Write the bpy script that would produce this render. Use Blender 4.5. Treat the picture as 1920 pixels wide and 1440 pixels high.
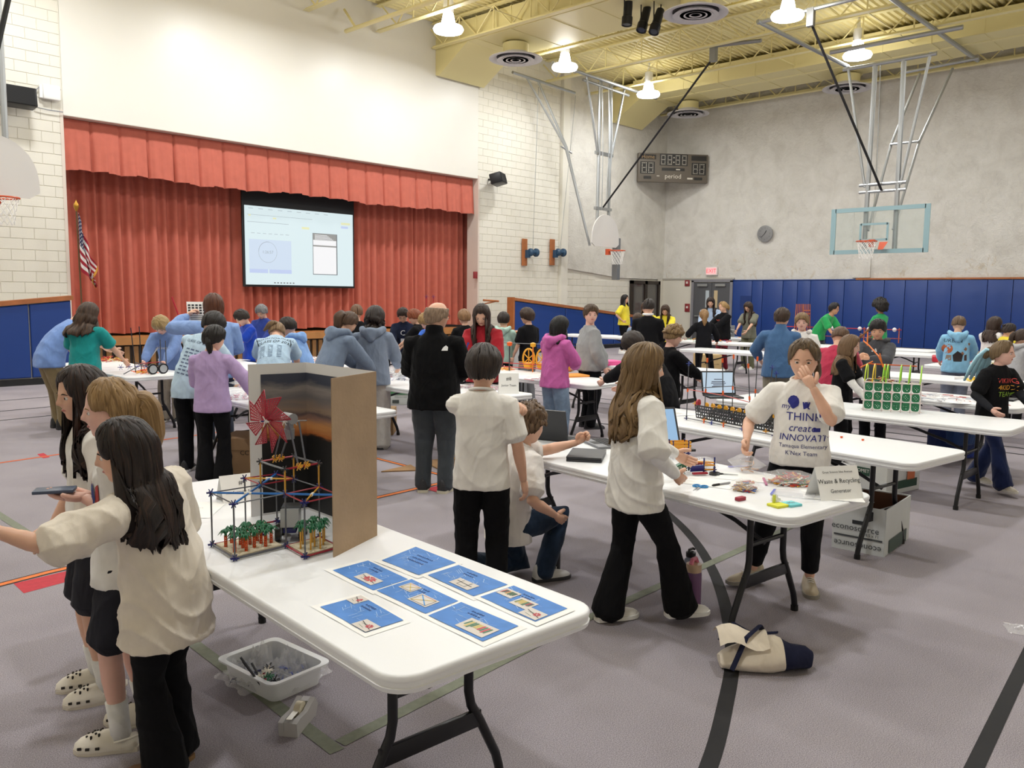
import bpy, bmesh, math, random
import numpy as np
from mathutils import Vector, Matrix, noise
from mathutils.bvhtree import BVHTree
random.seed(7)
S = bpy.context.scene
for o in list(bpy.data.objects): bpy.data.objects.remove(o)
COL = S.collection
PI = math.pi
# ------------------------------------------------------------------ camera
FPX = 1562.46; CH = 1.66
_y, _p, _r = 0.751096, 0.1054004, 0.01084083
CF = np.array([math.cos(_p)*math.cos(_y), math.cos(_p)*math.sin(_y), -math.sin(_p)])
_a = np.array([math.sin(_y), -math.cos(_y), 0.0]); _b = np.cross(_a, CF)
CR = math.cos(_r)*_a + math.sin(_r)*_b; CU = -math.sin(_r)*_a + math.cos(_r)*_b
cam_d = bpy.data.cameras.new('camera'); cam = bpy.data.objects.new('camera', cam_d); COL.objects.link(cam)
cam_d.sensor_width = 36; cam_d.sensor_fit = 'HORIZONTAL'; cam_d.lens = 36*FPX/1920; cam_d.clip_end = 200
cam.matrix_world = Matrix(((CR[0], CU[0], -CF[0], 0), (CR[1], CU[1], -CF[1], 0), (CR[2], CU[2], -CF[2], CH), (0, 0, 0, 1)))
S.camera = cam
# ------------------------------------------------------------------ world, exposure, large lights
W = bpy.data.worlds.new('world'); S.world = W; W.use_nodes = True
W.node_tree.nodes['Background'].inputs[0].default_value = (0.9, 0.95, 1, 1)
W.node_tree.nodes['Background'].inputs[1].default_value = 0.05
S.view_settings.view_transform = 'Standard'; S.view_settings.look = 'None'
S.view_settings.exposure = 0.0; S.view_settings.gamma = 1.0; S.view_settings.use_curve_mapping = False
LAMPS = [(x, y) for x in (1.0, 5.3, 9.6, 13.84, 18.15, 22.2) for y in (15.1, 8.72, 2.3)]
LAMP_Z = 8.0; LAMP_W = 125
for x, y in LAMPS:
    l = bpy.data.lights.new('lamp_light', 'AREA'); l.shape = 'DISK'; l.size = 0.55; l.energy = LAMP_W; l.color = (0.96, 0.98, 1.0)
    o = bpy.data.objects.new('lamp_light', l); o.location = (x, y, LAMP_Z-0.24); COL.objects.link(o)
# ------------------------------------------------------------------ measuring helpers
def ray(px, py): return CF + (px-960)/FPX*CR - (py-720)/FPX*CU
def gp(px, py, z=0.0):          # point of the level plane z seen at a photo pixel
    d = ray(px, py); t = (z-CH)/d[2]; return Vector((d[0]*t, d[1]*t, z))
def wx(px, py, x): d = ray(px, py); t = x/d[0]; return Vector((x, d[1]*t, CH+d[2]*t))
def wy(px, py, y): d = ray(px, py); t = y/d[1]; return Vector((d[0]*t, y, CH+d[2]*t))
def dp(px, d):                  # floor point at photo column px, d metres into the view
    r = ray(px, 560)*d; return Vector((r[0], r[1], 0))
def depth(P): return (P[0]*CF[0]+P[1]*CF[1]+(P[2]-CH)*CF[2])
def topz(P, px, py):            # height above P at which photo row py is met
    lo, hi = -1, 12
    for _ in range(40):
        m = (lo+hi)/2; q = np.array([P[0], P[1], m-CH]); yy = 720-FPX*(q@CU)/(q@CF)
        if yy > py: lo = m
        else: hi = m
    return lo
# ------------------------------------------------------------------ materials
def lin(c): return c/12.92 if c <= .04045 else ((c+.055)/1.055)**2.4
def hexc(h):
    if isinstance(h, (tuple, list)): return tuple(h)+((1,) if len(h) == 3 else ())
    return tuple(lin(int(h[i:i+2], 16)/255) for i in (0, 2, 4))+(1,)
_mc = {}
class NT:
    def __init__(s, m): s.t = m.node_tree; s.n = s.t.nodes; s.b = s.n['Principled BSDF']
    def new(s, ty, **k):
        n = s.n.new(ty)
        for a, v in k.items():
            if a in n.inputs.keys(): n.inputs[a].default_value = v
            else: setattr(n, a, v)
        return n
    def link(s, a, b): s.t.links.new(a, b)
    def ramp(s, fac, stops):
        r = s.n.new('ShaderNodeValToRGB'); e = r.color_ramp.elements
        while len(e) < len(stops): e.new(0.5)
        for i, (p, c) in enumerate(stops): e[i].position = p; e[i].color = hexc(c)
        s.link(fac, r.inputs[0]); return r.outputs[0]
    def bump(s, h, st, dist=.01):
        b = s.new('ShaderNodeBump'); b.inputs['Strength'].default_value = st; b.inputs['Distance'].default_value = dist
        s.link(h, b.inputs['Height']); s.link(b.outputs[0], s.b.inputs['Normal'])
    def coord(s, which='Object', scale=None):
        c = s.n.new('ShaderNodeTexCoord'); o = c.outputs[which]
        if scale:
            m = s.n.new('ShaderNodeMapping'); m.inputs['Scale'].default_value = scale; s.link(o, m.inputs[0]); o = m.outputs[0]
        return o
    def noise(s, vec, scale, detail=3, rough=.5, dist=0):
        n = s.new('ShaderNodeTexNoise'); n.inputs['Scale'].default_value = scale; n.inputs['Detail'].default_value = detail
        n.inputs['Roughness'].default_value = rough; n.inputs['Distortion'].default_value = dist
        if vec is not None: s.link(vec, n.inputs['Vector'])
        return n.outputs['Fac']
def mat(name, col='cccccc', rough=.5, metal=0, var=0, vs=8, bump=0, bs=60, emit=0, trans=0, alpha=1, coat=0, spec=None):
    key = (name, str(col))
    if key in _mc: return _mc[key]
    m = bpy.data.materials.new(name); m.use_nodes = True; t = NT(m); c = hexc(col)
    t.b.inputs['Base Color'].default_value = c; t.b.inputs['Roughness'].default_value = rough; t.b.inputs['Metallic'].default_value = metal
    if spec is not None: t.b.inputs['Specular IOR Level'].default_value = spec
    if trans: t.b.inputs['Transmission Weight'].default_value = trans; t.b.inputs['IOR'].default_value = 1.3
    if alpha < 1: t.b.inputs['Alpha'].default_value = alpha
    if coat: t.b.inputs['Coat Weight'].default_value = coat
    if emit and name.startswith('screen'): t.b.inputs['Base Color'].default_value = tuple(x*.08 for x in c[:3])+(1,)
    if emit: t.b.inputs['Emission Color'].default_value = c; t.b.inputs['Emission Strength'].default_value = emit
    if var or bump:
        v = t.coord()
        if var:
            f = t.noise(v, vs, 4)
            t.link(t.ramp(f, [(.3, tuple(x*(1-var) for x in c[:3])), (.7, tuple(min(1, x*(1+var)) for x in c[:3]))]), t.b.inputs['Base Color'])
        if bump: t.bump(t.noise(v, bs, 3), bump)
    _mc[key] = m; return m
def plastic(c): return mat('toy_plastic', c, .35)
def fabric(c, wr=.35):
    key = ('fabric', str(c))
    if key in _mc: return _mc[key]
    m = bpy.data.materials.new('fabric'); m.use_nodes = True; t = NT(m); k = hexc(c)
    t.b.inputs['Roughness'].default_value = .92; t.b.inputs['Specular IOR Level'].default_value = .15
    t.b.inputs['Sheen Weight'].default_value = .15 if max(k[:3]) > .06 else 0.02
    v = t.coord(); f = t.noise(v, 14, 3)
    t.link(t.ramp(f, [(.3, tuple(x*.93 for x in k[:3])), (.7, tuple(min(1, x*1.05) for x in k[:3]))]), t.b.inputs['Base Color'])
    a = t.noise(t.coord(scale=(1, 1, .55)), 7, 2, .5, 1.5); b = t.noise(v, 500, 1)
    mx = t.new('ShaderNodeMix'); mx.data_type = 'FLOAT'; mx.inputs[0].default_value = .04; t.link(a, mx.inputs[2]); t.link(b, mx.inputs[3])
    t.bump(mx.outputs[0], wr, .06)
    _mc[key] = m; return m
def denim(c):
    key = ('denim', c)
    if key in _mc: return _mc[key]
    m = fabric(c+''); m = m.copy(); m.name = 'denim'; t = NT(m); k = hexc(c)
    f = t.noise(t.coord(), 9, 4); t.link(t.ramp(f, [(.3, tuple(x*.7 for x in k[:3])), (.7, tuple(min(1, x*1.3) for x in k[:3]))]), t.b.inputs['Base Color'])
    _mc[key] = m; return m
def hairmat(c, hi=None):
    key = ('hair', c)
    if key in _mc: return _mc[key]
    m = bpy.data.materials.new('hair'); m.use_nodes = True; t = NT(m); k = hexc(c)[:3]; h2 = hexc(hi)[:3] if hi else tuple(min(1, x*1.9+.004) for x in k)
    uv = t.coord('UV', (130, 2.0, 1)); f = t.noise(uv, 1, 5, .65)
    t.link(t.ramp(f, [(.25, tuple(x*.5 for x in k)), (.5, k), (.78, h2)]), t.b.inputs['Base Color'])
    t.b.inputs['Roughness'].default_value = .42; t.b.inputs['Specular IOR Level'].default_value = .35
    t.bump(f, .55, .012); _mc[key] = m; return m
def skinmat(c):
    key = ('skin', c)
    if key in _mc: return _mc[key]
    m = mat('skin', c, .5, var=.05, vs=20); t = NT(m)
    t.b.inputs['Subsurface Weight'].default_value = .12; t.b.inputs['Subsurface Radius'].default_value = (.02, .008, .005); t.b.inputs['Subsurface Scale'].default_value = .5
    _mc[key] = m; return m
# ------------------------------------------------------------------ mesh helpers
def rotz(a): return Matrix.Rotation(a, 3, 'Z')
class MB:
    def __init__(s): s.v = []; s.f = []; s.m = []; s.uv = None
    def add(s, V, F, mi=0):
        n = len(s.v); s.v.extend([tuple(p) for p in V]); s.f.extend([tuple(i+n for i in q) for q in F]); s.m.extend([mi]*len(F)); return s
    def box(s, c, d, R=None, mi=0):
        c = Vector(c); P = []
        for z in (-.5, .5):
            for x, y in ((-.5, -.5), (.5, -.5), (.5, .5), (-.5, .5)):
                q = Vector((x*d[0], y*d[1], z*d[2])); P.append((R @ q if R else q)+c)
        return s.add(P, [(3, 2, 1, 0), (4, 5, 6, 7), (0, 1, 5, 4), (1, 2, 6, 5), (2, 3, 7, 6), (3, 0, 4, 7)], mi)
    def bbox(s, c, d, b=.01, R=None, mi=0):   # box with a chamfer
        c = Vector(c); h = [x/2 for x in d]; b = min(b, *[x*.45 for x in h]); P = []; F = []
        bm = bmesh.new(); bmesh.ops.create_cube(bm, size=1)
        for v in bm.verts: v.co = Vector((v.co.x*d[0], v.co.y*d[1], v.co.z*d[2]))
        bmesh.ops.bevel(bm, geom=bm.edges[:], offset=b, segments=2, affect='EDGES', profile=.5)
        bm.verts.index_update()
        for v in bm.verts: P.append((R @ v.co if R else v.co)+c)
        F = [[v.index for v in f.verts] for f in bm.faces]; bm.free(); return s.add(P, F, mi)
    def quad(s, a, b, c, d, mi=0): return s.add([a, b, c, d], [(0, 1, 2, 3)], mi)
    def tube(s, pts, r, n=8, mi=0, cap=True, flat=None):
        pts = [Vector(p) for p in pts]; k = len(pts); rs = r if isinstance(r, (list, tuple)) else [r]*k
        V = []; F = []; up = None
        for i, p in enumerate(pts):
            t = (pts[min(i+1, k-1)]-pts[max(i-1, 0)]); t = t.normalized() if t.length > 1e-9 else Vector((0, 0, 1))
            if up is None: up = Vector((0, 0, 1)) if abs(t.z) < .9 else Vector((1, 0, 0))
            x = t.cross(up).normalized(); up = x.cross(t).normalized()
            for j in range(n):
                a = 2*PI*j/n; fl = flat if flat else 1
                V.append(p+x*math.cos(a)*rs[i]+up*math.sin(a)*rs[i]*fl)
        for i in range(k-1):
            for j in range(n):
                a = i*n+j; b = i*n+(j+1) % n; F.append((a, b, b+n, a+n))
        if cap: F.append(tuple(reversed(range(n)))); F.append(tuple(range((k-1)*n, k*n)))
        return s.add(V, F, mi)
    def lathe(s, prof, n=16, c=(0, 0, 0), R=None, mi=0, sx=1, sy=1):
        V = []; F = []; c = Vector(c)
        for r, z in prof:
            for j in range(n):
                a = 2*PI*j/n; q = Vector((math.cos(a)*r*sx, math.sin(a)*r*sy, z)); V.append((R @ q if R else q)+c)
        for i in range(len(prof)-1):
            for j in range(n):
                a = i*n+j; b = i*n+(j+1) % n; F.append((a, b, b+n, a+n))
        F.append(tuple(reversed(range(n)))); F.append(tuple(range((len(prof)-1)*n, len(prof)*n)))
        return s.add(V, F, mi)
    def prism(s, poly, z0, z1, fn=None, mi=0):   # polygon (x, y) extruded in z, fn maps to 3-D
        fn = fn or (lambda x, y, z: (x, y, z)); n = len(poly)
        V = [fn(x, y, z0) for x, y in poly]+[fn(x, y, z1) for x, y in poly]
        F = [tuple(reversed(range(n))), tuple(range(n, 2*n))]+[(i, (i+1) % n, (i+1) % n+n, i+n) for i in range(n)]
        return s.add(V, F, mi)
    def grid(s, fn, nu, nv, mi=0, close=False):
        V = [fn(i/(nu-1 if not close else nu), j/(nv-1)) for j in range(nv) for i in range(nu)]
        F = []
        for j in range(nv-1):
            for i in range(nu if close else nu-1):
                a = j*nu+i; b = j*nu+(i+1) % nu; F.append((a, b, b+nu, a+nu))
        return s.add(V, F, mi)
    def mesh(s, name, mats, sharp=40, smooth=True):
        me = bpy.data.meshes.new(name); me.from_pydata([tuple(p) for p in s.v], [], s.f)
        mats = mats if isinstance(mats, (list, tuple)) else [mats]
        for m in mats: me.materials.append(m)
        if len(mats) > 1: me.polygons.foreach_set('material_index', s.m)
        if smooth:
            me.polygons.foreach_set('use_smooth', [True]*len(me.polygons))
            if sharp: me.set_sharp_from_angle(angle=math.radians(sharp))
        me.update(); return me
    def build(s, name, mats, parent=None, sharp=40, smooth=True, **k):
        return ob(name, s.mesh(name, mats, sharp, smooth), parent, **k)
def ob(name, me, parent=None, loc=None, rot=None):
    o = bpy.data.objects.new(name, me); COL.objects.link(o)
    if parent: o.parent = parent
    if loc is not None: o.location = loc
    if rot is not None: o.rotation_euler = rot
    return o
def tag(o, label=None, cat=None, group=None, kind=None):
    if label: o['label'] = label
    if cat: o['category'] = cat
    if group: o['group'] = group
    if kind: o['kind'] = kind
    return o
def thing(name, label, cat, loc=(0, 0, 0), rz=0, group=None):
    o = ob(name, None, None, loc, (0, 0, rz)); o.empty_display_size = .1; return tag(o, label, cat, group)
def struct(o): o['kind'] = 'structure'; return o
def dup(root, loc=None, rz=None, label=None):
    def cp(o, par):
        c = o.copy(); COL.objects.link(c)
        if par: c.parent = par
        for ch in list(o.children): cp(ch, c)
        return c
    r = cp(root, None)
    if loc is not None: r.location = loc
    if rz is not None: r.rotation_euler = (0, 0, rz)
    if label: r['label'] = label
    return r
_tc = {}
def text_mesh(txt, size=1, align='CENTER', shear=0, ex=0, space=1.0):
    c = bpy.data.curves.new('t', 'FONT'); c.body = txt; c.size = size; c.align_x = align; c.align_y = 'CENTER'; c.shear = shear; c.extrude = ex; c.resolution_u = 2; c.space_character = space
    o = bpy.data.objects.new('t', c); COL.objects.link(o); bpy.context.view_layer.update()
    me = bpy.data.meshes.new_from_object(o.evaluated_get(bpy.context.evaluated_depsgraph_get()))
    bpy.data.objects.remove(o); bpy.data.curves.remove(c)
    V = [tuple(v.co) for v in me.vertices]; F = [tuple(p.vertices) for p in me.polygons]; bpy.data.meshes.remove(me)
    return V, F
def text_on(mb, txt, O, X, Y, size, off=.002, mi=0, align='CENTER', sx=1, **k):   # lettering on the plane O + x X + y Y
    X = Vector(X).normalized(); Y = Vector(Y).normalized(); N = X.cross(Y)
    V, F = text_mesh(txt, size, align, **k)
    mb.add([Vector(O)+X*(v[0]*sx)+Y*v[1]+N*(off+v[2]) for v in V], F, mi); return mb
WHITE = mat('white_plastic', 'f2f1ef', .4, bump=.03, bs=200)
BLACKM = mat('black_metal', '16161a', .4, spec=.4)
STEEL = mat('galvanised_steel', 'a9acae', .38, .75)
PAPER = mat('paper', 'f4f3f0', .8)
INK = mat('dark_ink', '26262c', .8)
RED, ORANGE, YELLOW, GREEN, BLUE, GREY, NAVY, OFFW = [plastic(c) for c in ('b3202e', 'f2682a', 'f2b62a', '1f7a4a', '2f6fc4', '63666c', '23286f', 'efe8d8')]
# ================================================================== ROOM SHELL
YS, XF, ZD = 17.5, 27.0, 8.95      # stage wall, far wall, roof deck
X0, Y0 = -4.0, -4.0
OX0, OX1, OZ1, SF = 6.08, 17.2, 5.01, 0.72   # proscenium opening, stage floor
def carpet():
    m = bpy.data.materials.new('carpet'); m.use_nodes = True; t = NT(m); v = t.coord()
    a = t.noise(v, 240, 3, .8); b = t.noise(v, 1.1, 3); 
    mx = t.new('ShaderNodeMix'); mx.data_type = 'FLOAT'; mx.inputs[0].default_value = .16; t.link(a, mx.inputs[2]); t.link(b, mx.inputs[3])
    t.link(t.ramp(mx.outputs[0], [(.34, '686266'), (.5, '9b949a'), (.66, 'c0bac0')]), t.b.inputs['Base Color'])
    t.b.inputs['Roughness'].default_value = .97; t.b.inputs['Specular IOR Level'].default_value = .1
    t.bump(a, .4, .006); return m
CARPET = carpet()
fl = struct(MB().box((11.5, 7.75, -.1), (31, 23.5, .2)).build('floor', CARPET, smooth=False))
CREAM = mat('painted_block', 'e3dfd3', .42, bump=.12, bs=40)
MORTAR = mat('painted_mortar', 'e0dcd0', .6)
SMOOTHW = mat('gloss_white_panel', 'e3e0d8', .38, var=.012, vs=1.5)
JAMB = mat('pale_paint', 'dccfc4', .5)
def plaster(name, stops, peel):
    m = bpy.data.materials.new(name); m.use_nodes = True; t = NT(m); v = t.coord()
    n1 = t.noise(v, 1.6, 6, .62, .6); c1 = t.ramp(n1, stops)
    if peel:
        z = t.new('ShaderNodeSeparateXYZ'); t.link(v, z.inputs[0])
        mr = t.new('ShaderNodeMapRange'); mr.inputs[1].default_value = 5.6; mr.inputs[2].default_value = 2.2; mr.inputs[3].default_value = .0; mr.inputs[4].default_value = .16; t.link(z.outputs[2], mr.inputs[0])
        n2 = t.noise(v, 2.6, 8, .7, 1.2); ad = t.new('ShaderNodeMath', operation='ADD'); t.link(n2, ad.inputs[0]); t.link(mr.outputs[0], ad.inputs[1])
        f = t.ramp(ad.outputs[0], [(.71, '000000'), (.80, 'bbbbbb')])
        c2 = t.ramp(t.noise(v, 7, 4), [(.3, 'a89a86'), (.5, 'c9b48c'), (.75, 'dcd3c2')])
        mx = t.new('ShaderNodeMix'); mx.data_type = 'RGBA'; t.link(f, mx.inputs[0]); t.link(c1, mx.inputs[6]); t.link(c2, mx.inputs[7]); c1 = mx.outputs[2]
    t.link(c1, t.b.inputs['Base Color']); t.b.inputs['Roughness'].default_value = .8
    t.bump(t.noise(v, 9 if peel else 13, 8, .72, .8), .8, .05); return m
PLAST = plaster('far_plaster', [(.25, 'd2cec6'), (.5, 'e2dfd8'), (.75, 'ece9e3')], True)
PLAST2 = plaster('stage_plaster', [(.25, 'd0ccc2'), (.5, 'e2ded5'), (.75, 'ece9e0')], False)
# far wall and the walls behind the camera
struct(MB().box((XF+.15, 6.75, 4.6), (.3, 21.5, 9.2)).build('wall_far', PLAST, smooth=False))
struct(MB().box((X0-.15, 6.75, 4.6), (.3, 21.5, 9.2)).build('wall_near_left', CREAM, smooth=False))
struct(MB().box((11.5, Y0-.15, 4.6), (31, .3, 9.2)).build('wall_near_right', CREAM, smooth=False))
# stage wall in three pieces round the opening
wl = struct(MB().box((1.04, YS+.2, 4.6), (10.08, .36, 9.2)).build('wall_stage_left', MORTAR, smooth=False))
wr = struct(MB().box((22.15, YS+.2, 4.6), (9.9, .36, 9.2)).build('wall_stage_right', MORTAR, smooth=False))
struct(MB().box((11.64, YS+.19, (OZ1+9.2)/2), (OX1-OX0, .4, 9.2-OZ1)).build('wall_stage_header', SMOOTHW, smooth=False))
_bm = MB()
def block_mesh(w, h):
    m = MB(); b = .006; x, z = w/2-.0025, h/2-.0035
    m.add([(-x, 0, -z), (x, 0, -z), (x, 0, z), (-x, 0, z), (-x+b, -.012, -z+b), (x-b, -.012, -z+b), (x-b, -.012, z-b), (-x+b, -.012, z-b)],
          [(4, 5, 6, 7), (0, 1, 5, 4), (1, 2, 6, 5), (2, 3, 7, 6), (3, 0, 4, 7)]); return m.mesh('block', CREAM, 0, False)
BW, BH = .406, .203; _bk = {}
def blocks(par, x0, x1, z0, zf, lim=300):
    n = 0; rest = MB(); r = 0; z = z0
    while z+BH*.5 < 8.9:
        x = x0-(BW/2 if r % 2 else 0)
        while x < x1-.02:
            a, b = max(x, x0), min(x+BW, x1); zt = zf((a+b)/2)
            if b-a > .04 and z+BH <= zt+.001:
                k = round(b-a, 2)
                if k not in _bk: _bk[k] = block_mesh(k, BH)
                c = ((a+b)/2, YS+.02, z+BH/2)
                if n < lim: ob('block', _bk[k], par, c)
                else: rest.add([Vector(v.co)+Vector(c) for v in _bk[k].vertices], [tuple(p.vertices) for p in _bk[k].polygons])
                n += 1
            x += BW
        z += BH; r += 1
    if rest.v: tag(rest.build('block_courses', CREAM, par, smooth=False), kind='stuff')
blocks(wl, 3.65, OX0-.01, .8, lambda x: 8.9, 300)
blocks(wr, OX1+.01, 20.9, .2, lambda x: 8.9, 300)
blocks(wr, 21.24, 24.86, .2, lambda x: 2.55-(x-21.2)*.08, 0)
struct(MB().box((21.07, YS-.04, 4.5), (.33, .12, 9)).build('trim_1', CREAM, smooth=False))
struct(MB().prism([(21.24, 2.57), (24.2, 2.33), (XF, 2.33), (XF, 8.95), (21.24, 8.95)], 0, .06, lambda x, y, z: (x, YS+.02-z, y)).build('wall_stage_plaster', PLAST2, smooth=False))
struct(MB().box((XF-.02, 16.03, 1.165), (.04, 2.94, 2.33)).box((26.8, YS-.02, 1.165), (.3, .05, 2.33)).build('wall_far_painted', mat('beige_paint', 'ddd8cb', .5), smooth=False))
struct(MB().box((XF-.05, 16.0, 2.35), (.06, 3.0, .05)).build('trim_2', mat('grey_ledge', 'b7b3aa', .6), smooth=False))
struct(MB().box((XF-.04, 10.1, 5.65), (.08, .55, 6.6)).build('trim_3', PLAST, smooth=False))
struct(MB().box((XF-.015, 5.3, .05), (.03, 18.6, .1)).build('baseboard_far', mat('black_rubber', '1a1a1d', .6), smooth=False))
struct(MB().box((XF-.01, 5.3, .15), (.03, 18.5, .12)).build('trim_4', CREAM, smooth=False))
# proscenium reveal, stage floor and back
struct(MB().box((OX0-.03, YS+.45, 2.9), (.06, .9, 4.4)).box((OX1+.03, YS+.2, 2.9), (.06, .45, 4.4)).box((11.64, YS+.2, OZ1+.02), (11.1, .4, .06)).build('trim_5', JAMB, smooth=False))
WOOD = mat('stage_oak', 'b07a45', .42, var=.12, vs=3)
WOODD = mat('stage_panel_oak', '8a6238', .5, var=.15, vs=4)
struct(MB().box((11.64, 19.6, SF-.05), (13.4, 4.2, .1)).build('stage_floor', WOOD, smooth=False))
struct(MB().box((11.64, 21.7, 3.6), (13.4, .1, 7)).build('wall_stage_back', mat('backstage_dark', '1c1a1c', .9), smooth=False))
ap = struct(MB().box((11.64, YS+.06, .3), (11.1, .1, .6)).build('stage_apron', mat('apron_dark', '2c2420', .7), smooth=False))
slat = MB().box((0, 0, 0), (.1, .05, .5)).mesh('slat', WOODD, 0, False)
for i in range(62): ob('slat', slat, ap, (OX0+.12+i*.18, YS-.01, .29))
MB().box((11.64, YS-.03, .65), (11.1, .12, .16)).build('nosing', WOOD, ap, smooth=False)
# roof deck: flutes along X
DECKC = mat('cream_yellow_paint', 'e9dda4', .5)
d = MB(); yy = Y0; prof = []
while yy < YS: prof += [(yy, ZD), (yy+.07, ZD), (yy+.09, ZD-.05), (yy+.15, ZD-.05)]; yy += .17
d.grid(lambda u, v: (X0+(XF-X0)*v, prof[min(len(prof)-1, round(u*(len(prof)-1)))][0], prof[min(len(prof)-1, round(u*(len(prof)-1)))][1]), len(prof), 2)
d.box((11.5, 7, ZD+.1), (31.6, 23, .08))
struct(d.build('ceiling', DECKC, smooth=False))
struct(MB().box((XF-.06, 6.75, 8.4), (.12, 21.5, .08)).build('trim_6', DECKC, smooth=False))
# ------------------------------------------------------------------ bar joists along Y
JO = [7.2, 9.35, 11.45, 13.55, 15.4, 17.67, 20.04, 22.15, 24.27, 26.4]
web = {}
def wmesh(a, b):
    k = (a, b)
    if k not in web: web[k] = MB().tube([(0, 0, 8.25), (0, a, 8.85)], .02, 5).mesh('web_bar', DECKC, 60)
    return web[k]
for i, x in enumerate(JO):
    t = thing('bar_joist', 'cream-yellow steel bar joist, %s from the far wall' % ('nearest', 'second', 'third', 'fourth', 'fifth', 'sixth', 'seventh', 'eighth', 'ninth', 'tenth')[len(JO)-1-i], 'joist', (x, 0, 0), 0, 'roof joists')
    for nm, z in (('bottom_chord', 8.22), ('top_chord', 8.83)):
        MB().box((0, 6.8, z), (.16, 21.2, .014)).box((0, 6.8, z+.03), (.03, 21.2, .06)).build(nm, DECKC, t, smooth=False)
    y = 17.0-(.35 if i % 2 else 0)
    while y > -1.5:
        ob('web_bar', wmesh(.62, 0), t, (0, y, 0)); ob('web_bar', wmesh(-.62, 0), t, (0, y, 0)); ob('web_bar', wmesh(0, 0), t, (0, y-.62, 0)); y -= 1.24
for y in (14.2, 11, 7.8, 4.6):
    tag(MB().tube([(7, y, 8.3), (26.9, y, 8.3)], .014, 5).build('bridging_rod', DECKC), 'thin yellow bridging rod across the joists, %s from the stage wall' % {14.2: 'first', 11: 'second', 7.8: 'third', 4.6: 'fourth'}[y], 'rod', 'bridging rods')
# pipe and ducts
DUCTC = mat('duct_yellow', 'e2d69c', .45)
tag(MB().tube([(12.5, 17.3, 7.98), (12.5, -2, 7.98)], .05, 10).tube([(12.5, 16.9, 7.98), (12.5, 17.35, 8.5)], .03, 8).build('sprinkler_pipe', DECKC), 'yellow painted pipe hung below the nearest joists', 'pipe')
def duct(x0, x1, lab):
    t = thing('air_duct', lab, 'duct', ((x0+x1)/2, YS, 8.2)); w = x1-x0
    MB().box((0, -10.6, .3), (w, 19.4, .55)).build('duct_body', DUCTC, t, smooth=False)
    MB().prism([(0, -.62), (-.12, -.66), (-1.25, .03), (-1.25, .5), (0, .5)], -w/2+.02, w/2-.15, lambda a, b, c: (c, a, b)).build('end_hood', DUCTC, t, smooth=False)
    for k in range(14):
        MB().box((0, -1.6-k*1.22, .3), (w+.025, .03, .575)).build('seam', DUCTC, t, smooth=False)
    return t
duct(15.55, 17.45, 'wide yellow air duct with hooded end above stage curtain')
duct(23.5, 25.35, 'wide yellow air duct along the far end near scoreboard')
DIFF = mat('diffuser_white', 'c9c6c8', .45); DARK = mat('dark_gap', '3a383c', .8)
for x, y, lab in ((16.5, 15.4, 'beside the stage wall'), (16.5, 10.05, 'at the top edge above the black spotlights'), (25.1, 15.45, 'above the scoreboard'), (25.1, 10.1, 'behind the glass backboard frame')):
    t = thing('ceiling_diffuser', 'round ringed air diffuser under duct, '+lab, 'diffuser', (x, y, 7.85), 0, 'round ceiling diffusers')
    MB().lathe([(.34, .34), (.34, .08)], 24).build('duct_neck', DUCTC, t); MB().lathe([(.34, .12), (.36, .06), (.62, 0), (.7, -.02), (.7, -.04), (.58, -.03), (.5, .03), (.34, .03)], 28).build('collar', DIFF, t)
    MB().lathe([(.5, .0), (.5, .02)], 24).build('backing', DARK, t)
    for r in (.46, .34, .22, .1): MB().lathe([(r, -.06), (r+.04, -.07), (r-.06, .02), (r-.07, .02)], 24).build('ring', DIFF, t)
# lamps
GLOW = mat('lamp_glass', (1, .98, .95), .4, emit=13)
HOUS = mat('lamp_housing', 'e8e8ea', .3, .3)
gl = MB().lathe([(.12, .25), (.17, .02), (.2, -.02), (.33, -.05), (.36, -.11), (.33, -.17), (.2, -.2), (.02, -.21)], 20).mesh('glass_bell', GLOW)
hs = MB().lathe([(.1, .0), (.13, .1), (.12, .32), (.05, .36), (.02, .7)], 14).mesh('housing', HOUS)
for x, y in LAMPS:
    q = Vector((x, y, 8)); 
    nm = {(13.84, 15.1): 'over the stage front, left one', (18.15, 15.1): 'over the stage front beside the diffuser', (22.2, 15.1): 'nearest the scoreboard', (18.15, 8.72): 'at the top edge of the picture', (22.2, 8.72): 'behind the glass backboard frame'}.get((x, y), 'out of view, %s row, %s from near wall' % ({15.1: 'stage side', 8.72: 'middle', 2.3: 'camera side'}[y], ('first', 'second', 'third', 'fourth', 'fifth', 'sixth')[[1.0, 5.3, 9.6, 13.84, 18.15, 22.2].index(x)]))
    t = thing('high_bay_lamp', 'bright white bell-shaped ceiling lamp, '+nm, 'lamp', (x, y, LAMP_Z), 0, 'high bay lamps')
    ob('glass_bell', gl, t); ob('housing', hs, t, (0, 0, .22))
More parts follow.
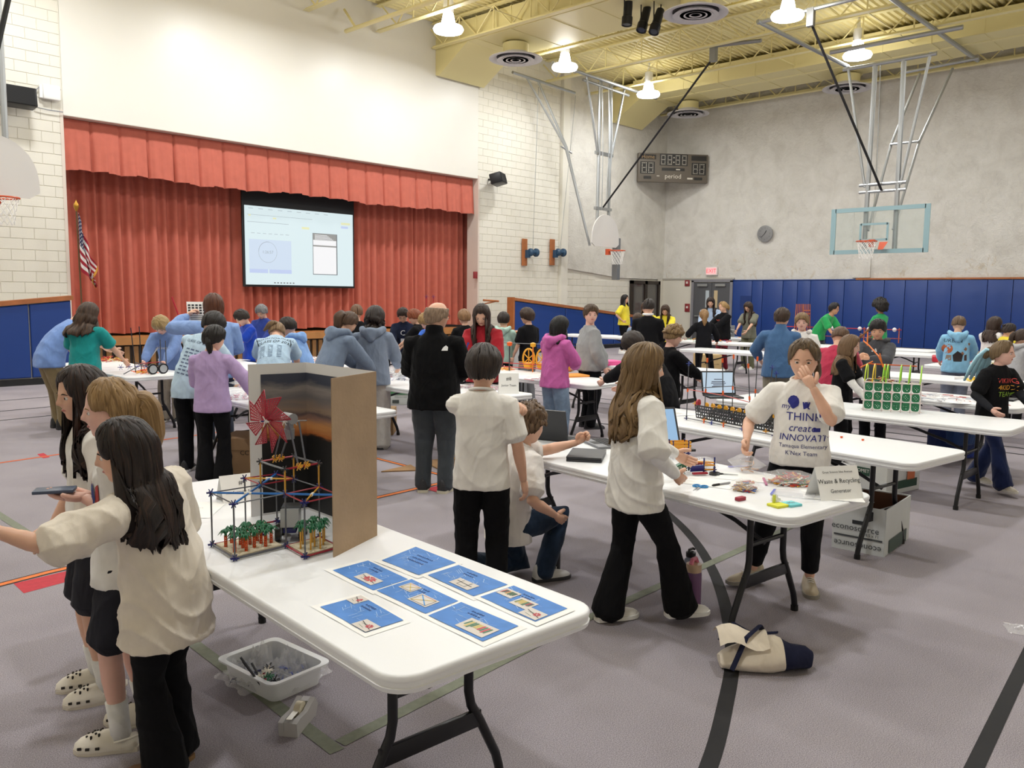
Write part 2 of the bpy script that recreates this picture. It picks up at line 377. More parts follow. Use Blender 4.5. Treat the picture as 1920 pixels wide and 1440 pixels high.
# stage spotlights
for px, py, rx, lab in ((1177, 22, 5, 'left of three, hanging straight'), (1208, 36, 22, 'middle of three, tilted'), (1232, 40, 25, 'right of three, tilted')):
    p = wx(px, py, 15.9 if px < 1190 else 16.4); t = thing('stage_spotlight', 'black cylinder spotlight on ceiling, '+lab, 'spotlight', p, 0, 'black stage spotlights')
    R = Matrix.Rotation(math.radians(rx), 3, Vector(CF)).to_4x4(); R = Matrix.Rotation(math.radians(rx), 3, 'Y')
    MB().lathe([(.09, .3), (.1, .1), (.1, -.1), (.12, -.12), (.12, -.3), (.1, -.3), (.09, -.27)], 16, R=R).build('barrel', BLACKM, t)
    MB().tube([(-.13, 0, 0), (-.14, 0, .4), (0, 0, .5), (.14, 0, .4), (.13, 0, 0)], .015, 6).tube([(0, 0, .5), (0, 0, .75)], .02, 6).build('yoke', BLACKM, t)
    MB().lathe([(.085, -.285), (.085, -.275)], 14, R=R).build('lens', mat('lens_glass', '44484f', .1), t)
# ------------------------------------------------------------------ stage curtains
CURT = mat('stage_curtain', 'bd6554', .88, var=.06, vs=6, bump=.1, bs=90)
def curtain(x0, x1, y, z0, z1, lab, seed, pw):
    rnd = random.Random(seed); n = int((x1-x0)/.022); ph = [0]; 
    for i in range(n): ph.append(ph[-1]+.022/pw*2*PI*(.85+.7*noise.noise((i*.05, seed, 0))))
    def f(u, v):
        i = round(u*n); x = x0+(x1-x0)*u; w = math.sin(ph[i]); w = math.copysign(abs(w)**.7, w); s = math.sin(ph[i]*.37+seed)
        return (x+.03*math.sin(ph[i]*.5)*(1-v), y+(.07*w+.03*s)*(.75+.35*(1-v)), z0+(z1-z0)*v+.012*s*(1-v))
    o = MB().grid(f, n+1, 10).build('stage_curtain', CURT, sharp=0); tag(o, lab, 'curtain', 'stage curtains'); return o
curtain(OX0-.3, 11.3, 18.35, SF+.05, 4.6, 'long pleated salmon-red stage curtain left of the screen', 1, .21)
curtain(11.25, OX1+.4, 18.3, SF+.07, 4.6, 'long pleated salmon-red stage curtain right of the screen', 5, .21)
def valf(u, v):
    x = OX0+.02+(OX1-OX0-.04)*u; p = (x-OX0)/.56; f = p-math.floor(p); e = min(f, 1-f); k = math.floor(p+.5)
    dpth = -.10*min(1, e*14)**.5*(.5+.5*(1-v))-.05*math.sin(f*PI)*(1-v)+.012*math.sin(p*19+k*2)*(1-v)
    zb = 3.985+.025*math.sin(p*.8)+.02*math.sin(f*PI)+.015*math.sin(k*2.3)
    return (x, 17.74+dpth, zb+(4.99-zb)*v)
tag(MB().grid(valf, 640, 12).build('stage_valance', CURT, sharp=0), 'short box-pleated salmon-red valance across the stage top', 'valance')
# ------------------------------------------------------------------ projection screen
YP = 18.02
a, b = wy(458, 384, YP), wy(662, 537, YP); t = thing('projection_screen', 'lit white projection screen with black border on stage', 'screen', ((a.x+b.x)/2, YP, b.z)); w, h = (b.x-a.x)/2, a.z-b.z
SB = mat('screen_black', '121216', .7)
MB().box((0, .03, h/2+.25), (2*w+.12, .03, h+.6)).build('black_border', SB, t, smooth=False)
def em(c, s=.92): return mat('screen_light', c, .6, emit=s)
MB().box((0, 0, h/2), (2*w, .02, h)).build('picture', em('e9fbff', .8), t, smooth=False)
m = MB(); mats = [em('dcecff', .8), em('cddcff', .8), em('a9a9a6', .7), em('f6f8c8', .8), em('b7c3cc', .7), em('fdfdff', .85), em('8f9499', .6)]
def sr(x0, y0, x1, y1, mi, off=.012): m.add([(-w+2*w*x0, -off, h*(1-y0)), (-w+2*w*x0, -off, h*(1-y1)), (-w+2*w*x1, -off, h*(1-y1)), (-w+2*w*x1, -off, h*(1-y0))], [(0, 1, 2, 3)], mi)
sr(.03, .42, .4, .8, 0); sr(.03, .8, .19, .85, 1); sr(.2, .8, .4, .85, 1); sr(.6, .29, .84, .85, 6, .011); sr(.605, .295, .83, .84, 5); sr(.605, .295, .83, .38, 2, .014); sr(.605, .45, .83, .47, 2, .014)
sr(.02, .11, .6, .114, 4); sr(.02, .2, .38, .205, 4); sr(.5, .22, .57, .25, 3); sr(.88, .12, .97, .15, 3); sr(.03, .11, .05, .13, 3); sr(.24, .13, .27, .15, 3); sr(.88, .17, .95, .2, 1)
for i in range(7): sr(.05+i*.05, .34, .05+i*.05+.03, .345, 4)
for i in range(5): sr(.62, .31+i*.014, .62+.12+.015*i, .316+i*.014, 5, .016)
for i in range(7): sr(.24+i*.028, .965, .255+i*.028, .98, 6)
for i in range(9): sr(.03+.085*i, .03, .07+.085*i, .036, 4)
for i in range(40):
    a0 = 2*PI*i/40; a1 = 2*PI*(i+1)/40; cx, cz = -w+2*w*.19, h*.42; mi = 6 if .2 < i/40 < .5 else 4
    for r0, r1 in ((.24, .247),):
        m.add([(cx+r0*math.cos(a0), -.013, cz+r0*math.sin(a0)), (cx+r1*math.cos(a0), -.013, cz+r1*math.sin(a0)), (cx+r1*math.cos(a1), -.013, cz+r1*math.sin(a1)), (cx+r0*math.cos(a1), -.013, cz+r0*math.sin(a1))], [(0, 1, 2, 3)], mi)
text_on(m, '1:26:57', (-w+2*w*.19, -.013, h*.42), (1, 0, 0), (0, 0, 1), .1, 0, 4)
m.build('screen_content', mats, t, smooth=False)
# ------------------------------------------------------------------ flag
p = wy(140, 392, 17.2); t = thing('flag_on_pole', 'furled striped flag with gold fringe on a brass-topped pole by curtain', 'flag', (p.x+.06, 17.2, SF))
GOLD = mat('brass', 'b98a3a', .3, .8)
MB().tube([(0, 0, 0), (-.03, 0, 2.5)], .016, 8).build('pole', mat('pole_wood', '5b4326', .5), t)
MB().lathe([(.015, 2.46), (.03, 2.5), (.05, 2.55), (.045, 2.6), (.015, 2.64), (.004, 2.68)], 12, c=(-.03, 0, 0)).build('finial', GOLD, t)
MB().lathe([(.16, 0), (.16, .03), (.05, .08), (.03, .2)], 16).build('base', GOLD, t)
def flagmat():
    m = bpy.data.materials.new('flag_cloth'); m.use_nodes = True; q = NT(m); uv = q.coord('UV'); s = q.new('ShaderNodeSeparateXYZ'); q.link(uv, s.inputs[0])
    def mth(op, a, b=None, c=None):
        n = q.new('ShaderNodeMath', operation=op)
        for i, k in enumerate((a, b, c)):
            if k is None: continue
            if isinstance(k, (int, float)): n.inputs[i].default_value = k
            else: q.link(k, n.inputs[i])
        return n.outputs[0]
    st = mth('GREATER_THAN', mth('FRACT', mth('MULTIPLY', s.outputs[1], 6.5)), .5)
    c = q.ramp(st, [(0, 'a21f33'), (1, 'e9e4e2')])
    vo = q.new('ShaderNodeTexVoronoi'); vo.inputs['Scale'].default_value = 14; vo.inputs['Randomness'].default_value = 0; q.link(uv, vo.inputs[0])
    cb = q.ramp(vo.outputs[0], [(.2, 'f0f0f4'), (.28, '1e2450')])
    f = mth('MULTIPLY', mth('LESS_THAN', s.outputs[0], .42), mth('GREATER_THAN', s.outputs[1], .46))
    mx = q.new('ShaderNodeMix'); mx.data_type = 'RGBA'; q.link(f, mx.inputs[0]); q.link(c, mx.inputs[6]); q.link(cb, mx.inputs[7])
    e = mth('GREATER_THAN', s.outputs[0], .965); mx2 = q.new('ShaderNodeMix'); mx2.data_type = 'RGBA'; q.link(e, mx2.inputs[0]); q.link(mx.outputs[2], mx2.inputs[6]); mx2.inputs[7].default_value = hexc('d5a03a'); q.link(mx2.outputs[2], q.b.inputs['Base Color'])
    q.b.inputs['Roughness'].default_value = .7; return m
def ff(u, v):   # u along the fly (hangs down), v along the hoist
    z = 2.44-(1-v)*1.1-u*(.35+.62*v)*1.05; wob = math.sin(u*9+v*2)*.05*u
    return (-.01+.30*u*(1-.3*v)+.06*math.sin(v*5+u*3)*u, -.05+.10*math.sin(u*15+v*2.5)*(.25+.75*u), z)
m = MB().grid(ff, 40, 24); me = m.mesh('flag_cloth', flagmat(), 0)
uvl = me.uv_layers.new(name='UVMap')
for p_ in me.polygons:
    for li in p_.loop_indices: vi = me.loops[li].vertex_index; uvl.data[li].uv = ((vi % 40)/39, (vi//40)/23)
ob('flag_cloth', me, t)
# ------------------------------------------------------------------ ramp guard walls with pads
PADB = mat('blue_vinyl', '1d3f86', .38, var=.03, vs=3, bump=.08, bs=4)
TRIM = mat('oak_trim', 'a8663a', .45, var=.15, vs=5)
RUB = mat('black_rubber', '1a1a1d', .6)
def guard(x0, z0, x1, z1, seams, lab, far):
    t = thing('ramp_guard_wall', lab, 'guard wall', (x0, 16.2, 0)); L = x1-x0; zt = lambda x: z0+(z1-z0)*x/L
    MB().prism([(0, .0), (L, .0), (L, z1-.1), (0, z0-.1)], .04, .2, lambda a, b, c: (a, c, b)).build('wall_core', mat('beige_paint', 'ddd8cb', .5), t, smooth=False)
    MB().prism([(0, 0), (L, 0), (L, .11), (0, .11)], .0, .05, lambda a, b, c: (a, c, b)).build('base_strip', RUB, t, smooth=False)
    MB().prism([(-.03, z0-.1), (L+.03, z1-.1), (L+.03, z1-.02), (-.03, z0-.02)], -.04, .22, lambda a, b, c: (a, c, b)).build('wood_cap', TRIM, t, smooth=False)
    ss = [0]+seams+[L]
    for a, b in zip(ss, ss[1:]):
        m = MB(); e = .012; P = [(a+e, .13), (b-e, .13), (b-e, zt(b)-.115), (a+e, zt(a)-.115)]; c = ((a+b)/2, .7)
        Q = [(x+(c[0]-x)*.03, z+(c[1]-z)*.03) for x, z in P]
        m.add([(x, .04, z) for x, z in P]+[(x, -.0, z) for x, z in P]+[(x, -.015, z) for x, z in Q], [(i, (i+1) % 4, (i+1) % 4+4, i+4) for i in range(4)]+[(i+4, (i+1) % 4+4, (i+1) % 4+8, i+8) for i in range(4)]+[(8, 9, 10, 11)])
        m.build('pad_panel', PADB, t, 20)
    return t
guard(1.4, 1.2, 5.62, 1.6, [1.3, 2.45, 3.52], 'blue padded ramp guard wall with oak cap, left of stage', 0)
g = guard(17.4, 1.63, 24.8, .95, [2.3, 4.8], 'blue padded ramp guard wall with sloping oak cap, right of stage', 1)
MB().box((-.03, .09, .82), (.07, .24, 1.6)).build('newel_post', TRIM, g, smooth=False)
tag(MB().tube([(16.72, 16.75, 1.53), (17.3, 16.72, 1.5)], .03, 8).tube([(17.25, 16.72, 1.5), (17.3, 17.45, 1.4)], .02, 6).build('stair_handrail', TRIM), 'short brown wooden handrail end beside the ramp guard', 'handrail')
struct(MB().box((5.05, 16.98, .36), (2.0, 1.0, .72)).box((18.3, 16.98, .36), (2.0, 1.0, .72)).prism([(19.3, 0), (24.8, 0), (19.3, .72)], 16.5, 17.45, lambda a, b, c: (a, c, b)).build('stage_ramp', CARPET, smooth=False))
# far wall pads
t = thing('wall_padding', 'long row of tall blue vinyl pads on the far wall', 'wall pads', (XF, 0, 0))
sy = [14.55, 13.81, 13.41, 12.68, 12.17, 11.72, 11.13, 10.61, 10.02, 9.37, 8.75, 8.11, 7.45, 6.5, 5.85, 5.2, 4.6, 4.0, 3.4]
for a, b in zip(sy, sy[1:]):
    c, wd = (a+b)/2, a-b
    MB().bbox((-.04, c, 1.24), (.06, wd-.012, 2.06), .02).build('pad_panel', PADB, t, 30)
MB().box((-.05, 7.8, 2.31), (.08, 4.9, .05)).build('wood_cap', TRIM, t, smooth=False)
MB().box((-.05, 12.4, 2.29), (.07, 4.3, .03)).build('top_trim', PADB, t, smooth=False)
MB().box((-.075, 14.02, 1.5), (.01, .42, .5)).box((-.078, 14.02, 1.5), (.012, .34, .42)).build('access_flap', mat('blue_vinyl_dark', '173573', .4), t, smooth=False)
# ------------------------------------------------------------------ doors
DG = mat('door_grey', '55565a', .45); FR = mat('frame_grey', '85848a', .5); LG = mat('door_glass', 'b9c4cc', .08, spec=.7)
t = struct(ob('door_1', None, None, (XF-.05, 15.36, 0)))
MB().box((0, .78, 1.14), (.12, .1, 2.28)).box((0, -.78, 1.14), (.12, .1, 2.28)).box((0, 0, 2.28), (.12, 1.66, .1)).build('door_frame', FR, t, smooth=False)
for s in (-1, 1):
    lf = MB().box((0, s*.366, 1.11), (.05, .72, 2.2)).build('door_leaf', DG, t, smooth=False)
    MB().box((-.03, s*.17, 1.62), (.012, .14, .62)).build('vision_panel', LG if s > 0 else mat('lit_glass', 'c9b48f', .2), lf, smooth=False)
    MB().box((-.06, s*.36, 2.12), (.07, .4, .08)).build('door_closer', STEEL, lf, smooth=False)
    MB().tube([(-.08, s*.08, 1.0), (-.08, s*.64, 1.0)], .025, 8).build('push_bar', STEEL, lf)
t = struct(ob('door_2', None, None, (25.8, YS-.05, 0))); DB = mat('dark_bronze', '2b211c', .4); GL = mat('dim_glass', '5d5a58', .06, spec=.8)
m = MB()
for x in (-.86, 0, .86): m.box((x, 0, 1.13), (.12 if x else .16, .1, 2.26))
m.box((0, 0, 2.2), (1.84, .1, .12)).box((0, 0, .12), (1.84, .1, .24)).build('door_frame', DB, t, smooth=False)
for x in (-.43, .43): MB().box((x, .02, 1.15), (.72, .02, 2.0)).build('glass_pane', GL, t, smooth=False)
# small wall things
t = thing('exit_sign', 'glowing red exit sign on white box above the grey doors', 'sign', (XF-.06, 15.4, 2.62))
MB().bbox((0, 0, 0), (.07, .46, .3), .01).build('box', mat('sign_white', 'efe6e4', .5), t)
m = MB().add([(-.037, .2, -.11), (-.037, -.2, -.11), (-.037, -.2, .12), (-.037, .2, .12)], [(0, 1, 2, 3)], 0)
text_on(m, 'EXIT', (-.038, 0, .0), (0, -1, 0), (0, 0, 1), .2, .002, 1)
m.build('sign_face', [mat('sign_face', 'f2b0b0', .5, emit=.6), mat('sign_red', 'f03a48', .5, emit=1.3)], t, smooth=False)
t = thing('wall_clock', 'round white wall clock on the far plaster wall', 'clock', (XF-.05, 13.4, 3.86))
RX = Matrix.Rotation(-PI/2, 3, 'Y')
MB().lathe([(.27, 0), (.28, .05), (.25, .06)], 28, R=RX).build('rim', mat('clock_rim', '8b8b8c', .4), t)
MB().lathe([(.25, .05), (.25, .056)], 28, R=RX).build('dial', PAPER, t)
m = MB()
for k in range(12):
    a = k*PI/6; text_on(m, str(k or 12), (-.058, -math.sin(a)*.19, math.cos(a)*.19), (0, -1, 0), (0, 0, 1), .07)
m.build('numerals', INK, t, smooth=False)
MB().box((-.064, -.03, .05), (.006, .02, .13), Matrix.Rotation(.5, 3, 'X')).build('hour_hand', INK, t, smooth=False)
MB().box((-.068, .06, -.06), (.006, .014, .19), Matrix.Rotation(.8, 3, 'X')).build('minute_hand', INK, t, smooth=False)
FA = mat('alarm_red', '8e2f34', .4)
for py, h_, lab in ((531, .22, 'small red fire alarm strobe high beside grey doors'), (577, .3, 'red fire alarm pull box at hand height beside grey doors')):
    q = wx(1290, py, XF); t = thing('fire_alarm', lab, 'alarm', (XF-.04, q.y, q.z))
    MB().bbox((0, 0, 0), (.06, .2, h_), .01).build('housing', FA, t); MB().box((-.034, 0, .02), (.01, .08, .08)).build('face_plate', mat('plate', 'ded7d4', .4), t, smooth=False)
q = wy(887, 517, YS-.0); 
tag(MB().bbox((17.1, YS-.03, 2.25), (.14, .05, .2), .01).build('fire_alarm', FA), 'small red alarm on the stage jamb right of curtain', 'alarm')
# loudspeakers on the stage wall
def speaker(c, d, rz, rx, lab):
    t = thing('loudspeaker', lab, 'speaker', c); R = Matrix.Rotation(rz, 3, 'Z') @ Matrix.Rotation(rx, 3, 'X')
    MB().bbox((0, 0, 0), d, .02, R).build('cabinet', BLACKM, t)
    MB().box(R @ Vector((0, -d[1]/2, 0)), (d[0]*.92, .02, d[2]*.88), R).build('grille', mat('grille', '0c0c0e', .8, bump=.4, bs=300), t)
    MB().tube([(0, d[1]*.3, 0), (0, YS-.01-c[1], .02)], .03, 6).build('bracket', BLACKM, t); return t
a, b = wy(0, 168, 17.2), wy(66, 208, 17.2)
speaker((b.x-.52, 17.2, (a.z+b.z)/2+.06), (1.05, .28, .34), 0, -.12, 'wide black loudspeaker on the left block wall')
q = wy(934, 336, 17.1); speaker((q.x, 17.1, q.z), (.6, .34, .3), .5, -.25, 'small black loudspeaker on wall right of the stage')
q = wy(95, 174, 17.45); t = thing('wireless_box', 'white plastic box on block wall beside loudspeaker', 'box', (q.x, 17.42, q.z))
MB().bbox((0, 0, 0), (.3, .1, .27), .02).build('cover', WHITE, t); MB().box((-.17, .03, 0), (.06, .06, .24)).build('backplate', WHITE, t, smooth=False)
tag(MB().tube([wy(78, 160, 17.44), wy(68, 168, 17.44), wy(66, 200, 17.44), wy(90, 206, 17.44), wy(118, 210, 17.44)], .012, 5).build('cable', mat('cable_grey', '8e9196', .5)), 'thin grey cable from loudspeaker to white box', 'cable')
# hoist winches
for px, lab in ((985, 'left blue hoist winch on wooden board, right of stage'), (1037, 'right blue hoist winch on wooden board, nearer the corner')):
    q = wy(px-2, 473, YS-.05); t = thing('wall_winch', lab, 'winch', (q.x, YS-.06, q.z), 0, 'hoist winches')
    MB().box((0, 0, 0), (.2, .05, .82)).build('mounting_board', TRIM, t, smooth=False)
    R = Matrix.Rotation(-PI/2+.3, 3, 'Y') @ Matrix.Rotation(.0, 3, 'X'); BL = mat('winch_blue', '2b4a66', .4)
    MB().lathe([(.07, -.05), (.12, 0), (.12, .05), (.07, .08), (.07, .22), (.13, .25), (.13, .3), (.04, .33)], 14, c=(.08, -.16, 0), R=Matrix.Rotation(PI/2, 3, 'Y')).build('drum', BL, t)
    MB().box((.05, -.08, -.05), (.1, .16, .24)).build('bracket', BL, t, smooth=False)
    MB().tube([(.2, -.16, .1), (wy(px+ (24 if px < 1000 else 42), 175, YS-.4).x-q.x, -.35, 4.9)], .008, 5).build('cable', STEEL, t)
# ------------------------------------------------------------------ scoreboard across the corner
A = Vector((24.95, YS-.16, 0)); B = Vector((XF-.08, 15.72, 0)); cx = (A+B)/2; ex = (B-A).normalized(); L = (B-A).length
n = Vector((-ex.y, ex.x, 0)); n = n if n.dot(Vector(CF)) < 0 else -n
zb, zt = 5.72, 6.72; t = thing('scoreboard', 'brown electronic scoreboard mounted across the corner of the walls', 'scoreboard', (cx.x, cx.y, zb)); R3 = Matrix((ex, -n, (0, 0, 1))).transposed()
SBR = mat('scoreboard_brown', '6a6257', .5); PAN = mat('led_panel', '17140f', .35); DOT = mat('led_dot', 'd8d2c4', .4)
MB().bbox((0, 0, .5), (L, .16, 1.0), .02, R3).build('cabinet', SBR, t)
def pt(x, z, o=.09): return ex*x+Vector((0, 0, z))+n*o
def pan(x0, z0, x1, z1, nm='display_panel'): MB().quad(pt(x0, z0, .084), pt(x1, z0, .084), pt(x1, z1, .084), pt(x0, z1, .084)).build(nm, PAN, t, smooth=False)
h2 = L/2
pan(-h2+.06, .78, -h2+.64, .95); pan(h2-.62, .78, h2-.06, .95); pan(-.5, .58, .52, .98); pan(-h2+.07, .28, -h2+.6, .7); pan(h2-.6, .28, h2-.07, .7); pan(-.42, .4, .42, .5); pan(-h2+.2, .1, -h2+.48, .2); pan(h2-.5, .1, h2-.2, .2)
m = MB()
def digit(x, z, w_, h_):
    pts = set()
    for i in range(4): pts |= {(x+w_*i/3, z), (x+w_*i/3, z+h_/2), (x+w_*i/3, z+h_)}
    for i in range(7): pts |= {(x, z+h_*i/6), (x+w_, z+h_*i/6)}
    for a_, b_ in pts: s_ = .013; m.quad(pt(a_-s_, b_-s_), pt(a_+s_, b_-s_), pt(a_+s_, b_+s_), pt(a_-s_, b_+s_))
for x in (-.44, -.2, .09, .33): digit(x, .63, .13, .3)
for z in (.7, .86): m.quad(pt(-.005, z-.02), pt(.035, z-.02), pt(.035, z+.02), pt(-.005, z+.02))
for x in (-h2+.14, -h2+.38, h2-.54, h2-.3): digit(x, .33, .15, .32)
m.build('led_digits', DOT, t, smooth=False)
m = MB(); text_on(m, 'Home', pt(-h2+.35, .865, .085), ex, (0, 0, 1), .19, .002, 1); text_on(m, 'period', pt(0, .21, .085), ex, (0, 0, 1), .23, .002, 0)
m.build('lettering', [mat('lettering_white', 'e8e2d4', .5), mat('lettering_dim', 'a8885c', .5)], t, smooth=False)
m = MB()
for x0, x1, z0, z1 in ((.52, .72, .12, .18), (.1, .25, .43, .47), (-.6, -.5, .2, .23)): m.quad(pt(x0, z0), pt(x1, z0), pt(x1, z1), pt(x0, z1))
m.build('maker_plate', DOT, t, smooth=False)
# ------------------------------------------------------------------ basketball hoops
BB = mat('backboard_white', 'dedbd8', .5); RIM = mat('rim_orange', 'c9532c', .4); NET = mat('net_white', 'f0eeea', .8)
def rim_net(t, O, U, Nn, z):     # O rim centre, U across, Nn outwards
    c = Vector((O[0], O[1], z)); U = Vector(U); Nn = Vector(Nn)
    MB().tube([c+U*.228*math.cos(a)+Nn*.228*math.sin(a) for a in np.linspace(0, 2*PI, 25)], .016, 6).tube([c-Nn*.23, c-Nn*.36], .05, 6).box(c-Nn*.36+Vector((0, 0, -.03)), (.12, .12, .18)).build('rim', RIM, t)
    m = MB()
    for k in range(12):
        for s in (1, -1):
            P = []
            for j in range(7):
                a = 2*PI*(k+s*j*.5)/12; r = .225-.018*j-.006*j*(3-j)*.3; r = max(r, .12); P.append(c+U*r*math.cos(a)+Nn*r*math.sin(a)+Vector((0, 0, -.07*j)))
            m.tube(P, .006, 4, cap=False)
    m.build('net', NET, t)
def fan(mb, c, U, Nn, w=.69, h=.88, th=.035):
    U = Vector(U); Nn = Vector(Nn); P = [(-w, .0)]+[(-w*.985*math.cos(a), .18+(h-.18)*math.sin(a)) for a in np.linspace(0.05, PI-.05, 17)]+[(w, .0), (w*.78, -.1), (-w*.78, -.1)]
    mb.prism(P, 0, th, lambda x, y, z: Vector(c)+U*x+Vector((0, 0, y))+Nn*z)
# middle hoop on its ceiling frame, parallel to the stage wall
y = 15.7; c = wy(1134, 452, y); t = thing('basketball_hoop', 'white fan-shaped basketball backboard hanging from pipes before the plaster corner', 'hoop', (c.x, y, 0)); 
m = MB(); fan(m, (0, 0, c.z-.08), (1, 0, 0), (0, -1, 0)); m.build('backboard', BB, t)
rim_net(t, (.1, -.42), (1, 0, 0), (0, -1, 0), 3.07)
zc = 8.1
for x in (-.28, .3): MB().tube([(x, .1, c.z-.1), (x*.95, .1, zc)], .05, 8).build('mast', STEEL, t)
for x, xt in ((-.36, -.95), (.36, .95)): MB().tube([(x, .08, 6.0), (xt, .08, zc)], .035, 8).build('brace', STEEL, t)
for x in (-.2, .12, .28): MB().tube([(x*.6, .05, 4.3), (x, .0, 6.2), (x, .08, zc)], .012, 5).build('hoist_cable', STEEL, t)
MB().box((0, .1, 6.0), (.85, .08, .1)).box((0, .1, 4.35), (.8, .1, .08)).build('cross_bar', STEEL, t, smooth=False)
for dx in (-.5, .0): MB().tube([(-.62+dx*.0, .1, 3.2), (-1.2+dx*.1, .6, 6.1), (-1.75+dx*1.0, 1.3, 8.05)], .035, 8).build('rear_brace', STEEL, t)
MB().tube([(-1.0, .56, 5.95), (-1.45, .62, 6.1)], .025, 6).build('spreader', STEEL, t)
MB().box((.75, .1, 2.85), (.16, .2, 1.3)).build('folded_arm', mat('arm_grey', '7f8286', .4, .4), t, smooth=False)
MB().tube([(-2.6, .0, 8.15), (2.6, .0, 8.1)], .05, 8).tube([(-1.1, .1, 8.0), (1.2, .1, 7.95)], .045, 8).tube([(-2.9, 1.25, 8.05), (.0, 1.3, 8.0)], .045, 8).build('ceiling_pipe', STEEL, t)
# glass hoop facing along the court
x = 21.0; t = thing('basketball_hoop', 'glass rectangular basketball backboard hanging from a pipe frame at right', 'hoop', (x, 7.52, 0)); zb, zt = 2.78, 3.9
GLS = mat('backboard_glass', 'dff0ee', .05, trans=.9, alpha=.35); FRB = mat('backboard_frame', '8fadb5', .45)
w = 1.165; w = .92+.24
MB().box((0, 0, (zb+zt)/2), (.02, 2*w-.1, zt-zb-.1)).build('glass_pane', GLS, t, smooth=False)
m = MB()
for s in (-1, 1): m.box((-.005, s*(w-.06), (zb+zt)/2), (.035, .12, zt-zb)).box((-.005, 0, (zb+zt)/2+s*((zt-zb)/2-.05)), (.035, 2*w-.2, .1))
m.build('frame', FRB, t, smooth=False)
m = MB()
for s in (-1, 1): m.box((-.012, .1+s*.32, 3.3), (.012, .05, .42))
m.box((-.012, .1, 3.49), (.012, .64, .05)).box((-.012, .1, 3.11), (.012, .64, .05)).build('target_square', FRB, t, smooth=False)
rim_net(t, (-.45, .1), (0, 1, 0), (-1, 0, 0), 3.05)
MB().add([(-.05, -.06, 3.05), (-.05, -.26, 3.05), (-.2, -.2, 2.86), (-.2, -.08, 2.86)], [(0, 1, 2, 3)]).build('rim_plate', RIM, t, smooth=False)
for s in (-1, 1):
    MB().tube([(.12, s*.36-.0, 2.85), (.12, s*.33, 7.3)], .06, 8).build('mast', STEEL, t)
    MB().tube([(.1, s*.42, 4.4), (.1, s*.95+.03, 7.35)], .035, 8).build('brace', STEEL, t)
    MB().tube([(.14, s*.3, 3.35), (1.5, s*.34, 5.6), (2.9, s*.4-.2, 7.6)], .035, 8).build('rear_brace', STEEL, t)
MB().tube([(1.45, -.34, 5.6), (1.45, .34, 5.6)], .03, 6).build('spreader', STEEL, t)
m = MB()
for z, r in ((4.45, .04), (4.28, .035), (7.3, .045)): m.tube([(.1, -.55 if z < 7 else -1.05, z), (.1, .55 if z < 7 else 1.1, z)], r, 8)
m.build('cross_bar', STEEL, t)
MB().tube([(0, -1.6, 7.75), (0, 1.4, 7.75)], .055, 8).tube([(-2.2, 2.25, 8.15), (1.0, 1.35, 7.6)], .05, 8).tube([(-2.1, -.55, 8.2), (4.5, -.75, 8.1)], .055, 8).tube([(-2.1, 2.3, 8.15), (-2.1, -.8, 8.2)], .05, 8).tube([(2.9, .6, 7.7), (2.9, -1.2, 7.75)], .04, 8).build('ceiling_pipe', STEEL, t)
MB().box((-2.1, 1.0, 8.0), (.12, .16, .4)).build('pulley', mat('pulley_grey', '8c8e90', .4, .5), t)
MB().tube([(-2.1, 1.0, 7.9), (.05, .0, 4.3)], .03, 6).build('hoist_strap', BLACKM, t)
MB().tube([(.1, .15, 4.6), (.1, .2, 7.3)], .01, 5).build('hoist_cable', STEEL, t)
# long strap and pulley from the middle hoop
pA = gp(1338, 100, 8.1); 
t = thing('hoist_strap', 'long black hoist strap running down from ceiling pulley to fan backboard', 'strap', pA)
MB().tube([(0, 0, -.1), Vector((c.x-.05, 15.75, 4.4))-pA], .028, 6).build('strap', BLACKM, t)
MB().box((0, 0, 0), (.16, .16, .42)).tube([(0, .1, .2), (.1, -1.3, .1)], .05, 8).build('pulley', mat('pulley_grey', '8c8e90', .4, .5), t)
# left hoop, mostly out of frame
y = 15.5; t = thing('basketball_hoop', 'white fan-shaped basketball backboard at the left picture edge', 'hoop', (4.27, y, 0))
m = MB(); fan(m, (0, 0, 3.28), (1, 0, 0), (0, -1, 0)); m.build('backboard', BB, t)
rim_net(t, (.02, -.42), (1, 0, 0), (0, -1, 0), 3.12)
for x in (-.28, .25): MB().tube([(x, .1, 3.2), (x, .1, 8.1)], .05, 8).build('mast', STEEL, t)
MB().tube([(-.9, .1, 8.1), (.9, .1, 8.1)], .05, 8).build('ceiling_pipe', STEEL, t)
tag(MB().tube([wy(22, -30, 14.0), wy(-14, 130, 14.0), Vector((4.2, 15.4, 4.2))], .04, 6).build('hoist_strap', BLACKM), 'black hoist strap in the upper left picture corner', 'strap')
# ------------------------------------------------------------------ court lines laid on the carpet
def stripe(nm, pts, w, col, z):
    m = MB(); P = [Vector((p[0], p[1], 0)) for p in pts]; V = []
    for i, p in enumerate(P):
        d = (P[min(i+1, len(P)-1)]-P[max(i-1, 0)]).normalized(); nn = Vector((-d.y, d.x, 0)); V += [p+nn*w/2+Vector((0, 0, z)), p-nn*w/2+Vector((0, 0, z))]
    m.add(V, [(2*i+1, 2*i+3, 2*i+2, 2*i) for i in range(len(P)-1)]); m.build(nm, mat('line_paint', col, .85, var=.1, vs=30), fl, smooth=False)
def spl(P, n=30):
    out = []; k = len(P)
    for i in range(k-1):
        p0, p1, p2, p3 = P[max(i-1, 0)], P[i], P[i+1], P[min(i+2, k-1)]
        for j in range(6):
            u = j/6; out.append(tuple(.5*((2*p1[a])+(-p0[a]+p2[a])*u+(2*p0[a]-5*p1[a]+4*p2[a]-p3[a])*u*u+(-p0[a]+3*p1[a]-3*p2[a]+p3[a])*u**3) for a in (0, 1)))
    return out+[tuple(P[-1])]
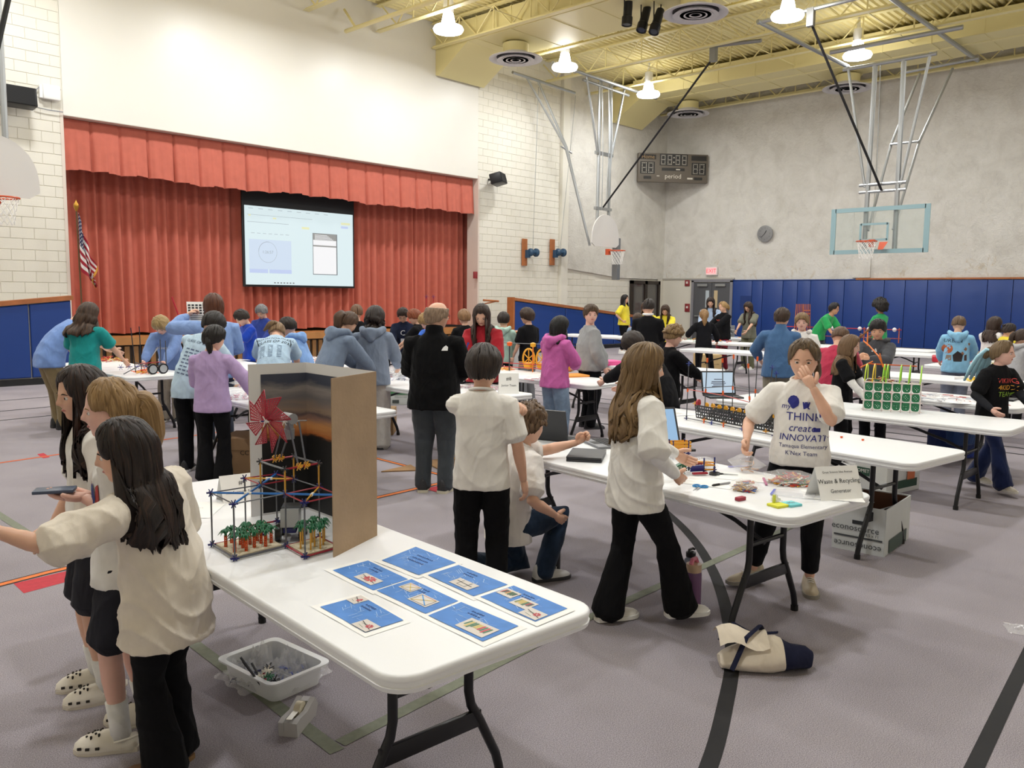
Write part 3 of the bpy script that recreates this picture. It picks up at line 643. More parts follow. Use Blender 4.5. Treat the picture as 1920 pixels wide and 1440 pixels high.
stripe('court_line', spl([(6.6, 5.2), (6.05, 4.2), (5.44, 3.42), (4.98, 2.92), (4.55, 2.54), (4.17, 2.25), (3.78, 1.99), (3.39, 1.76), (3.0, 1.58), (2.53, 1.39), (1.9, 1.2)]), .065, '1b1a1d', .0015)
stripe('court_line', [(4.9, .82), (3.19, .705), (2.4, .66)], .06, '1b1a1d', .0015)
stripe('tape_line', [(1.84, 7.5), (1.8, 5.0), (1.76, 3.7), (1.68, 2.42)], .06, '7c8070', .002)
stripe('tape_line', [(1.72, 2.46), (3.27, 2.55), (5.34, 2.56), (7.2, 2.6)], .06, '7c8070', .0025)
for w_, c_, z_ in ((.075, '241c1c', .0012), (.045, 'e07a3c', .0018)):
    stripe('court_line', [(.6, 5.12), (1.63, 5.27), (4.14, 5.38), (7, 5.5)], w_, c_, z_)
    stripe('court_line', spl([(5.2, 7.4), (5.17, 6.69), (5.13, 6.0), (5.1, 5.5), (5.05, 4.8)]), w_*.8, c_, z_)
stripe('court_line', [(1.2, 8.87), (2.42, 9.02), (3.24, 9.13), (5, 9.3)], .05, 'c8623a', .0015)
for a in (14.16, 12.95, 12.05): stripe('court_line', [(2, a-.15), (5, a+.08), (9, a+.1)], .05, '2a2a2e', .0015)
for xx in (10.3, 10.75, 13.6, 16.8, 21): stripe('court_line', [(xx, 0), (xx+.1, 5), (xx+.2, 10)], .05, '2a2a2e', .0015)
stripe('court_line', spl([(11.2, 9.9), (10.08, 9.17), (9.36, 8.46), (8.89, 7.72), (8.7, 6.8), (9.0, 5.6)]), .06, '2a2a2e', .0016)
def patch(P, col): MB().add([(x, y, .001) for x, y in P], [tuple(range(len(P)))]).build('court_mark', mat('line_paint', col, .85, var=.1, vs=30), fl, smooth=False)
patch([(1.42, 4.99), (1.72, 5.03), (1.73, 5.22), (1.43, 5.2)], 'b8323f'); patch([(2.79, 8.98), (2.86, 9.0), (2.89, 9.28), (2.82, 9.25)], 'b8323f'); patch([(4.63, 5.18), (4.79, 5.2), (4.79, 5.35), (4.63, 5.35)], 'b8323f')
# ================================================================== PEOPLE
def smst(a, b, x): t = min(1, max(0, (x-a)/(b-a))); return t*t*(3-2*t)
V3 = lambda *a: np.array(a, float)
def nrm(v): return v/max(1e-9, np.linalg.norm(v))
def ik(a, c, l1, l2, pole):
    a, c = np.array(a, float), np.array(c, float); d = c-a; L = np.linalg.norm(d)
    if L > (l1+l2)*.995: c = a+d*((l1+l2)*.995/L); d = c-a; L = np.linalg.norm(d)
    L = max(L, abs(l1-l2)+.01); x = (l1*l1-l2*l2+L*L)/(2*L); h = math.sqrt(max(0, l1*l1-x*x)); n = nrm(d); p = np.array(pole, float); p = nrm(p-n*(p@n))
    return a+n*x+p*h, c
class Raw:
    """closed lofts gathered for one voxel remesh"""
    def __init__(s): s.v = []; s.f = []
    def add(s, V, F): n = len(s.v); s.v += [tuple(p) for p in V]; s.f += [tuple(i+n for i in q) for q in F]
    def loft(s, rings):
        n = len(rings[0]); k = len(rings); V = [p for r in rings for p in r]; F = []
        for i in range(k-1):
            for j in range(n): a = i*n+j; b = i*n+(j+1) % n; F.append((a, b, b+n, a+n))
        F.append(tuple(reversed(range(n)))); F.append(tuple(range((k-1)*n, k*n))); s.add(V, F)
    def tube(s, P, R, n=10, fl=1.0, ref=None):
        P = [np.array(p, float) for p in P]; k = len(P); rings = []; up = None
        # round the ends
        d0 = nrm(P[0]-P[1]); d1 = nrm(P[-1]-P[-2]); P = [P[0]+d0*R[0]*.45]+P+[P[-1]+d1*R[-1]*.45]; R = [R[0]*.55]+list(R)+[R[-1]*.55]; k += 2
        for i in range(k):
            t = nrm(P[min(i+1, k-1)]-P[max(i-1, 0)])
            if up is None: up = np.array(ref, float) if ref is not None else (V3(0, 1, 0) if abs(t[1]) < .9 else V3(1, 0, 0))
            x = nrm(np.cross(t, up)); up = nrm(np.cross(x, t))
            rings.append([P[i]+x*math.cos(a)*R[i]+up*math.sin(a)*R[i]*fl for a in [2*PI*j/n for j in range(n)]])
        s.loft(rings)
    def remeshed(s, name, vox, it=5, fac=.5):
        me = bpy.data.meshes.new(name); me.from_pydata(s.v, [], s.f); o = bpy.data.objects.new(name, me); COL.objects.link(o)
        r = o.modifiers.new('r', 'REMESH'); r.mode = 'VOXEL'; r.voxel_size = vox
        m = o.modifiers.new('s', 'SMOOTH'); m.factor = fac; m.iterations = it
        dg = bpy.context.evaluated_depsgraph_get(); dg.update(); out = bpy.data.meshes.new_from_object(o.evaluated_get(dg))
        bpy.data.objects.remove(o); bpy.data.meshes.remove(me); return out
def vco(me): a = np.empty(len(me.vertices)*3, np.float32); me.vertices.foreach_get('co', a); return a.reshape(-1, 3)
def vno(me): a = np.empty(len(me.vertices)*3, np.float32); me.vertices.foreach_get('normal', a); return a.reshape(-1, 3)
def folds(me, amp, seed, sc=1.0):
    p = vco(me).astype(np.float64); n = vno(me); s = seed*1.7
    q = p*sc; w1 = np.sin(q[:, 0]*13+s)+np.sin(q[:, 1]*11+s*2)+.7*np.sin(q[:, 2]*9+s*3); w2 = np.sin(q[:, 2]*7+q[:, 0]*9+s)+np.sin(q[:, 1]*8-q[:, 2]*5+s*1.3)
    a = np.sin(q[:, 2]*16+q[:, 0]*11+w1*1.5+w2); b = np.sin(q[:, 0]*24-q[:, 2]*13+q[:, 1]*14+w2*1.8+s); c = np.sin(q[:, 2]*36+q[:, 1]*21+w1*1.9)
    h = ((1-np.abs(a))**2-.33)+.6*((1-np.abs(b))**2-.33)+.22*c
    p += n*(h*amp)[:, None]; me.vertices.foreach_set('co', p.astype(np.float32).ravel()); me.update()
def smooth(me): me.polygons.foreach_set('use_smooth', [True]*len(me.polygons)); me.update(); return me
# ---- head
def head_pts(hh, nu, nv, look):
    """face-shaped closed surface round the origin, facing +Y; hh = head height"""
    V = []; wd = .345*look.get('fw', 1)
    for j in range(nv+1):
        th = PI*j/nv
        for i in range(nu):
            ph = 2*PI*i/nu; x, y, z = math.sin(th)*math.sin(ph), math.sin(th)*math.cos(ph), math.cos(th)
            front = max(0, y); low = smst(.05, -.95, z)
            X = x*wd*(1-.26*low*(.4+.6*front)); Y = y*(.40 if y > 0 else .45); Z = z*.5
            if y > 0: Y *= 1-.10*low*0; Y -= 0
            if y < 0: Z2 = z; Y *= 1-.30*smst(-.1, -1, z)
            fx = X/.345; fz = Z/.5
            if y > .05:
                g = lambda cx, cz, sx, sz: math.exp(-((fx-cx)/sx)**2-((fz-cz)/sz)**2)
                Y = .40*math.sqrt(max(0, y))*(.86+.14*math.sqrt(max(0, y))) if y > 0 else Y
                Y *= (1-.06*smst(.0, 1, abs(fx)))
                d = .085*g(0, -.17, .13, .11)+.05*g(0, .0, .1, .17)            # nose
                d += .022*g(-.36, .17, .3, .07)+.022*g(.36, .17, .3, .07)        # brow
                d -= .05*g(-.4, .02, .19, .1)+.05*g(.4, .02, .19, .1)            # eye sockets
                d += .025*g(0, -.42, .24, .05)+.024*g(0, -.53, .2, .05)-.014*g(0, -.475, .26, .022)   # lips
                d += .04*g(0, -.8, .3, .15)                                      # chin
                d += .02*g(-.5, -.22, .26, .22)+.02*g(.5, -.22, .26, .22)        # cheeks
                Y += d*smst(.05, .5, y)
            V.append((X*hh, Y*hh, Z*hh))
    F = []
    for j in range(nv):
        for i in range(nu): a = j*nu+i; b = j*nu+(i+1) % nu; F.append((a, a+nu, b+nu, b))
    return V, F
def hand_geo(raw, wr, fwd, palm, size, curl, side, n=6, spread=.12, thumb=.6):
    """palm and five bent fingers as closed lofts; side +1 right hand, -1 left"""
    f = nrm(np.array(fwd, float)); p = np.array(palm, float); p = nrm(p-f*(p@f)); x = nrm(np.cross(f, p))*side   # x points to the thumb
    L = size; W = L*.42; T = L*.15
    rings = []
    for t, w, th in ((-.06, .5, .9), (.0, .62, 1.1), (.18, .92, 1.15), (.36, 1.0, 1.0), (.48, .93, .8)):
        c = wr+f*L*t; rings.append([c+x*math.cos(a)*W*.5*w+p*math.sin(a)*T*.8*th for a in [2*PI*k/10 for k in range(10)]])
    if side < 0: rings = [list(reversed(r)) for r in rings]
    raw.loft(rings)
    for k, (off, ln, r) in enumerate(((.36, .44, .072), (.13, .5, .076), (-.1, .46, .072), (-.32, .36, .062))):
        b = wr+f*L*.44+x*W*off; d = nrm(f+x*spread*(off)*1.5); P = [b]; ang = 0
        for q, s_ in enumerate((.42, .33, .25)):
            ang += curl*(.55 if q == 0 else .75)*(1+.12*k); dd = nrm(d*math.cos(ang)+p*math.sin(ang)); P.append(P[-1]+dd*L*ln*s_)
        raw.tube(P, [L*r, L*r*.95, L*r*.85, L*r*.68], n)
    b = wr+f*L*.1+x*W*.36; d = nrm(f*.62+x*.75+p*.25); P = [b, b+d*L*.17]; d2 = nrm(d+f*.4+p*curl*thumb-x*.3*curl); P.append(P[-1]+d2*L*.15); d3 = nrm(d2+p*curl*.4-x*.4*curl); P.append(P[-1]+d3*L*.12)
    raw.tube(P, [L*.1, L*.085, L*.078, L*.055], n)
EYEW = mat('eye_white', 'e9e4e0', .2); IRIS = mat('iris_brown', '4a3222', .2); PUP = mat('pupil', '0a0808', .1); LIP = mat('lips', 'b8706a', .45)
def eye_mesh():
    m = MB(); m.lathe([(.001, 1), (.26, .96)], 12, mi=2); m.lathe([(.26, .96), (.6, .8)], 12, mi=1); m.lathe([(.6, .8), (.85, .53), (1, 0), (.8, -.6), (.01, -1)], 12, mi=0)
    m.v = [(a, c, -b) for a, b, c in m.v]; return m.mesh('eye', [EYEW, IRIS, PUP], 0)
EYE = eye_mesh()
# ---- hair
def hair_mesh(H, hh, st, seed, mt, nu=72, body=None, h=1.4, hang=None, quality=1):
    """H: 4x4 head matrix in the person's frame. st: style dict"""
    inf = st.get('inf', .035)*hh; L = st.get('len', 0); Hi = H.inverted()
    nv1, nv2 = 14, (18 if L else 0); V = []; rnd = random.Random(seed); curl = st.get('curl', 0); uvs = []
    Hm = H.to_3x3(); nz = lambda a, b, c: noise.noise((a, b+seed*3.1, c))
    fa = math.radians(st.get('face', 62)); part = st.get('part', 0)
    for i in range(nu+1):
        u = i/nu; ps = -PI+2*PI*u; ii = i*72/nu            # 0 = front, +-pi = back
        ap = abs(ps)
        fr, sd, bk = st.get('front', 52), st.get('side', 88), st.get('back', 122)
        if ap < 1.0: ae = fr+(sd-fr)*smst(.45, 1.0, ap)
        elif ap < 1.75: ae = sd+(bk-sd)*smst(1.3, 1.75, ap)*.6
        else: ae = sd+(bk-sd)*(.6+.4*smst(1.75, 2.4, ap))
        longc = L and ap > fa
        if longc: ae = 96
        ae = math.radians(ae+st.get('rag', 3)*nz(ii*.9, 1, 0))
        cl = 1+.06*nz(ii*.55, 5, 0)
        ii = i*72/nu; tuft = st.get('tuft', .022 if L else .04); col = []; a0 = math.radians(st.get('top0', 0))
        for j in range(nv1+1):
            al = a0+(ae-a0)*j/nv1; sx, cx = math.sin(al), math.cos(al)
            k = inf*(1.25+.5*cx+.22*nz(ps*2.2, al*2, 3)+st.get('vol', 0)*(.5+.5*math.cos(ps+PI)*.5+.5*cx))
            if curl: k += hh*curl*(nz(math.sin(ps)*3.2*1.3, math.cos(ps)*4.2, al*4)+.8*nz(math.sin(ps)*8, math.cos(ps)*8, al*7)+.15)
            else: k += hh*.014*nz(ii*.8, al*1.5, 7)*j/nv1+hh*tuft*(nz(ii*.45, al*2.6, 11)+.6*nz(ii*1.3, al*4.5, 12))*min(1, j/3)
            e = min(1, (nv1-j)/(2.5 if L else 5)) if (not longc and not st.get('puff')) else 1; k = k*(.14+.86*e)
            x, y, z = sx*math.sin(ps)*(.345*hh+k), sx*math.cos(ps)*((.415 if math.cos(ps) > 0 else .45)*hh+k), cx*(.5*hh+k)
            if part and al < 1.2: z -= hh*.03*math.exp(-((math.sin(ps)*sx-0.0)/.08)**2)
            if math.cos(ps) > 0 and al > .9: y *= 1-.05*(al-.9)
            col.append(H @ Vector((x, y, z)))
        if L:
            if longc:
                p0 = col[-1]; out = (p0-H.translation); out.z = 0; out = out.normalized() if out.length > .001 else Vector((0, -1, 0))
                Lc = L*(1+.16*nz(ii*.5, 2, 9)+.13*nz(ii*2.3, 4, 2)); Lc *= (1-st.get('flen', .25)*smst(2.0, fa, ap)) if fa < 2 else 1
                dirv = Vector(st.get('dir', (0, -.12, -1))).normalized()
                for j in range(1, nv2+1):
                    t = j/nv2; q = p0+dirv*(Lc*h*t); w = st.get('narrow', .18)*t
                    c0 = H.translation+dirv*(Lc*h*t); q = q+(Vector((c0.x, c0.y, q.z))-q)*w
                    wave = st.get('wave', .006); q += out*(wave*math.sin(t*9+nz(ii*.3, 0, 1)*5)*(.3+t))+Vector((nz(ii*.16, t*2, 1), nz(ii*.16, t*2, 2), 0))*.02*t+out*(nz(ii*.9, t*1.2, 6)*.004+nz(ii*2.6, t, 8)*.003)*min(1, t*3)
                    if curl: q += Vector((nz(ii*.5, t*6, 1), nz(ii*.5, t*6, 2), nz(ii*.5, t*6, 3)))*hh*curl*.9
                    if body is not None:
                        for _ in range(2):
                            lo, nn, ix, ds = body.find_nearest(q)
                            if lo is not None and ((q-lo).dot(nn) < .012): q = lo+nn*(.012+.002*noise.noise((ii*.8, t*2, 3)))
                    
                    col.append(q)
            else: col += [col[-1]]*nv2
        V += col
    r = nv1+nv2+1; F = []; uvl = []
    for i in range(nu):
        for j in range(r-1):
            a = i*r+j; b = (i+1)*r+j
            if (Vector(V[a+1])-Vector(V[a])).length+(Vector(V[b+1])-Vector(V[b])).length < 1e-6: continue
            F.append((a, a+1, b+1, b)); uvl += [(i/nu, j/r), (i/nu, (j+1)/r), ((i+1)/nu, (j+1)/r), ((i+1)/nu, j/r)]
    me = bpy.data.meshes.new('hair'); me.from_pydata([tuple(v) for v in V], [], F); l = me.uv_layers.new(name='UVMap')
    l.data.foreach_set('uv', [c for p in uvl for c in p]); me.materials.append(mt); return smooth(me)
def tail_mesh(P, R, mt, seed, n=14, rag=.25):
    """pony tail or braid: a ridged loft with ragged tip"""
    P = [Vector(p) for p in P]; pts = []; k = len(P)
    for i in range(k-1):
        for j in range(5): pts.append(P[i].lerp(P[i+1], j/5))
    pts.append(P[-1])
    for _ in range(3): pts = [pts[0]]+[(pts[i-1]+pts[i]*2+pts[i+1])/4 for i in range(1, len(pts)-1)]+[pts[-1]]
    m = MB(); K = len(pts); rr = [np.interp(i/(K-1)*(k-1), range(k), R) for i in range(K)]; V = []; up = Vector((1, 0, 0))
    for i, p in enumerate(pts):
        t = (pts[min(i+1, K-1)]-pts[max(i-1, 0)]).normalized(); x = t.cross(up).normalized(); u2 = x.cross(t)
        for j in range(n):
            a = 2*PI*j/n; s = rr[i]*(1+.22*math.sin(j*2.4+seed)+.15*noise.noise((j*1.3, i*.25, seed))); V.append(p+x*math.cos(a)*s+u2*math.sin(a)*s)
    F = [(i*n+j, i*n+(j+1) % n, (i+1)*n+(j+1) % n, (i+1)*n+j) for i in range(K-1) for j in range(n)]+[tuple(reversed(range(n))), tuple(range((K-1)*n, K*n))]
    me = bpy.data.meshes.new('pony_tail'); me.from_pydata([tuple(v) for v in V], [], F); l = me.uv_layers.new(name='UVMap')
    for p_ in me.polygons:
        for li in p_.loop_indices: vi = me.loops[li].vertex_index; l.data[li].uv = ((vi % n)/n*.35, (vi//n)/K)
    me.materials.append(mt); return smooth(me)
# ---- shoes
def shoe(par, P, yaw, size, col, sole, kind='sneaker'):
    R = rotz(yaw); L = size; o = Vector(P); w = L*.37
    prof = [(-.30, .30, .34), (-.27, .40, .40), (-.12, .42, .40), (.05, .44, .33), (.25, .50, .24), (.45, .50, .19), (.6, .42, .15), (.69, .2, .09)]
    m = MB(); V = []; n = 12
    if kind == 'clog': prof = [(-.28, .36, .2), (-.22, .46, .24), (-.05, .47, .22), (.08, .5, .34), (.25, .56, .32), (.45, .58, .27), (.6, .5, .21), (.7, .26, .12)]
    for y, ww, hh in prof:
        for j in range(n):
            a = 2*PI*j/n; z = math.sin(a); zz = .03*L+(max(z, -.15)+.15)/1.15*hh*L; V.append(o+R @ Vector((math.cos(a)*w*ww*2*.5*(1 if z < .2 else (1-.35*(z-.2))), y*L, zz)))
    m.add(V, [(i*n+j, i*n+(j+1) % n, (i+1)*n+(j+1) % n, (i+1)*n+j) for i in range(len(prof)-1) for j in range(n)]+[tuple(reversed(range(n))), tuple(range((len(prof)-1)*n, len(prof)*n))])
    s = m.build('shoe', mat('shoe', col, .6, bump=.1, bs=80), par, 60)
    out = []; 
    for y, ww in ((-.32, .2), (-.29, .4), (-.1, .45), (.1, .47), (.3, .54), (.48, .53), (.62, .44), (.71, .2)): out.append((ww*w, y*L))
    poly = out+[(-a, b) for a, b in reversed(out)]
    MB().prism(poly, 0, .085*L, lambda a, b, c: o+R @ Vector((a, b, c))).build('sole', mat('shoe_sole', sole, .6), s, 50)
    if kind == 'clog':
        h = MB()
        for a, b, r in ((-.09, .3, 1), (0, .3, 1), (.09, .3, 1), (-.1, .42, 1), (0, .42, 1), (.1, .42, 1), (-.05, .36, 1), (.05, .36, 1), (-.05, .5, 1), (.05, .5, 1)):
            zt = .03*L+np.interp(b, [p[0] for p in prof], [p[2] for p in prof])*L*(1-.9*abs(a)**1.2*1.6); h.lathe([(.018*L, zt-.01), (.018*L, zt+.002)], 8, c=o+R @ Vector((a*L, b*L, 0)))
        for a in (-1, 1):
            for b in (.3, .45, .58): h.box(o+R @ Vector((a*w*(.57 if b < .5 else .49), b*L, .13*L)), (.02*L, .06*L, .04*L), R)
        tag(h.build('vent_holes', mat('vent_dark', '2b2622', .9), s), kind='stuff')
        MB().tube([o+R @ Vector(q) for q in ((-w*.5, .05*L, .2*L), (-w*.5, -.2*L, .26*L), (-w*.25, -.33*L, .27*L), (w*.25, -.33*L, .27*L), (w*.5, -.2*L, .26*L), (w*.5, .05*L, .2*L))], .02*L, 8).build('heel_strap', mat('shoe', col, .6), s)
    elif kind == 'sneaker':
        l = MB()
        for b in (.12, .2, .28): l.tube([o+R @ Vector((-.07*L, b*L, (.33-.3*(b-.08))*L)), o+R @ Vector((0, b*L+.01, (.36-.28*(b-.08))*L)), o+R @ Vector((.07*L, b*L, (.33-.3*(b-.08))*L))], .012*L, 5)
        tag(l.build('laces', mat('laces', 'e6e3de', .8), s), kind='stuff')
    return s
SK = {'pale': 'e3b9a4', 'fair': 'e0b197', 'warm': 'd9a688', 'tan': 'c48f70', 'pink': 'e8b9a8', 'brown': '9c6b4c'}
# ---- the figure
def person(label, pos, h, face, skin='fair', hair=None, hairc='3a2a1e', hairhi=None, top='tee', topc='f0ece6', bot='straight', botc='17171a', lean=0, twist=0, side=0, hy=0, hp=8, roll=0,
           rh=(.15, .03, .44), lh=(-.15, .03, .44), rpole=(.5, -1, -.3), lpole=(-.5, -1, -.3), rf=(.06, 0), lf=(-.06, 0), drop=0, shoes=('e8e6e2', 'f4f4f2'), skind='sneaker', wt=1.0, ease=1.0, hem=.45,
           adult=False, rcurl=.5, lcurl=.5, rpalm=None, lpalm=None, rdir=None, ldir=None, sleeve=None, glasses=False, knee=None, footup=(0, 0), hood=False, toe=(8, -8), eyes=True, fold=1.0, group=None, neck=0, hs=1.0, hipfwd=0, sock=None):
    d = max(1.5, float(np.linalg.norm([pos[0], pos[1], CH])))
    vr = math.atan2(pos[1], pos[0]); rz = vr+math.radians(face)-PI/2
    root = thing('person', label, 'person', (pos[0], pos[1], 0), rz, group); seed = (hash(label) if False else sum(ord(c)*(i+1) for i, c in enumerate(label))) % 997
    vox = min(.018, max(.0068, d*.0012)); SKM = skinmat(SK.get(skin, skin)); sk = .9 if adult else 1.0; w = wt
    LE = math.radians(lean); TW = math.radians(twist); SD = math.radians(side)
    # spine: curve through hip, waist, chest, neck
    hipz = .52*h-drop*h; N = 60; zs = np.linspace(.28, .84, N); pos_ = []; tan_ = []; base = V3(0, hipfwd*h-math.sin(LE)*.10*h, 0); cur = None
    i0 = int(np.argmin(abs(zs-.52))); T = []
    for z in zs:
        a = LE*smst(.47, .64, z); b = SD*smst(.47, .7, z); T.append(V3(math.sin(b), math.sin(a)*math.cos(b), math.cos(a)*math.cos(b)))
    Pp = [None]*N; Pp[i0] = V3(base[0], base[1], hipz); dz = (zs[1]-zs[0])*h
    for i in range(i0+1, N): Pp[i] = Pp[i-1]+T[i-1]*dz
    for i in range(i0-1, -1, -1): Pp[i] = Pp[i+1]-T[i+1]*dz
    Pa = np.array(Pp); Ta = np.array(T)
    def sp(z):
        p = np.array([np.interp(z, zs, Pa[:, k]) for k in range(3)]); t = nrm(np.array([np.interp(z, zs, Ta[:, k]) for k in range(3)])); tw = TW*smst(.5, .72, z)
        r = V3(math.cos(tw), math.sin(tw), 0); r = nrm(r-t*(r@t)); f = np.cross(t, r); return p, r, f, t
    def ring(z, hw, hd, off=0, n=18, e=2.4, zoff=0):
        p, r, f, t = sp(z); o = []
        for k in range(n):
            a = 2*PI*k/n; c, s = math.cos(a), math.sin(a); c = math.copysign(abs(c)**(2/e), c); s = math.copysign(abs(s)**(2/e), s); o.append(p+r*c*hw*h+f*(s*hd+off)*h+t*zoff*h)
        return o
    sw = .099*(1.08 if adult else 1)*(w**.3)
    shR, shL = [(lambda q: q[0]+q[1]*s*sw*h+q[2]*.0)(sp(.782)) for s in (1, -1)]
    # head
    hh = (.112+.068*h)*hs; nb, nr, nf, nt = sp(.83); nd = nrm(V3(math.sin(SD)*.5, math.sin(LE*.75+math.radians(hp)*.45), math.cos(LE*.6+math.radians(hp)*.35)))
    yaw = math.radians(hy)+TW*.7
    hl = h*(1-.83)-hh*.5+neck-.012*h
    Rh = Matrix.Rotation(yaw, 3, 'Z') @ Matrix.Rotation(-math.radians(hp), 3, 'X') @ Matrix.Rotation(math.radians(roll), 3, 'Y')
    top_n = nb+nd*(hl-hh*.33); hc = top_n+np.array(Rh @ Vector((0, hh*.09, hh*.33)))
    H = Matrix.Translation(Vector(hc)) @ Rh.to_4x4()
    # limbs
    UA, FA_, TH, SH_ = .165*h, .145*h, .2275*h, .2275*h
    def arm(sh, tgt, pole, s):
        c = V3(*tgt)*h; return ik(sh, c, UA, FA_, V3(*pole))
    eR, wR = arm(shR, rh, rpole, 1); eL, wL = arm(shL, lh, lpole, -1)
    hpR, hpL = [sp(.50)[0]+V3(s*.052*h, 0, 0) for s in (1, -1)]
    def leg(hp_, ft, s, up_):
        an = V3(ft[0]*h, ft[1]*h, .052*h+up_*h); k, c = ik(hp_, an, TH, SH_, V3(*(knee or (s*.12, 1, .05)))); return k, c
    kR, aR = leg(hpR, rf, 1, footup[0]); kL, aL = leg(hpL, lf, -1, footup[1])
    # skin body
    B = Raw()
    B.loft([ring(.46, .06, .05), ring(.50, .088*w, .06*w), ring(.56, .084*w, .056*w), ring(.62, .075*w, .05*w), ring(.70, .084*w, .056*w), ring(.75, .09, .054), ring(.785, .08, .046), ring(.81, .055, .04), ring(.828, .04, .036), ring(.84, .036, .034)])
    nkr = .034*h*(w**.4)*(1.08 if adult else .95)
    B.tube([nb-nt*.02*h, (nb+top_n)/2, top_n, top_n+np.array(Rh @ Vector((0, .06*hh, .18*hh)))], [nkr*1.1, nkr, nkr, nkr], 14)
    for s, sh, e, wr in ((1, shR, eR, wR), (-1, shL, eL, wL)):
        m1 = sh*.45+e*.55; m2 = e*.68+wr*.32
        B.tube([sh, m1, e, m2, e*.3+wr*.7, wr], [.029*h*w**.5, .027*h*w**.5, .0245*h*w**.4, .025*h*w**.4, .019*h, .0155*h], 12)
    for hp_, k, a in ((hpR, kR, aR), (hpL, kL, aL)):
        B.tube([hp_, hp_*.5+k*.5, k, k*.65+a*.35, k*.25+a*.75, a], [.05*h*w, .043*h*w, .031*h, .031*h, .0225*h, .021*h], 12)
    hsz = .098*h
    for s, e, wr, dr, pl, cu in ((1, eR, wR, rdir, rpalm, rcurl), (-1, eL, wL, ldir, lpalm, lcurl)):
        f = V3(*dr) if dr is not None else nrm(wr-e); p = V3(*pl) if pl is not None else V3(-s, .25, 0)
        if d < 7.5: pass
        B.hands = getattr(B, 'hands', [])+[(wr, f, p, hsz, cu, s)]
    bm_ = B.remeshed('body', vox*1.75, 4)
    X = Raw(); 
    for q in B.hands: hand_geo(X, *q[:5], q[5], n=8 if d < 8 else 5)
    q = d < 9; HV, HF = head_pts(hh, 40 if q else 24, 34 if q else 20, dict(fw=1+.06*(w-1))); X.add([tuple(H @ Vector(v)) for v in HV], HF)
    for s in (-1, 1):      # ears
        E_ = []; n = 10
        for j in range(5):
            for k in range(n):
                a = 2*PI*k/n; b = (j/4-.5)*PI; v = Vector((s*(.325*hh+.035*hh*math.sin(b)+.02*hh*abs(math.cos(a))*math.cos(b)), -.03*hh+.055*hh*math.cos(a)*math.cos(b)*1.1, -.03*hh+.11*hh*math.sin(a)*math.cos(b))); E_.append(tuple(H @ v))
        X.add(E_, [(j*n+k, j*n+(k+1) % n, (j+1)*n+(k+1) % n, (j+1)*n+k) for j in range(4) for k in range(n)])
    c = vco(bm_); F0 = [tuple(p.vertices) for p in bm_.polygons]; n0 = len(c)
    me = bpy.data.meshes.new('body'); me.from_pydata([tuple(v) for v in c.tolist()]+X.v, [], F0+[tuple(i+n0 for i in f) for f in X.f]); bpy.data.meshes.remove(bm_)
    me.materials.append(SKM); smooth(me); ob('body', me, root)
    # face
    if eyes:
        for s in (-1, 1):
            P = H @ Vector((s*.142*hh, .327*hh, .015*hh)); o = ob('eye', EYE, root, P); o.rotation_euler = (Rh @ Matrix.Rotation(-.05*s, 3, 'Z')).to_euler(); o.scale = (.06*hh, .052*hh, .04*hh)
            m = MB(); m.tube([H @ Vector((s*x*hh, y*hh, z*hh)) for x, y, z in ((.07, .395, .085), (.14, .388, .105), (.225, .335, .08))], [.008*hh, .013*hh, .006*hh], 6); m.build('eyebrow', mat('brow', hairc if hairc != 'c0c0c0' else '888888', .8), root)
        m = MB(); m.tube([H @ Vector((x*hh, y*hh, z*hh)) for x, y, z in ((-.105, .345, -.228), (-.045, .388, -.22), (0, .396, -.226), (.045, .388, -.22), (.105, .345, -.228))], [.005*hh, .018*hh, .02*hh, .018*hh, .005*hh], 8, flat=1.1); m.build('mouth', LIP, root)
    if glasses:
        m = MB()
        for s in (-1, 1):
            m.tube([H @ Vector((s*.145*hh+.1*hh*math.cos(a), .43*hh-.02*hh*abs(math.cos(a)), .005*hh+.075*hh*math.sin(a))) for a in np.linspace(0, 2*PI, 13)], .008*hh, 5)
            m.tube([H @ Vector((s*.24*hh, .41*hh, .03*hh)), H @ Vector((s*.36*hh, .0, .03*hh))], .008*hh, 5)
        m.tube([H @ Vector((-.045*hh, .43*hh, .01*hh)), H @ Vector((.045*hh, .43*hh, .01*hh))], .008*hh, 5); m.build('glasses', BLACKM, root)
    # shirt
    long_ = sleeve == 'long' or top in ('hoodie', 'sweat', 'jacket', 'suit', 'longsleeve'); ez = ease*(1.0 if top == 'tee' else 1.22)
    K = Raw(); g = .011*ez; fl = .006*ez
    belly = .02*(w-1)/.2 if w > 1 else 0
    rr = [ring(hem, (.094+fl)*w+g*1.2, (.066+fl)*w+g*1.4+belly*.3, belly*.3), ring(hem+.04, (.096+fl)*w+g, (.066+fl*.8)*w+g*1.3+belly*.5, belly*.5)]
    if hem < .5: rr.append(ring(.53, (.092+fl*.7)*w+g, (.063+fl)*w+g+belly, belly*.7))
    rr += [ring(.60, (.086+fl*.8)*w+g, (.06+fl*.6)*w+g+belly*.9, belly*.7), ring(.68, .089*w**.8+g*.9, .062*w+g*.7+belly*.4), ring(.745, .099*w**.4+g*.6, .062*w**.5+g*.7), ring(.78, .092*w**.3+g*.5, .054+g*.7), ring(.808, .074+g*.4, .048+g*.5), ring(.829, .052+g*.3, .043+g*.2), ring(.837, .045, .038)]
    K.loft(rr)
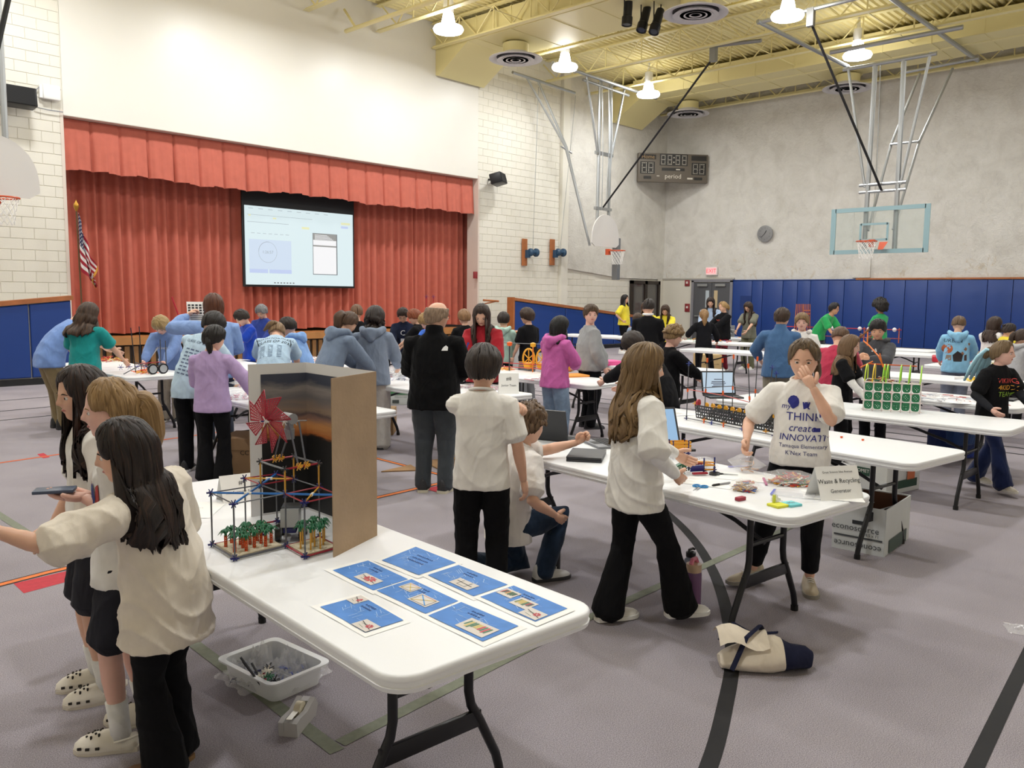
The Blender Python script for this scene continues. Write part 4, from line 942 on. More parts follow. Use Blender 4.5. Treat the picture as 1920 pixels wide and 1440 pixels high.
    for s, sh, e, wr in ((1, shR, eR, wR), (-1, shL, eL, wL)):
        r0 = .036*h*w**.4+g*h*.75; inn = sh*.72+sp(.785)[0]*.28
        K.tube([sh-V3(0, 0, .012*h), sh+V3(0, 0, .008*h)], [r0*.95, r0*.9], 14)
        if long_:
            ed = nrm(wr-e); K.tube([inn, sh, sh*.5+e*.5, e, e*.5+wr*.5, wr-ed*.02*h], [r0*.8, r0*.95, .036*h*w**.4+g*h*.9, .033*h*w**.3+g*h, .029*h+g*h*.9, .022*h+g*h*.5], 14)
            if top in ('hoodie', 'sweat'): K.tube([wr-ed*.05*h, wr-ed*.004*h], [.0235*h+g*h*.2, .021*h+g*h*.1], 14)
        else:
            t = .78 if ease < 1.25 else .98; K.tube([inn, sh, sh*(1-t*.5)+e*t*.5, sh*(1-t)+e*t], [r0*.92, r0*1.0, r0*1.08, r0*1.16], 16)
    if top in ('jacket',): K.tube([nb-nt*.01*h, nb+nd*.035*h], [.05*h, .047*h], 16)
    sm = K.remeshed('shirt', vox, 3, .45); folds(sm, (.0048 if top != 'suit' else .002)*fold*min(1.3, ease), seed, 1.4/h)
    nm = {'tee': 't_shirt', 'hoodie': 'hoodie', 'sweat': 'sweatshirt', 'jacket': 'jacket', 'suit': 'suit_jacket', 'longsleeve': 'long_sleeve_shirt'}[top]
    sm.materials.append(fabric(topc)); smooth(sm); sm.name = nm; shirt = ob(nm, sm, root)
    if sleeve and sleeve != 'long':      # undershirt sleeves of another colour
        U = Raw()
        for sh, e, wr in ((shR, eR, wR), (shL, eL, wL)): U.tube([sh*.4+e*.6, e, wr*.5+e*.5, wr], [.033*h, .031*h, .027*h, .021*h], 12)
        um = U.remeshed('undershirt', vox, 2); folds(um, .003, seed, 1.4/h); um.materials.append(fabric(sleeve)); smooth(um); ob('undershirt_sleeves', um, root)
    bv = BVHTree.FromPolygons([tuple(v) for v in vco(sm).tolist()], [tuple(p.vertices) for p in sm.polygons]) if True else None
    if hood:
        Q = Raw(); p, r, f, t = sp(.815); up = t
        Q.tube([p+r*.06*h+f*.04*h+t*.015*h, p+r*.075*h-f*.01*h+t*.02*h, p+r*.05*h-f*.06*h-t*.005*h, p-f*.075*h-t*.03*h, p-r*.05*h-f*.06*h-t*.005*h, p-r*.075*h-f*.01*h+t*.02*h, p-r*.06*h+f*.04*h+t*.015*h], [.018*h, .024*h, .03*h, .036*h, .03*h, .024*h, .018*h], 12)
        Q.tube([p-f*.06*h, p-f*.078*h-t*.06*h], [.05*h, .03*h], 12)
        qm = Q.remeshed('hood', vox, 4); folds(qm, .004, seed+3, 1.4/h); qm.materials.append(fabric(topc)); smooth(qm); ob('hood', qm, shirt)
    if top == 'tee' and d < 6:
        m = MB(); p, r, f, t = sp(.832); m.tube([p+r*math.cos(a)*.047*h+f*math.sin(a)*.042*h+t*(.002-.012*math.sin(a))*h for a in np.linspace(0, 2*PI, 25)], .0055*h, 8); m.build('collar', fabric(topc), shirt, 0)
    if top == 'suit':
        m = MB(); p, r, f, t = sp(.84); m.tube([p+r*math.cos(a)*.044*h+f*math.sin(a)*.042*h+t*.01*h for a in np.linspace(0, 2*PI, 19)], .011*h, 8); m.build('white_collar', fabric('f0f0f0'), shirt, 0)
    # trousers
    if bot:
        Lg = Raw(); bt = {'straight': (.058, .048, .043), 'flare': (.055, .041, .062), 'wide': (.066, .06, .064), 'slim': (.058, .044, .034), 'sweat': (.063, .056, .05), 'jeans': (.057, .045, .042), 'shorts': (.06, .05, .05)}[bot]
        Lg.loft([ring(.455, .07*w, .055*w), ring(.49, .094*w, .066*w), ring(.54, .093*w, .064*w+belly*.2), ring(.59, .083*w, .058*w+belly*.3)])
        for s, hp_, k, a in ((1, hpR, kR, aR), (-1, hpL, kL, aL)):
            ad = nrm(a-k); lo = a+ad*(.028*h if bot in ('flare', 'wide', 'sweat', 'jeans', 'straight') else -.03*h)
            if bot == 'shorts': Lg.tube([hp_, hp_*.5+k*.5, k*.9+hp_*.1], [bt[0]*h*w, bt[0]*h*w, bt[0]*h], 14)
            else: Lg.tube([hp_, hp_*.5+k*.5, k, k*.6+a*.4, lo], [bt[0]*h*w, bt[0]*.95*h*w, bt[1]*h*w**.5, (bt[1]*.6+bt[2]*.4)*h*.97, bt[2]*h], 16)
        lm = Lg.remeshed('trousers', vox, 4, .5); folds(lm, .0035*fold, seed+9, 1.5/h); lm.materials.append(denim(botc) if bot == 'jeans' or botc in ('7d93ad', '6f8aa8', '26354a') else fabric(botc)); smooth(lm); lm.name = 'trousers'; ob('trousers', lm, root)
    # feet
    if shoes:
        for s, a, k, fu, to in ((1, aR, kR, footup[0], toe[0]), (-1, aL, kL, footup[1], toe[1])):
            shoe(root, (a[0], a[1], max(0, a[2]-.052*h)), math.radians(-to), .165*h*(1.05 if adult else 1), shoes[0], shoes[1], skind)
            if sock:
                U = MB(); ad = nrm(k-a); U.tube([a-ad*.02*h, a+ad*.03*h, a+ad*.085*h], [.027*h, .0265*h, .029*h], 12); so = U.build('sock', fabric(sock), root, 0)
    # hair
    hm = hairmat(hairc, hairhi); styles = hair if isinstance(hair, (list, tuple)) else [hair]
    for st in styles:
        if not st: continue
        if 'tail' in st:
            P = [H @ Vector([c*hh for c in q]) for q in st['tail']]; P = [p+Vector((0, 0, 0)) for p in P]
            if st.get('drop'):
                for q in st['drop']: P.append(P[-1]+Vector(q)*h)
            ho = ob('pony_tail', tail_mesh(P, [r*hh for r in st['r']], hm, seed), root)
            if st.get('tie'): MB().tube([P[0]+(P[1]-P[0])*.02, P[0]+(P[1]-P[0])*.12], st['r'][0]*hh*1.12, 10).build('hair_tie', mat('hair_tie', st['tie'], .8), ho)
        else: 
            hmh = ob('hair', hair_mesh(H, hh, st, seed, hm, nu=170 if d < 4.5 else (110 if d < 8 else 64), body=bv if st.get('len') else None, h=h), root)
            so = hmh.modifiers.new('thickness', 'SOLIDIFY'); so.thickness = .012*(1 if d < 12 else 1.5); so.offset = -1
    root['_'] = 0; del root['_']
    info = dict(root=root, h=h, sp=sp, H=H, hh=hh, shirt=shirt, bv=bv, sm=sm, wR=wR, wL=wL, eR=eR, eL=eL, hsz=hsz, rz=rz, world=lambda p: Matrix.Translation(Vector((pos[0], pos[1], 0))) @ Matrix.Rotation(rz, 4, 'Z') @ Vector(p))
    return info
def print_on(info, items, z, front=True, cx=0, name='print', sxy=1.0):
    """items: (text, size, colour, dx, dz) or ('poly', pts, colour): laid onto the shirt surface"""
    p, r, f, t = info['sp'](z); h = info['h']; n = f if front else -f; X = (-r if front else r); O = Vector(p)+Vector(X)*cx*h
    groups = {}
    for it in items:
        m = groups.setdefault(it[2], MB())
        if it[0] == 'poly':
            bm = bmesh.new(); vs = [bm.verts.new((a, b, 0)) for a, b in it[1]]; bm.faces.new(vs); bmesh.ops.triangulate(bm, faces=bm.faces[:]); 
            for _ in range(it[3] if len(it) > 3 else 1): bmesh.ops.subdivide_edges(bm, edges=bm.edges[:], cuts=1)
            bm.verts.index_update(); V = [tuple(v.co) for v in bm.verts]; F = [[v.index for v in q.verts] for q in bm.faces]; bm.free(); dx = dz = 0
        else:
            V, F = text_mesh(it[0], it[1], shear=it[5] if len(it) > 5 else 0); dx, dz = it[3], it[4]
        P = []
        for v in V:
            q = O+Vector(X)*((v[0]+dx)*h)+Vector(t)*((v[1]+dz)*h); st = q+Vector(n)*.35
            loc, nn, ix, ds = info['bv'].ray_cast(st, -Vector(n), .6)
            P.append((loc+Vector(n)*.003) if loc else q+Vector(n)*.1*h)
        m.add(P, F)
    for c, m in groups.items(): m.build(name, mat('print_ink', c, .8), info['shirt'], smooth=False)
# ================================================================== FOLDING TABLES
TZ = .69; TL, TW_ = 2.54, .77
def rrect(w, l, r, n=6):
    P = []
    for cx, cy, a0 in ((w/2-r, l/2-r, 0), (-w/2+r, l/2-r, PI/2), (-w/2+r, -l/2+r, PI), (w/2-r, -l/2+r, 1.5*PI)):
        for k in range(n+1): a = a0+PI/2*k/n; P.append((cx+r*math.cos(a), cy+r*math.sin(a)))
    return P
def top_mesh():
    m = MB(); prof = [(-.02, TZ-.052), (0.0, TZ-.050), (.004, TZ-.036), (.0, TZ-.034), (.0, TZ-.02), (.003, TZ-.018), (.003, TZ-.006), (-.002, TZ-.001), (-.008, TZ)]
    V = []; n = None
    for off, z in prof:
        P = rrect(TW_+2*off, TL+2*off, .085+off); n = len(P); V += [(x, y, z) for x, y in P]
    F = [(i*n+j, i*n+(j+1) % n, (i+1)*n+(j+1) % n, (i+1)*n+j) for i in range(len(prof)-1) for j in range(n)]+[tuple(reversed(range(n))), tuple(range((len(prof)-1)*n, len(prof)*n))]
    return m.add(V, F).mesh('table_top', mat('table_plastic', 'eeeff1', .38, bump=.05, bs=350), 50)
TOP = top_mesh(); LEGC = mat('leg_dark_grey', '1d1d20', .35, .3); FOOTC = mat('rubber_foot', '0c0c0d', .7)
def leg_mesh(s, e):
    y = e*(TL/2-.36); return MB().tube([(s*.15, y, TZ-.06), (s*.15, y, .36), (s*.16, y, .31), (s*.2, y+e*.0, .24), (s*.27, y, .1), (s*.285, y, .05), (s*.29, y, 0.02)], .0165, 10).mesh('leg', LEGC)
LEGM = {(s, e): leg_mesh(s, e) for s in (-1, 1) for e in (-1, 1)}
FTM = {(s, e): MB().tube([(s*.29, e*(TL/2-.36), 0), (s*.288, e*(TL/2-.36), .03)], .02, 8).mesh('foot_cap', FOOTC) for s in (-1, 1) for e in (-1, 1)}
PLM = {e: MB().bbox((0, e*(TL/2-.36), .255), (.4, .02, .06), .006).mesh('cross_plate', LEGC) for e in (-1, 1)}
BRM = {e: MB().tube([(0, e*(TL/2-.37), .42), (0, e*(TL/2-.55), .5), (0, e*.28, TZ-.06)], .012, 8).tube([(-.15, e*(TL/2-.36), .44), (.15, e*(TL/2-.36), .44)], .012, 8).mesh('folding_brace', LEGC) for e in (-1, 1)}
TRX = {}
def table(x, y, ang, label, full=True):
    """x, y: middle of the near short end; ang: direction of the long side"""
    a = math.radians(ang); t = thing('folding_table', label, 'table', (x+math.cos(a)*TL/2, y+math.sin(a)*TL/2, 0), a-PI/2, 'white folding tables')
    ob('table_top', TOP, t)
    for k, m in LEGM.items(): l = ob('leg', m, t); ob('foot_cap', FTM[k], l)
    for e in (-1, 1): ob('cross_plate', PLM[e], t); ob('folding_brace', BRM[e], t)
    return t
T1 = table(1.655, 1.547, 85.3, 'white folding table in the foreground bearing the windmill model and blueprint sheets')
T2 = table(3.87, 1.51, 83, 'white folding table with laptops, scissors and bags of pieces')
T3 = table(5.57, 1.53, 81.5, 'white folding table with the black trough model on it')
T4 = table(7.46, 1.48, 88, 'white folding table bearing the green block model with hoops')
T5 = table(8.98, 1.72, 83, 'white folding table strewn with papers behind the green model')
T6 = table(11.3, 1.7, 86, 'white folding table behind the girl with the blue scarf')
T7 = table(13.75, 1.5, 88, 'white folding table with drink bottle and red box')
R21 = table(4.06, 5.45, 88, 'white folding table end seen behind the cardboard display')
R22 = table(5.83, 5.5, 87, 'white folding table with pink bags and tent sign')
R23 = table(7.6, 5.55, 88, 'white folding table holding the yellow wheel model')
R24 = table(9.9, 5.6, 88, 'white folding table with pink and orange sheets behind the blond girl')
R25 = table(14.05, 5.95, 89, 'long empty white folding table behind the curly-haired boy')
R31 = table(4.28, 9.6, 88, 'white folding table with the black-wheeled car model')
R32 = table(5.65, 9.6, 88, 'white folding table in front of the boy in royal blue')
R33 = table(6.92, 9.3, 89, 'white folding table covered in bags behind the grey hoodies')
R34 = table(9.3, 9.3, 90, 'white folding table in front of the boys by the stage')
F1 = table(16.9, 11.3, 92, 'white folding table beside the woman in yellow')
F2 = table(16.7, 8.4, 90, 'white folding table with grey laptop near the doors')
F3 = table(18.9, 8.3, 90, 'white folding table in front of the olive-shirted girl')
F4 = table(16.5, 5.6, 90, 'empty white folding table left of the man in blue fleece')
F5 = table(17.4, 5.0, 90, 'white folding table with orange rod tower by the blue pads')
F6 = table(16.2, 3.7, 90, 'short stretch of white folding table behind the urban hoodie')

TABLES = [o for o in bpy.data.objects if o.name.startswith('folding_table')]
def tp(px, py, inset=.11):      # point on a table top seen at a photo pixel, kept on the nearest table
    p = gp(px, py, TZ); best = None
    for t in TABLES:
        q = Matrix.Rotation(-t.rotation_euler.z, 3, 'Z') @ (p-t.location); c = Vector((max(-TW_/2+inset, min(TW_/2-inset, q.x)), max(-TL/2+inset, min(TL/2-inset, q.y)), 0)); dd = (Vector((q.x, q.y, 0))-c).length
        if best is None or dd < best[0]: best = (dd, t.location+Matrix.Rotation(t.rotation_euler.z, 3, 'Z') @ c)
    return Vector((best[1].x, best[1].y, TZ))
# ================================================================== THINGS ON AND UNDER THE TABLES
CARD = mat('cardboard', 'a98f72', .85, var=.06, vs=10, bump=.15, bs=60); CARDE = mat('cardboard_brown', '9c7a55', .85, var=.08, vs=9)
FILM = mat('clear_film', 'fafafc', .1, alpha=.27, bump=.5, bs=45, spec=.9)
def rodm(c): return plastic(c)
def perf(fn, n, m, skip=None):       # perforated plate: fn(u, v) -> point; every second cell is a hole
    g = MB(); V = [fn(i/n, j/m) for j in range(m+1) for i in range(n+1)]
    F = [(j*(n+1)+i, j*(n+1)+i+1, (j+1)*(n+1)+i+1, (j+1)*(n+1)+i) for j in range(m) for i in range(n) if not (i % 2 and j % 2 and not (skip and skip((i+.5)/n, (j+.5)/m)))]
    return g.add(V, F)
def star(r=.016, n=8, t=.0028):
    m = MB()
    for k in range(n):
        a = 2*PI*k/n; m.box((math.cos(a)*r*.6, math.sin(a)*r*.6, 0), (r*.9, t, t*1.6), rotz(a))
    for k in range(6):
        a = 2*PI*k/6; m.box((math.cos(a)*r*.6, 0, math.sin(a)*r*.6), (r*.9, t*1.6, t), Matrix.Rotation(-a, 3, 'Y'))
    m.lathe([(.35*r, -t), (.35*r, t)], 8); return m
STAR = {}
def connector(par, p, c='23286f', r=.016):
    if (c, r) not in STAR: STAR[(c, r)] = star(r).mesh('connector', plastic(c), 30)
    return ob('connector', STAR[(c, r)], par, p)
def rod(par, a, b, c, r=.0032, nm='rod'): return MB().tube([a, b], r, 6).build(nm, plastic(c), par, 60)
def pieces(nm, label, par, c, w, l, hgt, n, cols, seed, rs=(.002, .004), ls=(.02, .07)):
    rnd = random.Random(seed); m = MB(); mats = [plastic(q) for q in cols]
    for k in range(n):
        a = rnd.uniform(0, 2*PI); rr = math.sqrt(rnd.random()); x = rr*math.cos(a)*w; y = rr*math.sin(a)*l; z = hgt*(1-rr*rr)*rnd.random()+.004; L = rnd.uniform(*ls)/2; b = rnd.uniform(0, 2*PI); t = rnd.uniform(-.25, .25)*min(1, hgt*20)
        r = rnd.uniform(*rs); d = Vector((math.cos(b)*L, math.sin(b)*L, L*t)); p = Vector((x, y, max(z, r+abs(d.z))))
        m.tube([Vector(c)+p-d, Vector(c)+p+d], r, 5, rnd.randrange(len(cols)))
    o = m.build(nm, mats, par, 60); o['kind'] = 'stuff'
    if label: o['label'] = label
    return o
MIX = ('b3202e', 'f2682a', 'f2b62a', '1f7a4a', '2f6fc4', '63666c', 'efe8d8')
def bag(label, p, w, l, hgt, n, cols, seed, rz=0, zipc='8c7fd0', group=None):
    t = thing('zip_bag', label, 'bag', p, rz, group)
    def f(u, v):
        a = u*2*PI; s = math.sin(PI*min(1, max(0, v))); x = (v-.5)*2*l; e = max(.06, s**.6)
        k = noise.noise((u*6+seed, v*5, 1))
        return (math.cos(a)*w*(1+.12*k), x, max(.002, hgt*.5+math.sin(a)*hgt*.5*e*(1+.35*k)))
    MB().grid(f, 22, 12, close=True).build('film', FILM, t, 0)
    if zipc: MB().box((0, l*.98, .006), (w*1.7, .012, .004)).build('zip_strip', plastic(zipc), t)
    if n: pieces('pieces', None, t, (0, -l*.08, 0), w*.85, l*.8, hgt*.8, n, cols, seed)
    return t
def sheet(label, p, w, l, rz, txt=(), cat='paper', group=None, nm='paper_sheet', lines=0):
    t = thing(nm, label, cat, p, rz, group); m = MB()
    m.grid(lambda u, v: ((u-.5)*w, (v-.5)*l, .0012+.0022*math.sin(u*3+v*4)**2*(1 if lines else .5)), 6, 6).build('page', PAPER, t)
    if lines or txt:
        g = MB(); rnd = random.Random(len(label))
        for k in range(lines):
            y = l*(.38-.76*k/max(1, lines)); L = rnd.uniform(.4, .8)*w; g.box((-.4*w+L/2, y, .0042), (L, .0035, .0004))
        for s, sz, x, y in txt: text_on(g, s, (x, y, .0036), (1, 0, 0), (0, 1, 0), sz)
        g.build('writing', INK, t, smooth=False)
    return t
def tent(label, p, w, hgt, d, rz, lines, cat='sign'):
    t = thing('tent_sign', label, cat, p, rz); MB().add([(-w/2, -d, 0), (w/2, -d, 0), (w/2, 0, hgt), (-w/2, 0, hgt), (w/2, d, 0), (-w/2, d, 0)], [(0, 1, 2, 3), (3, 2, 4, 5)]).build('folded_card', PAPER, t, smooth=False)
    g = MB(); Y = Vector((0, d, hgt)).normalized()
    for s, sz, f in lines: text_on(g, s, Vector((0, -d, 0)).lerp(Vector((0, 0, hgt)), f), (1, 0, 0), Y, sz, .002)
    g.build('writing', INK, t, smooth=False); return t
def laptop(label, p, rz, ang, w=.30, d=.21, screen=None, cat='laptop', col='26272b'):
    t = thing('laptop', label, cat, p, rz); LC = mat('laptop_shell', col, .4); KC = mat('laptop_keys', '121316', .6)
    MB().bbox((0, 0, .008), (w, d, .016), .006).build('base', LC, t)
    if ang:
        g = MB()
        for i in range(11):
            for j in range(4): g.box((-w*.42+i*w*.084, d*.3-j*.028, .0175), (w*.07, .022, .002))
        tag(g.build('keys', KC, t, smooth=False), kind='stuff'); MB().box((0, -d*.3, .0165), (.09, .055, .001)).build('touchpad', KC, t)
    a = math.radians(ang); R = Matrix.Rotation(a, 3, 'X'); h = Vector((0, d/2, .017)); Rm = Matrix.Rotation(-a, 3, 'X') if False else Matrix.Rotation(a, 3, 'X')
    # lid hinged at the back: ang measured from closed
    def L(x, y, z): y0 = Vector((x, -y, z)); q = Matrix.Rotation(-a, 3, 'X') @ y0; return h+q
    m = MB(); P = [L(x, y, z) for z in (0, .012) for x, y in ((-w/2, 0), (w/2, 0), (w/2, d), (-w/2, d))]
    lid = m.add(P, [(0, 1, 2, 3), (7, 6, 5, 4), (0, 4, 5, 1), (1, 5, 6, 2), (2, 6, 7, 3), (3, 7, 4, 0)]).build('lid', LC, t, smooth=False)
    if screen is not None and ang:
        g = MB(); mats = [mat('screen_on' if screen else 'screen_off', screen or '15151f', .15, emit=.75 if screen else 0), mat('screen_ink', '4a4f66', .5), mat('screen_green', '8cc63f', .4, emit=.5)]
        g.quad(L(-w*.46, d*.06, -.001), L(w*.46, d*.06, -.001), L(w*.46, d*.94, -.001), L(-w*.46, d*.94, -.001)); ob_ = lambda x, y: L(x, y, -.002)
        if screen:
            for k, (x0, x1, y) in enumerate(((-.12, .12, .62), (-.2, .2, .52), (-.22, .22, .45), (-.16, .18, .38), (-.2, .16, .31))):
                g.quad(ob_(x0*w, y*d), ob_(x1*w, y*d), ob_(x1*w, (y+.035)*d), ob_(x0*w, (y+.035)*d), 1)
        g.build('display', mats, t, smooth=False)
    return t
def carton(label, p, d, rz, col, texts=(), lid=None, open_=False, cat='box', band=None, nm='paper_carton'):
    t = thing(nm, label, cat, p, rz); w, l, h = d; C = mat('carton', col, .75, var=.03, vs=6); b = MB()
    if open_:
        th = .008
        for c, s in (((0, -l/2, h/2), (w, th, h)), ((0, l/2, h/2), (w, th, h)), ((-w/2, 0, h/2), (th, l, h)), ((w/2, 0, h/2), (th, l, h)), ((0, 0, th/2), (w, l, th))): b.box(c, s)
        b.build('carton', C, t, smooth=False)
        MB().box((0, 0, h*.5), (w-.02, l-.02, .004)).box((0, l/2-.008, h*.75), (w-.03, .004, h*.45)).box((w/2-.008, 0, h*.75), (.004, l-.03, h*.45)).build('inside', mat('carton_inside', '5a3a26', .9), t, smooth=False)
    else: b.bbox((0, 0, h/2), d, .006).build('carton', C, t)
    if lid: MB().bbox((0, 0, h-lid/2+.004), (w+.014, l+.014, lid), .006).build('lid', mat('carton_lid', 'e6e7e5', .7), t)
    g = MB(); cols = []; 
    def ci(c):
        if c not in cols: cols.append(c)
        return cols.index(c)
    for s, sz, face, x, z, c in texts:
        if s.startswith('#'):
            W_, H_ = sz; o = .0085
            if face == 'f': P = [(x-W_/2, -l/2-o, z-H_/2), (x+W_/2, -l/2-o, z-H_/2), (x+W_/2, -l/2-o, z+H_/2), (x-W_/2, -l/2-o, z+H_/2)]
            else: P = [(w/2+o, x-W_/2, z-H_/2), (w/2+o, x+W_/2, z-H_/2), (w/2+o, x+W_/2, z+H_/2), (w/2+o, x-W_/2, z+H_/2)]
            g.add(P, [(0, 1, 2, 3)], ci(c))
        elif face == 'f': text_on(g, s.strip('~'), (x, -l/2-.0085, z), (-1, 0, 0) if s.startswith('~') else (1, 0, 0), (0, 0, -1) if s.startswith('~') else (0, 0, 1), sz, .001, ci(c))
        else: text_on(g, s.strip('~'), (w/2+.0085, x, z), (0, -1, 0) if s.startswith('~') else (0, 1, 0), (0, 0, -1) if s.startswith('~') else (0, 0, 1), sz, .001, ci(c))
    if g.v: g.build('printing', [mat('print_ink', c, .8) for c in cols], t, smooth=False)
    return t
# ------------------------------------------------------------------ the windmill farm model on the front table
Bz, Tz, Pz = .70, .9025, .997
t = thing('windmill_model', 'construction-toy farm with red windmill, carrots and corn on the front table', 'toy model', (0, 0, 0))
N = dict(a=(1.494, 2.957), b=(1.469, 2.740), c=(1.684, 2.745), d=(1.661, 2.580), e=(1.713, 3.098), f=(1.697, 2.945), g=(1.849, 2.946), h=(1.847, 3.078), i=(1.840, 2.753), j=(1.818, 2.588))
P3 = lambda k, z: Vector((N[k][0], N[k][1], z))
GRC, RDC, YLC, BLC = '5c5e64', '9e2232', 'd9a033', '2f78c8'
for k in N: connector(t, P3(k, Bz)); connector(t, P3(k, Tz)); rod(t, P3(k, Bz), P3(k, Tz), GRC)
for pr in ('ab', 'af', 'bc', 'fc', 'gi'): rod(t, P3(pr[0], Tz), P3(pr[1], Tz), GRC, .0026)
for pr in ('ef', 'eh', 'hg', 'fg', 'cd', 'dj', 'ci', 'ij'): rod(t, P3(pr[0], Tz), P3(pr[1], Tz), RDC, .0028)
for pr in ('ab', 'bc'): rod(t, P3(pr[0], Bz), P3(pr[1], Bz), GRC, .004)
for pr in ('af', 'ef', 'cd', 'dj', 'ij', 'ci', 'eh'): rod(t, P3(pr[0], Bz), P3(pr[1], Bz), RDC, .0036)
for pr in ('ac', 'bf', 'fh', 'cj'): rod(t, P3(pr[0], Tz), P3(pr[1], Tz), BLC, .0042)
for pr in ('eg', 'di'): rod(t, P3(pr[0], Tz), P3(pr[1], Tz), YLC, .0034)
for a, b in ('ac', 'eg', 'di'):
    p, q = P3(a, Tz), P3(b, Tz); u = (q-p).normalized()*.014; m_ = (p+q)/2; MB().tube([m_-u, m_+u], .0062, 8).build('cross_clip', OFFW, t)
for k in 'fcgi': rod(t, P3(k, Tz), P3(k, Pz), YLC, .0034); connector(t, P3(k, Pz), '3a3c40', .014)
for a, b, c in ('fcG', 'giG', 'fgR', 'ciR'): rod(t, P3(a, Pz), P3(b, Pz), GRC if c == 'G' else RDC, .0038)
M = Vector((1.773, 2.853, 1.160)); HB = Vector((1.668, 2.830, 1.173)); ax = (HB-M).normalized()
ya = P3('f', Pz).lerp(P3('g', Pz), .42); yb = P3('c', Pz).lerp(P3('i', Pz), .4); yc = P3('c', Pz).lerp(P3('i', Pz), .62); yd = P3('f', Pz).lerp(P3('g', Pz), .6)
for q in (ya, yb, yc, yd): connector(t, q, 'e2a93a', .015); connector(t, q+Vector((.006, .003, .004)), 'e2a93a', .013)
for a, b in ((ya, M+Vector((-.02, .02, -.03))), (yb, M+Vector((-.02, -.03, 0))), (yc, M+Vector((.025, -.03, 0))), (yd, M+Vector((.02, .02, -.03)))): rod(t, a, b, GRC, .0036, 'tower_leg')
MT = mat('motor_grey', '8f9194', .45)
mo = MB().lathe([(.02, -.07), (.021, -.03), (.017, -.028), (.017, .005)], 12, c=M).tube([M+Vector((0, .03, .012)), M-Vector((0, .03, -.012))], .022, 12).build('motor', MT, t)
MB().tube([HB, M+Vector((.09, .015, -.008))], .0025, 6).build('shaft', plastic('8f9194'), t); connector(t, M-ax*-.025, 'e9e6e0', .02); connector(t, M+ax*-.03, 'b9b9b9', .018)
U = Vector((0, 0, 1)); Vv = ax.cross(U).normalized(); bl = None
for k in range(8):
    a = 2*PI*k/8+.15; e1 = U*math.cos(a)+Vv*math.sin(a); e2 = -U*math.sin(a)+Vv*math.cos(a)
    tip = e1*.122; q2 = (e1*math.cos(.68)+e2*math.sin(.68))*.082
    def fb(u, v, tip=tip, q2=q2): return HB+tip*(.08+.92*u)*(1-v)+q2*(.08+.92*u)*v+ax*(.012*v)
    m = perf(fb, 21, 11, lambda u, v: u < .2); m.build('sail', plastic('b3283f'), t, 0)
    MB().tube([fb(.05, 0), fb(1, 0)], .0024, 5).tube([fb(.05, 1), fb(1, 1)], .0018, 5).tube([fb(1, 0), fb(1, 1)], .0018, 5).build('sail_rim', plastic('9a1e30'), t, 0)
connector(t, HB+ax*.012, 'e9e6e0', .022); MB().tube([HB, HB+ax*.035], .003, 6).build('hub_pin', plastic('23286f'), t)
BED = mat('crop_bed', 'e3d7bb', .8, bump=.5, bs=150)
for ks in ('abcf', 'cdji'):
    q = [P3(k, .702) for k in ks]; c = sum(q, Vector())/4; q = [c+(p-c)*.9 for p in q]; MB().prism([(p.x, p.y) for p in q], TZ+.004, TZ+.014).build('crop_bed', BED, t)
lf = MB(); rnd = random.Random(3)
for k in range(9):
    a = k*2.4; L = .024+.006*rnd.random(); lf.tube([(0, 0, 0), (math.cos(a)*L*.5, math.sin(a)*L*.5, .014), (math.cos(a)*L, math.sin(a)*L, .002-.008*rnd.random())], [.003, .0035, .0008], 4)
LEAF = lf.tube([(0, 0, -.01), (0, 0, .012)], .005, 6).mesh('leaves', plastic('1d6b45'), 0)
cm = MB()
for z in range(5): cm.lathe([(.0055, z*.009), (.0055, z*.009+.004)], 8)
for k in range(4): cm.tube([(math.cos(k*PI/2)*.005, math.sin(k*PI/2)*.005, 0), (math.cos(k*PI/2)*.005, math.sin(k*PI/2)*.005, .045)], .0018, 4)
CARROT = cm.mesh('carrot', plastic('e0571f'), 0); CORN = MB().tube([(0, 0, 0), (0, 0, .075)], .0033, 6).mesh('corn_stalk', plastic(YLC), 60)
for u, v in ((.12, .25), (.2, .45), (.12, .68), (.3, .15), (.33, .38), (.38, .62), (.3, .85), (.5, .25), (.52, .5), (.55, .8), (.68, .15), (.7, .4), (.72, .62), (.86, .3), (.86, .55), (.88, .82), (.62, .92)):
    p = P3('b', TZ+.014).lerp(P3('c', TZ+.014), u).lerp(P3('a', TZ+.014).lerp(P3('f', TZ+.014), u), v*.9+.05); c = ob('carrot', CARROT, t, p); ob('leaves', LEAF, c, (0, 0, .05), (0, 0, u*9))
for u, v in ((.15, .5), (.3, .25), (.35, .75), (.5, .4), (.52, .15), (.6, .7), (.72, .35), (.75, .85), (.88, .55)):
    p = P3('d', TZ+.014).lerp(P3('j', TZ+.014), u).lerp(P3('c', TZ+.014).lerp(P3('i', TZ+.014), u), v); c = ob('corn_stalk', CORN, t, p); ob('leaves', LEAF, c, (0, 0, .076), (0, 0, v*9))
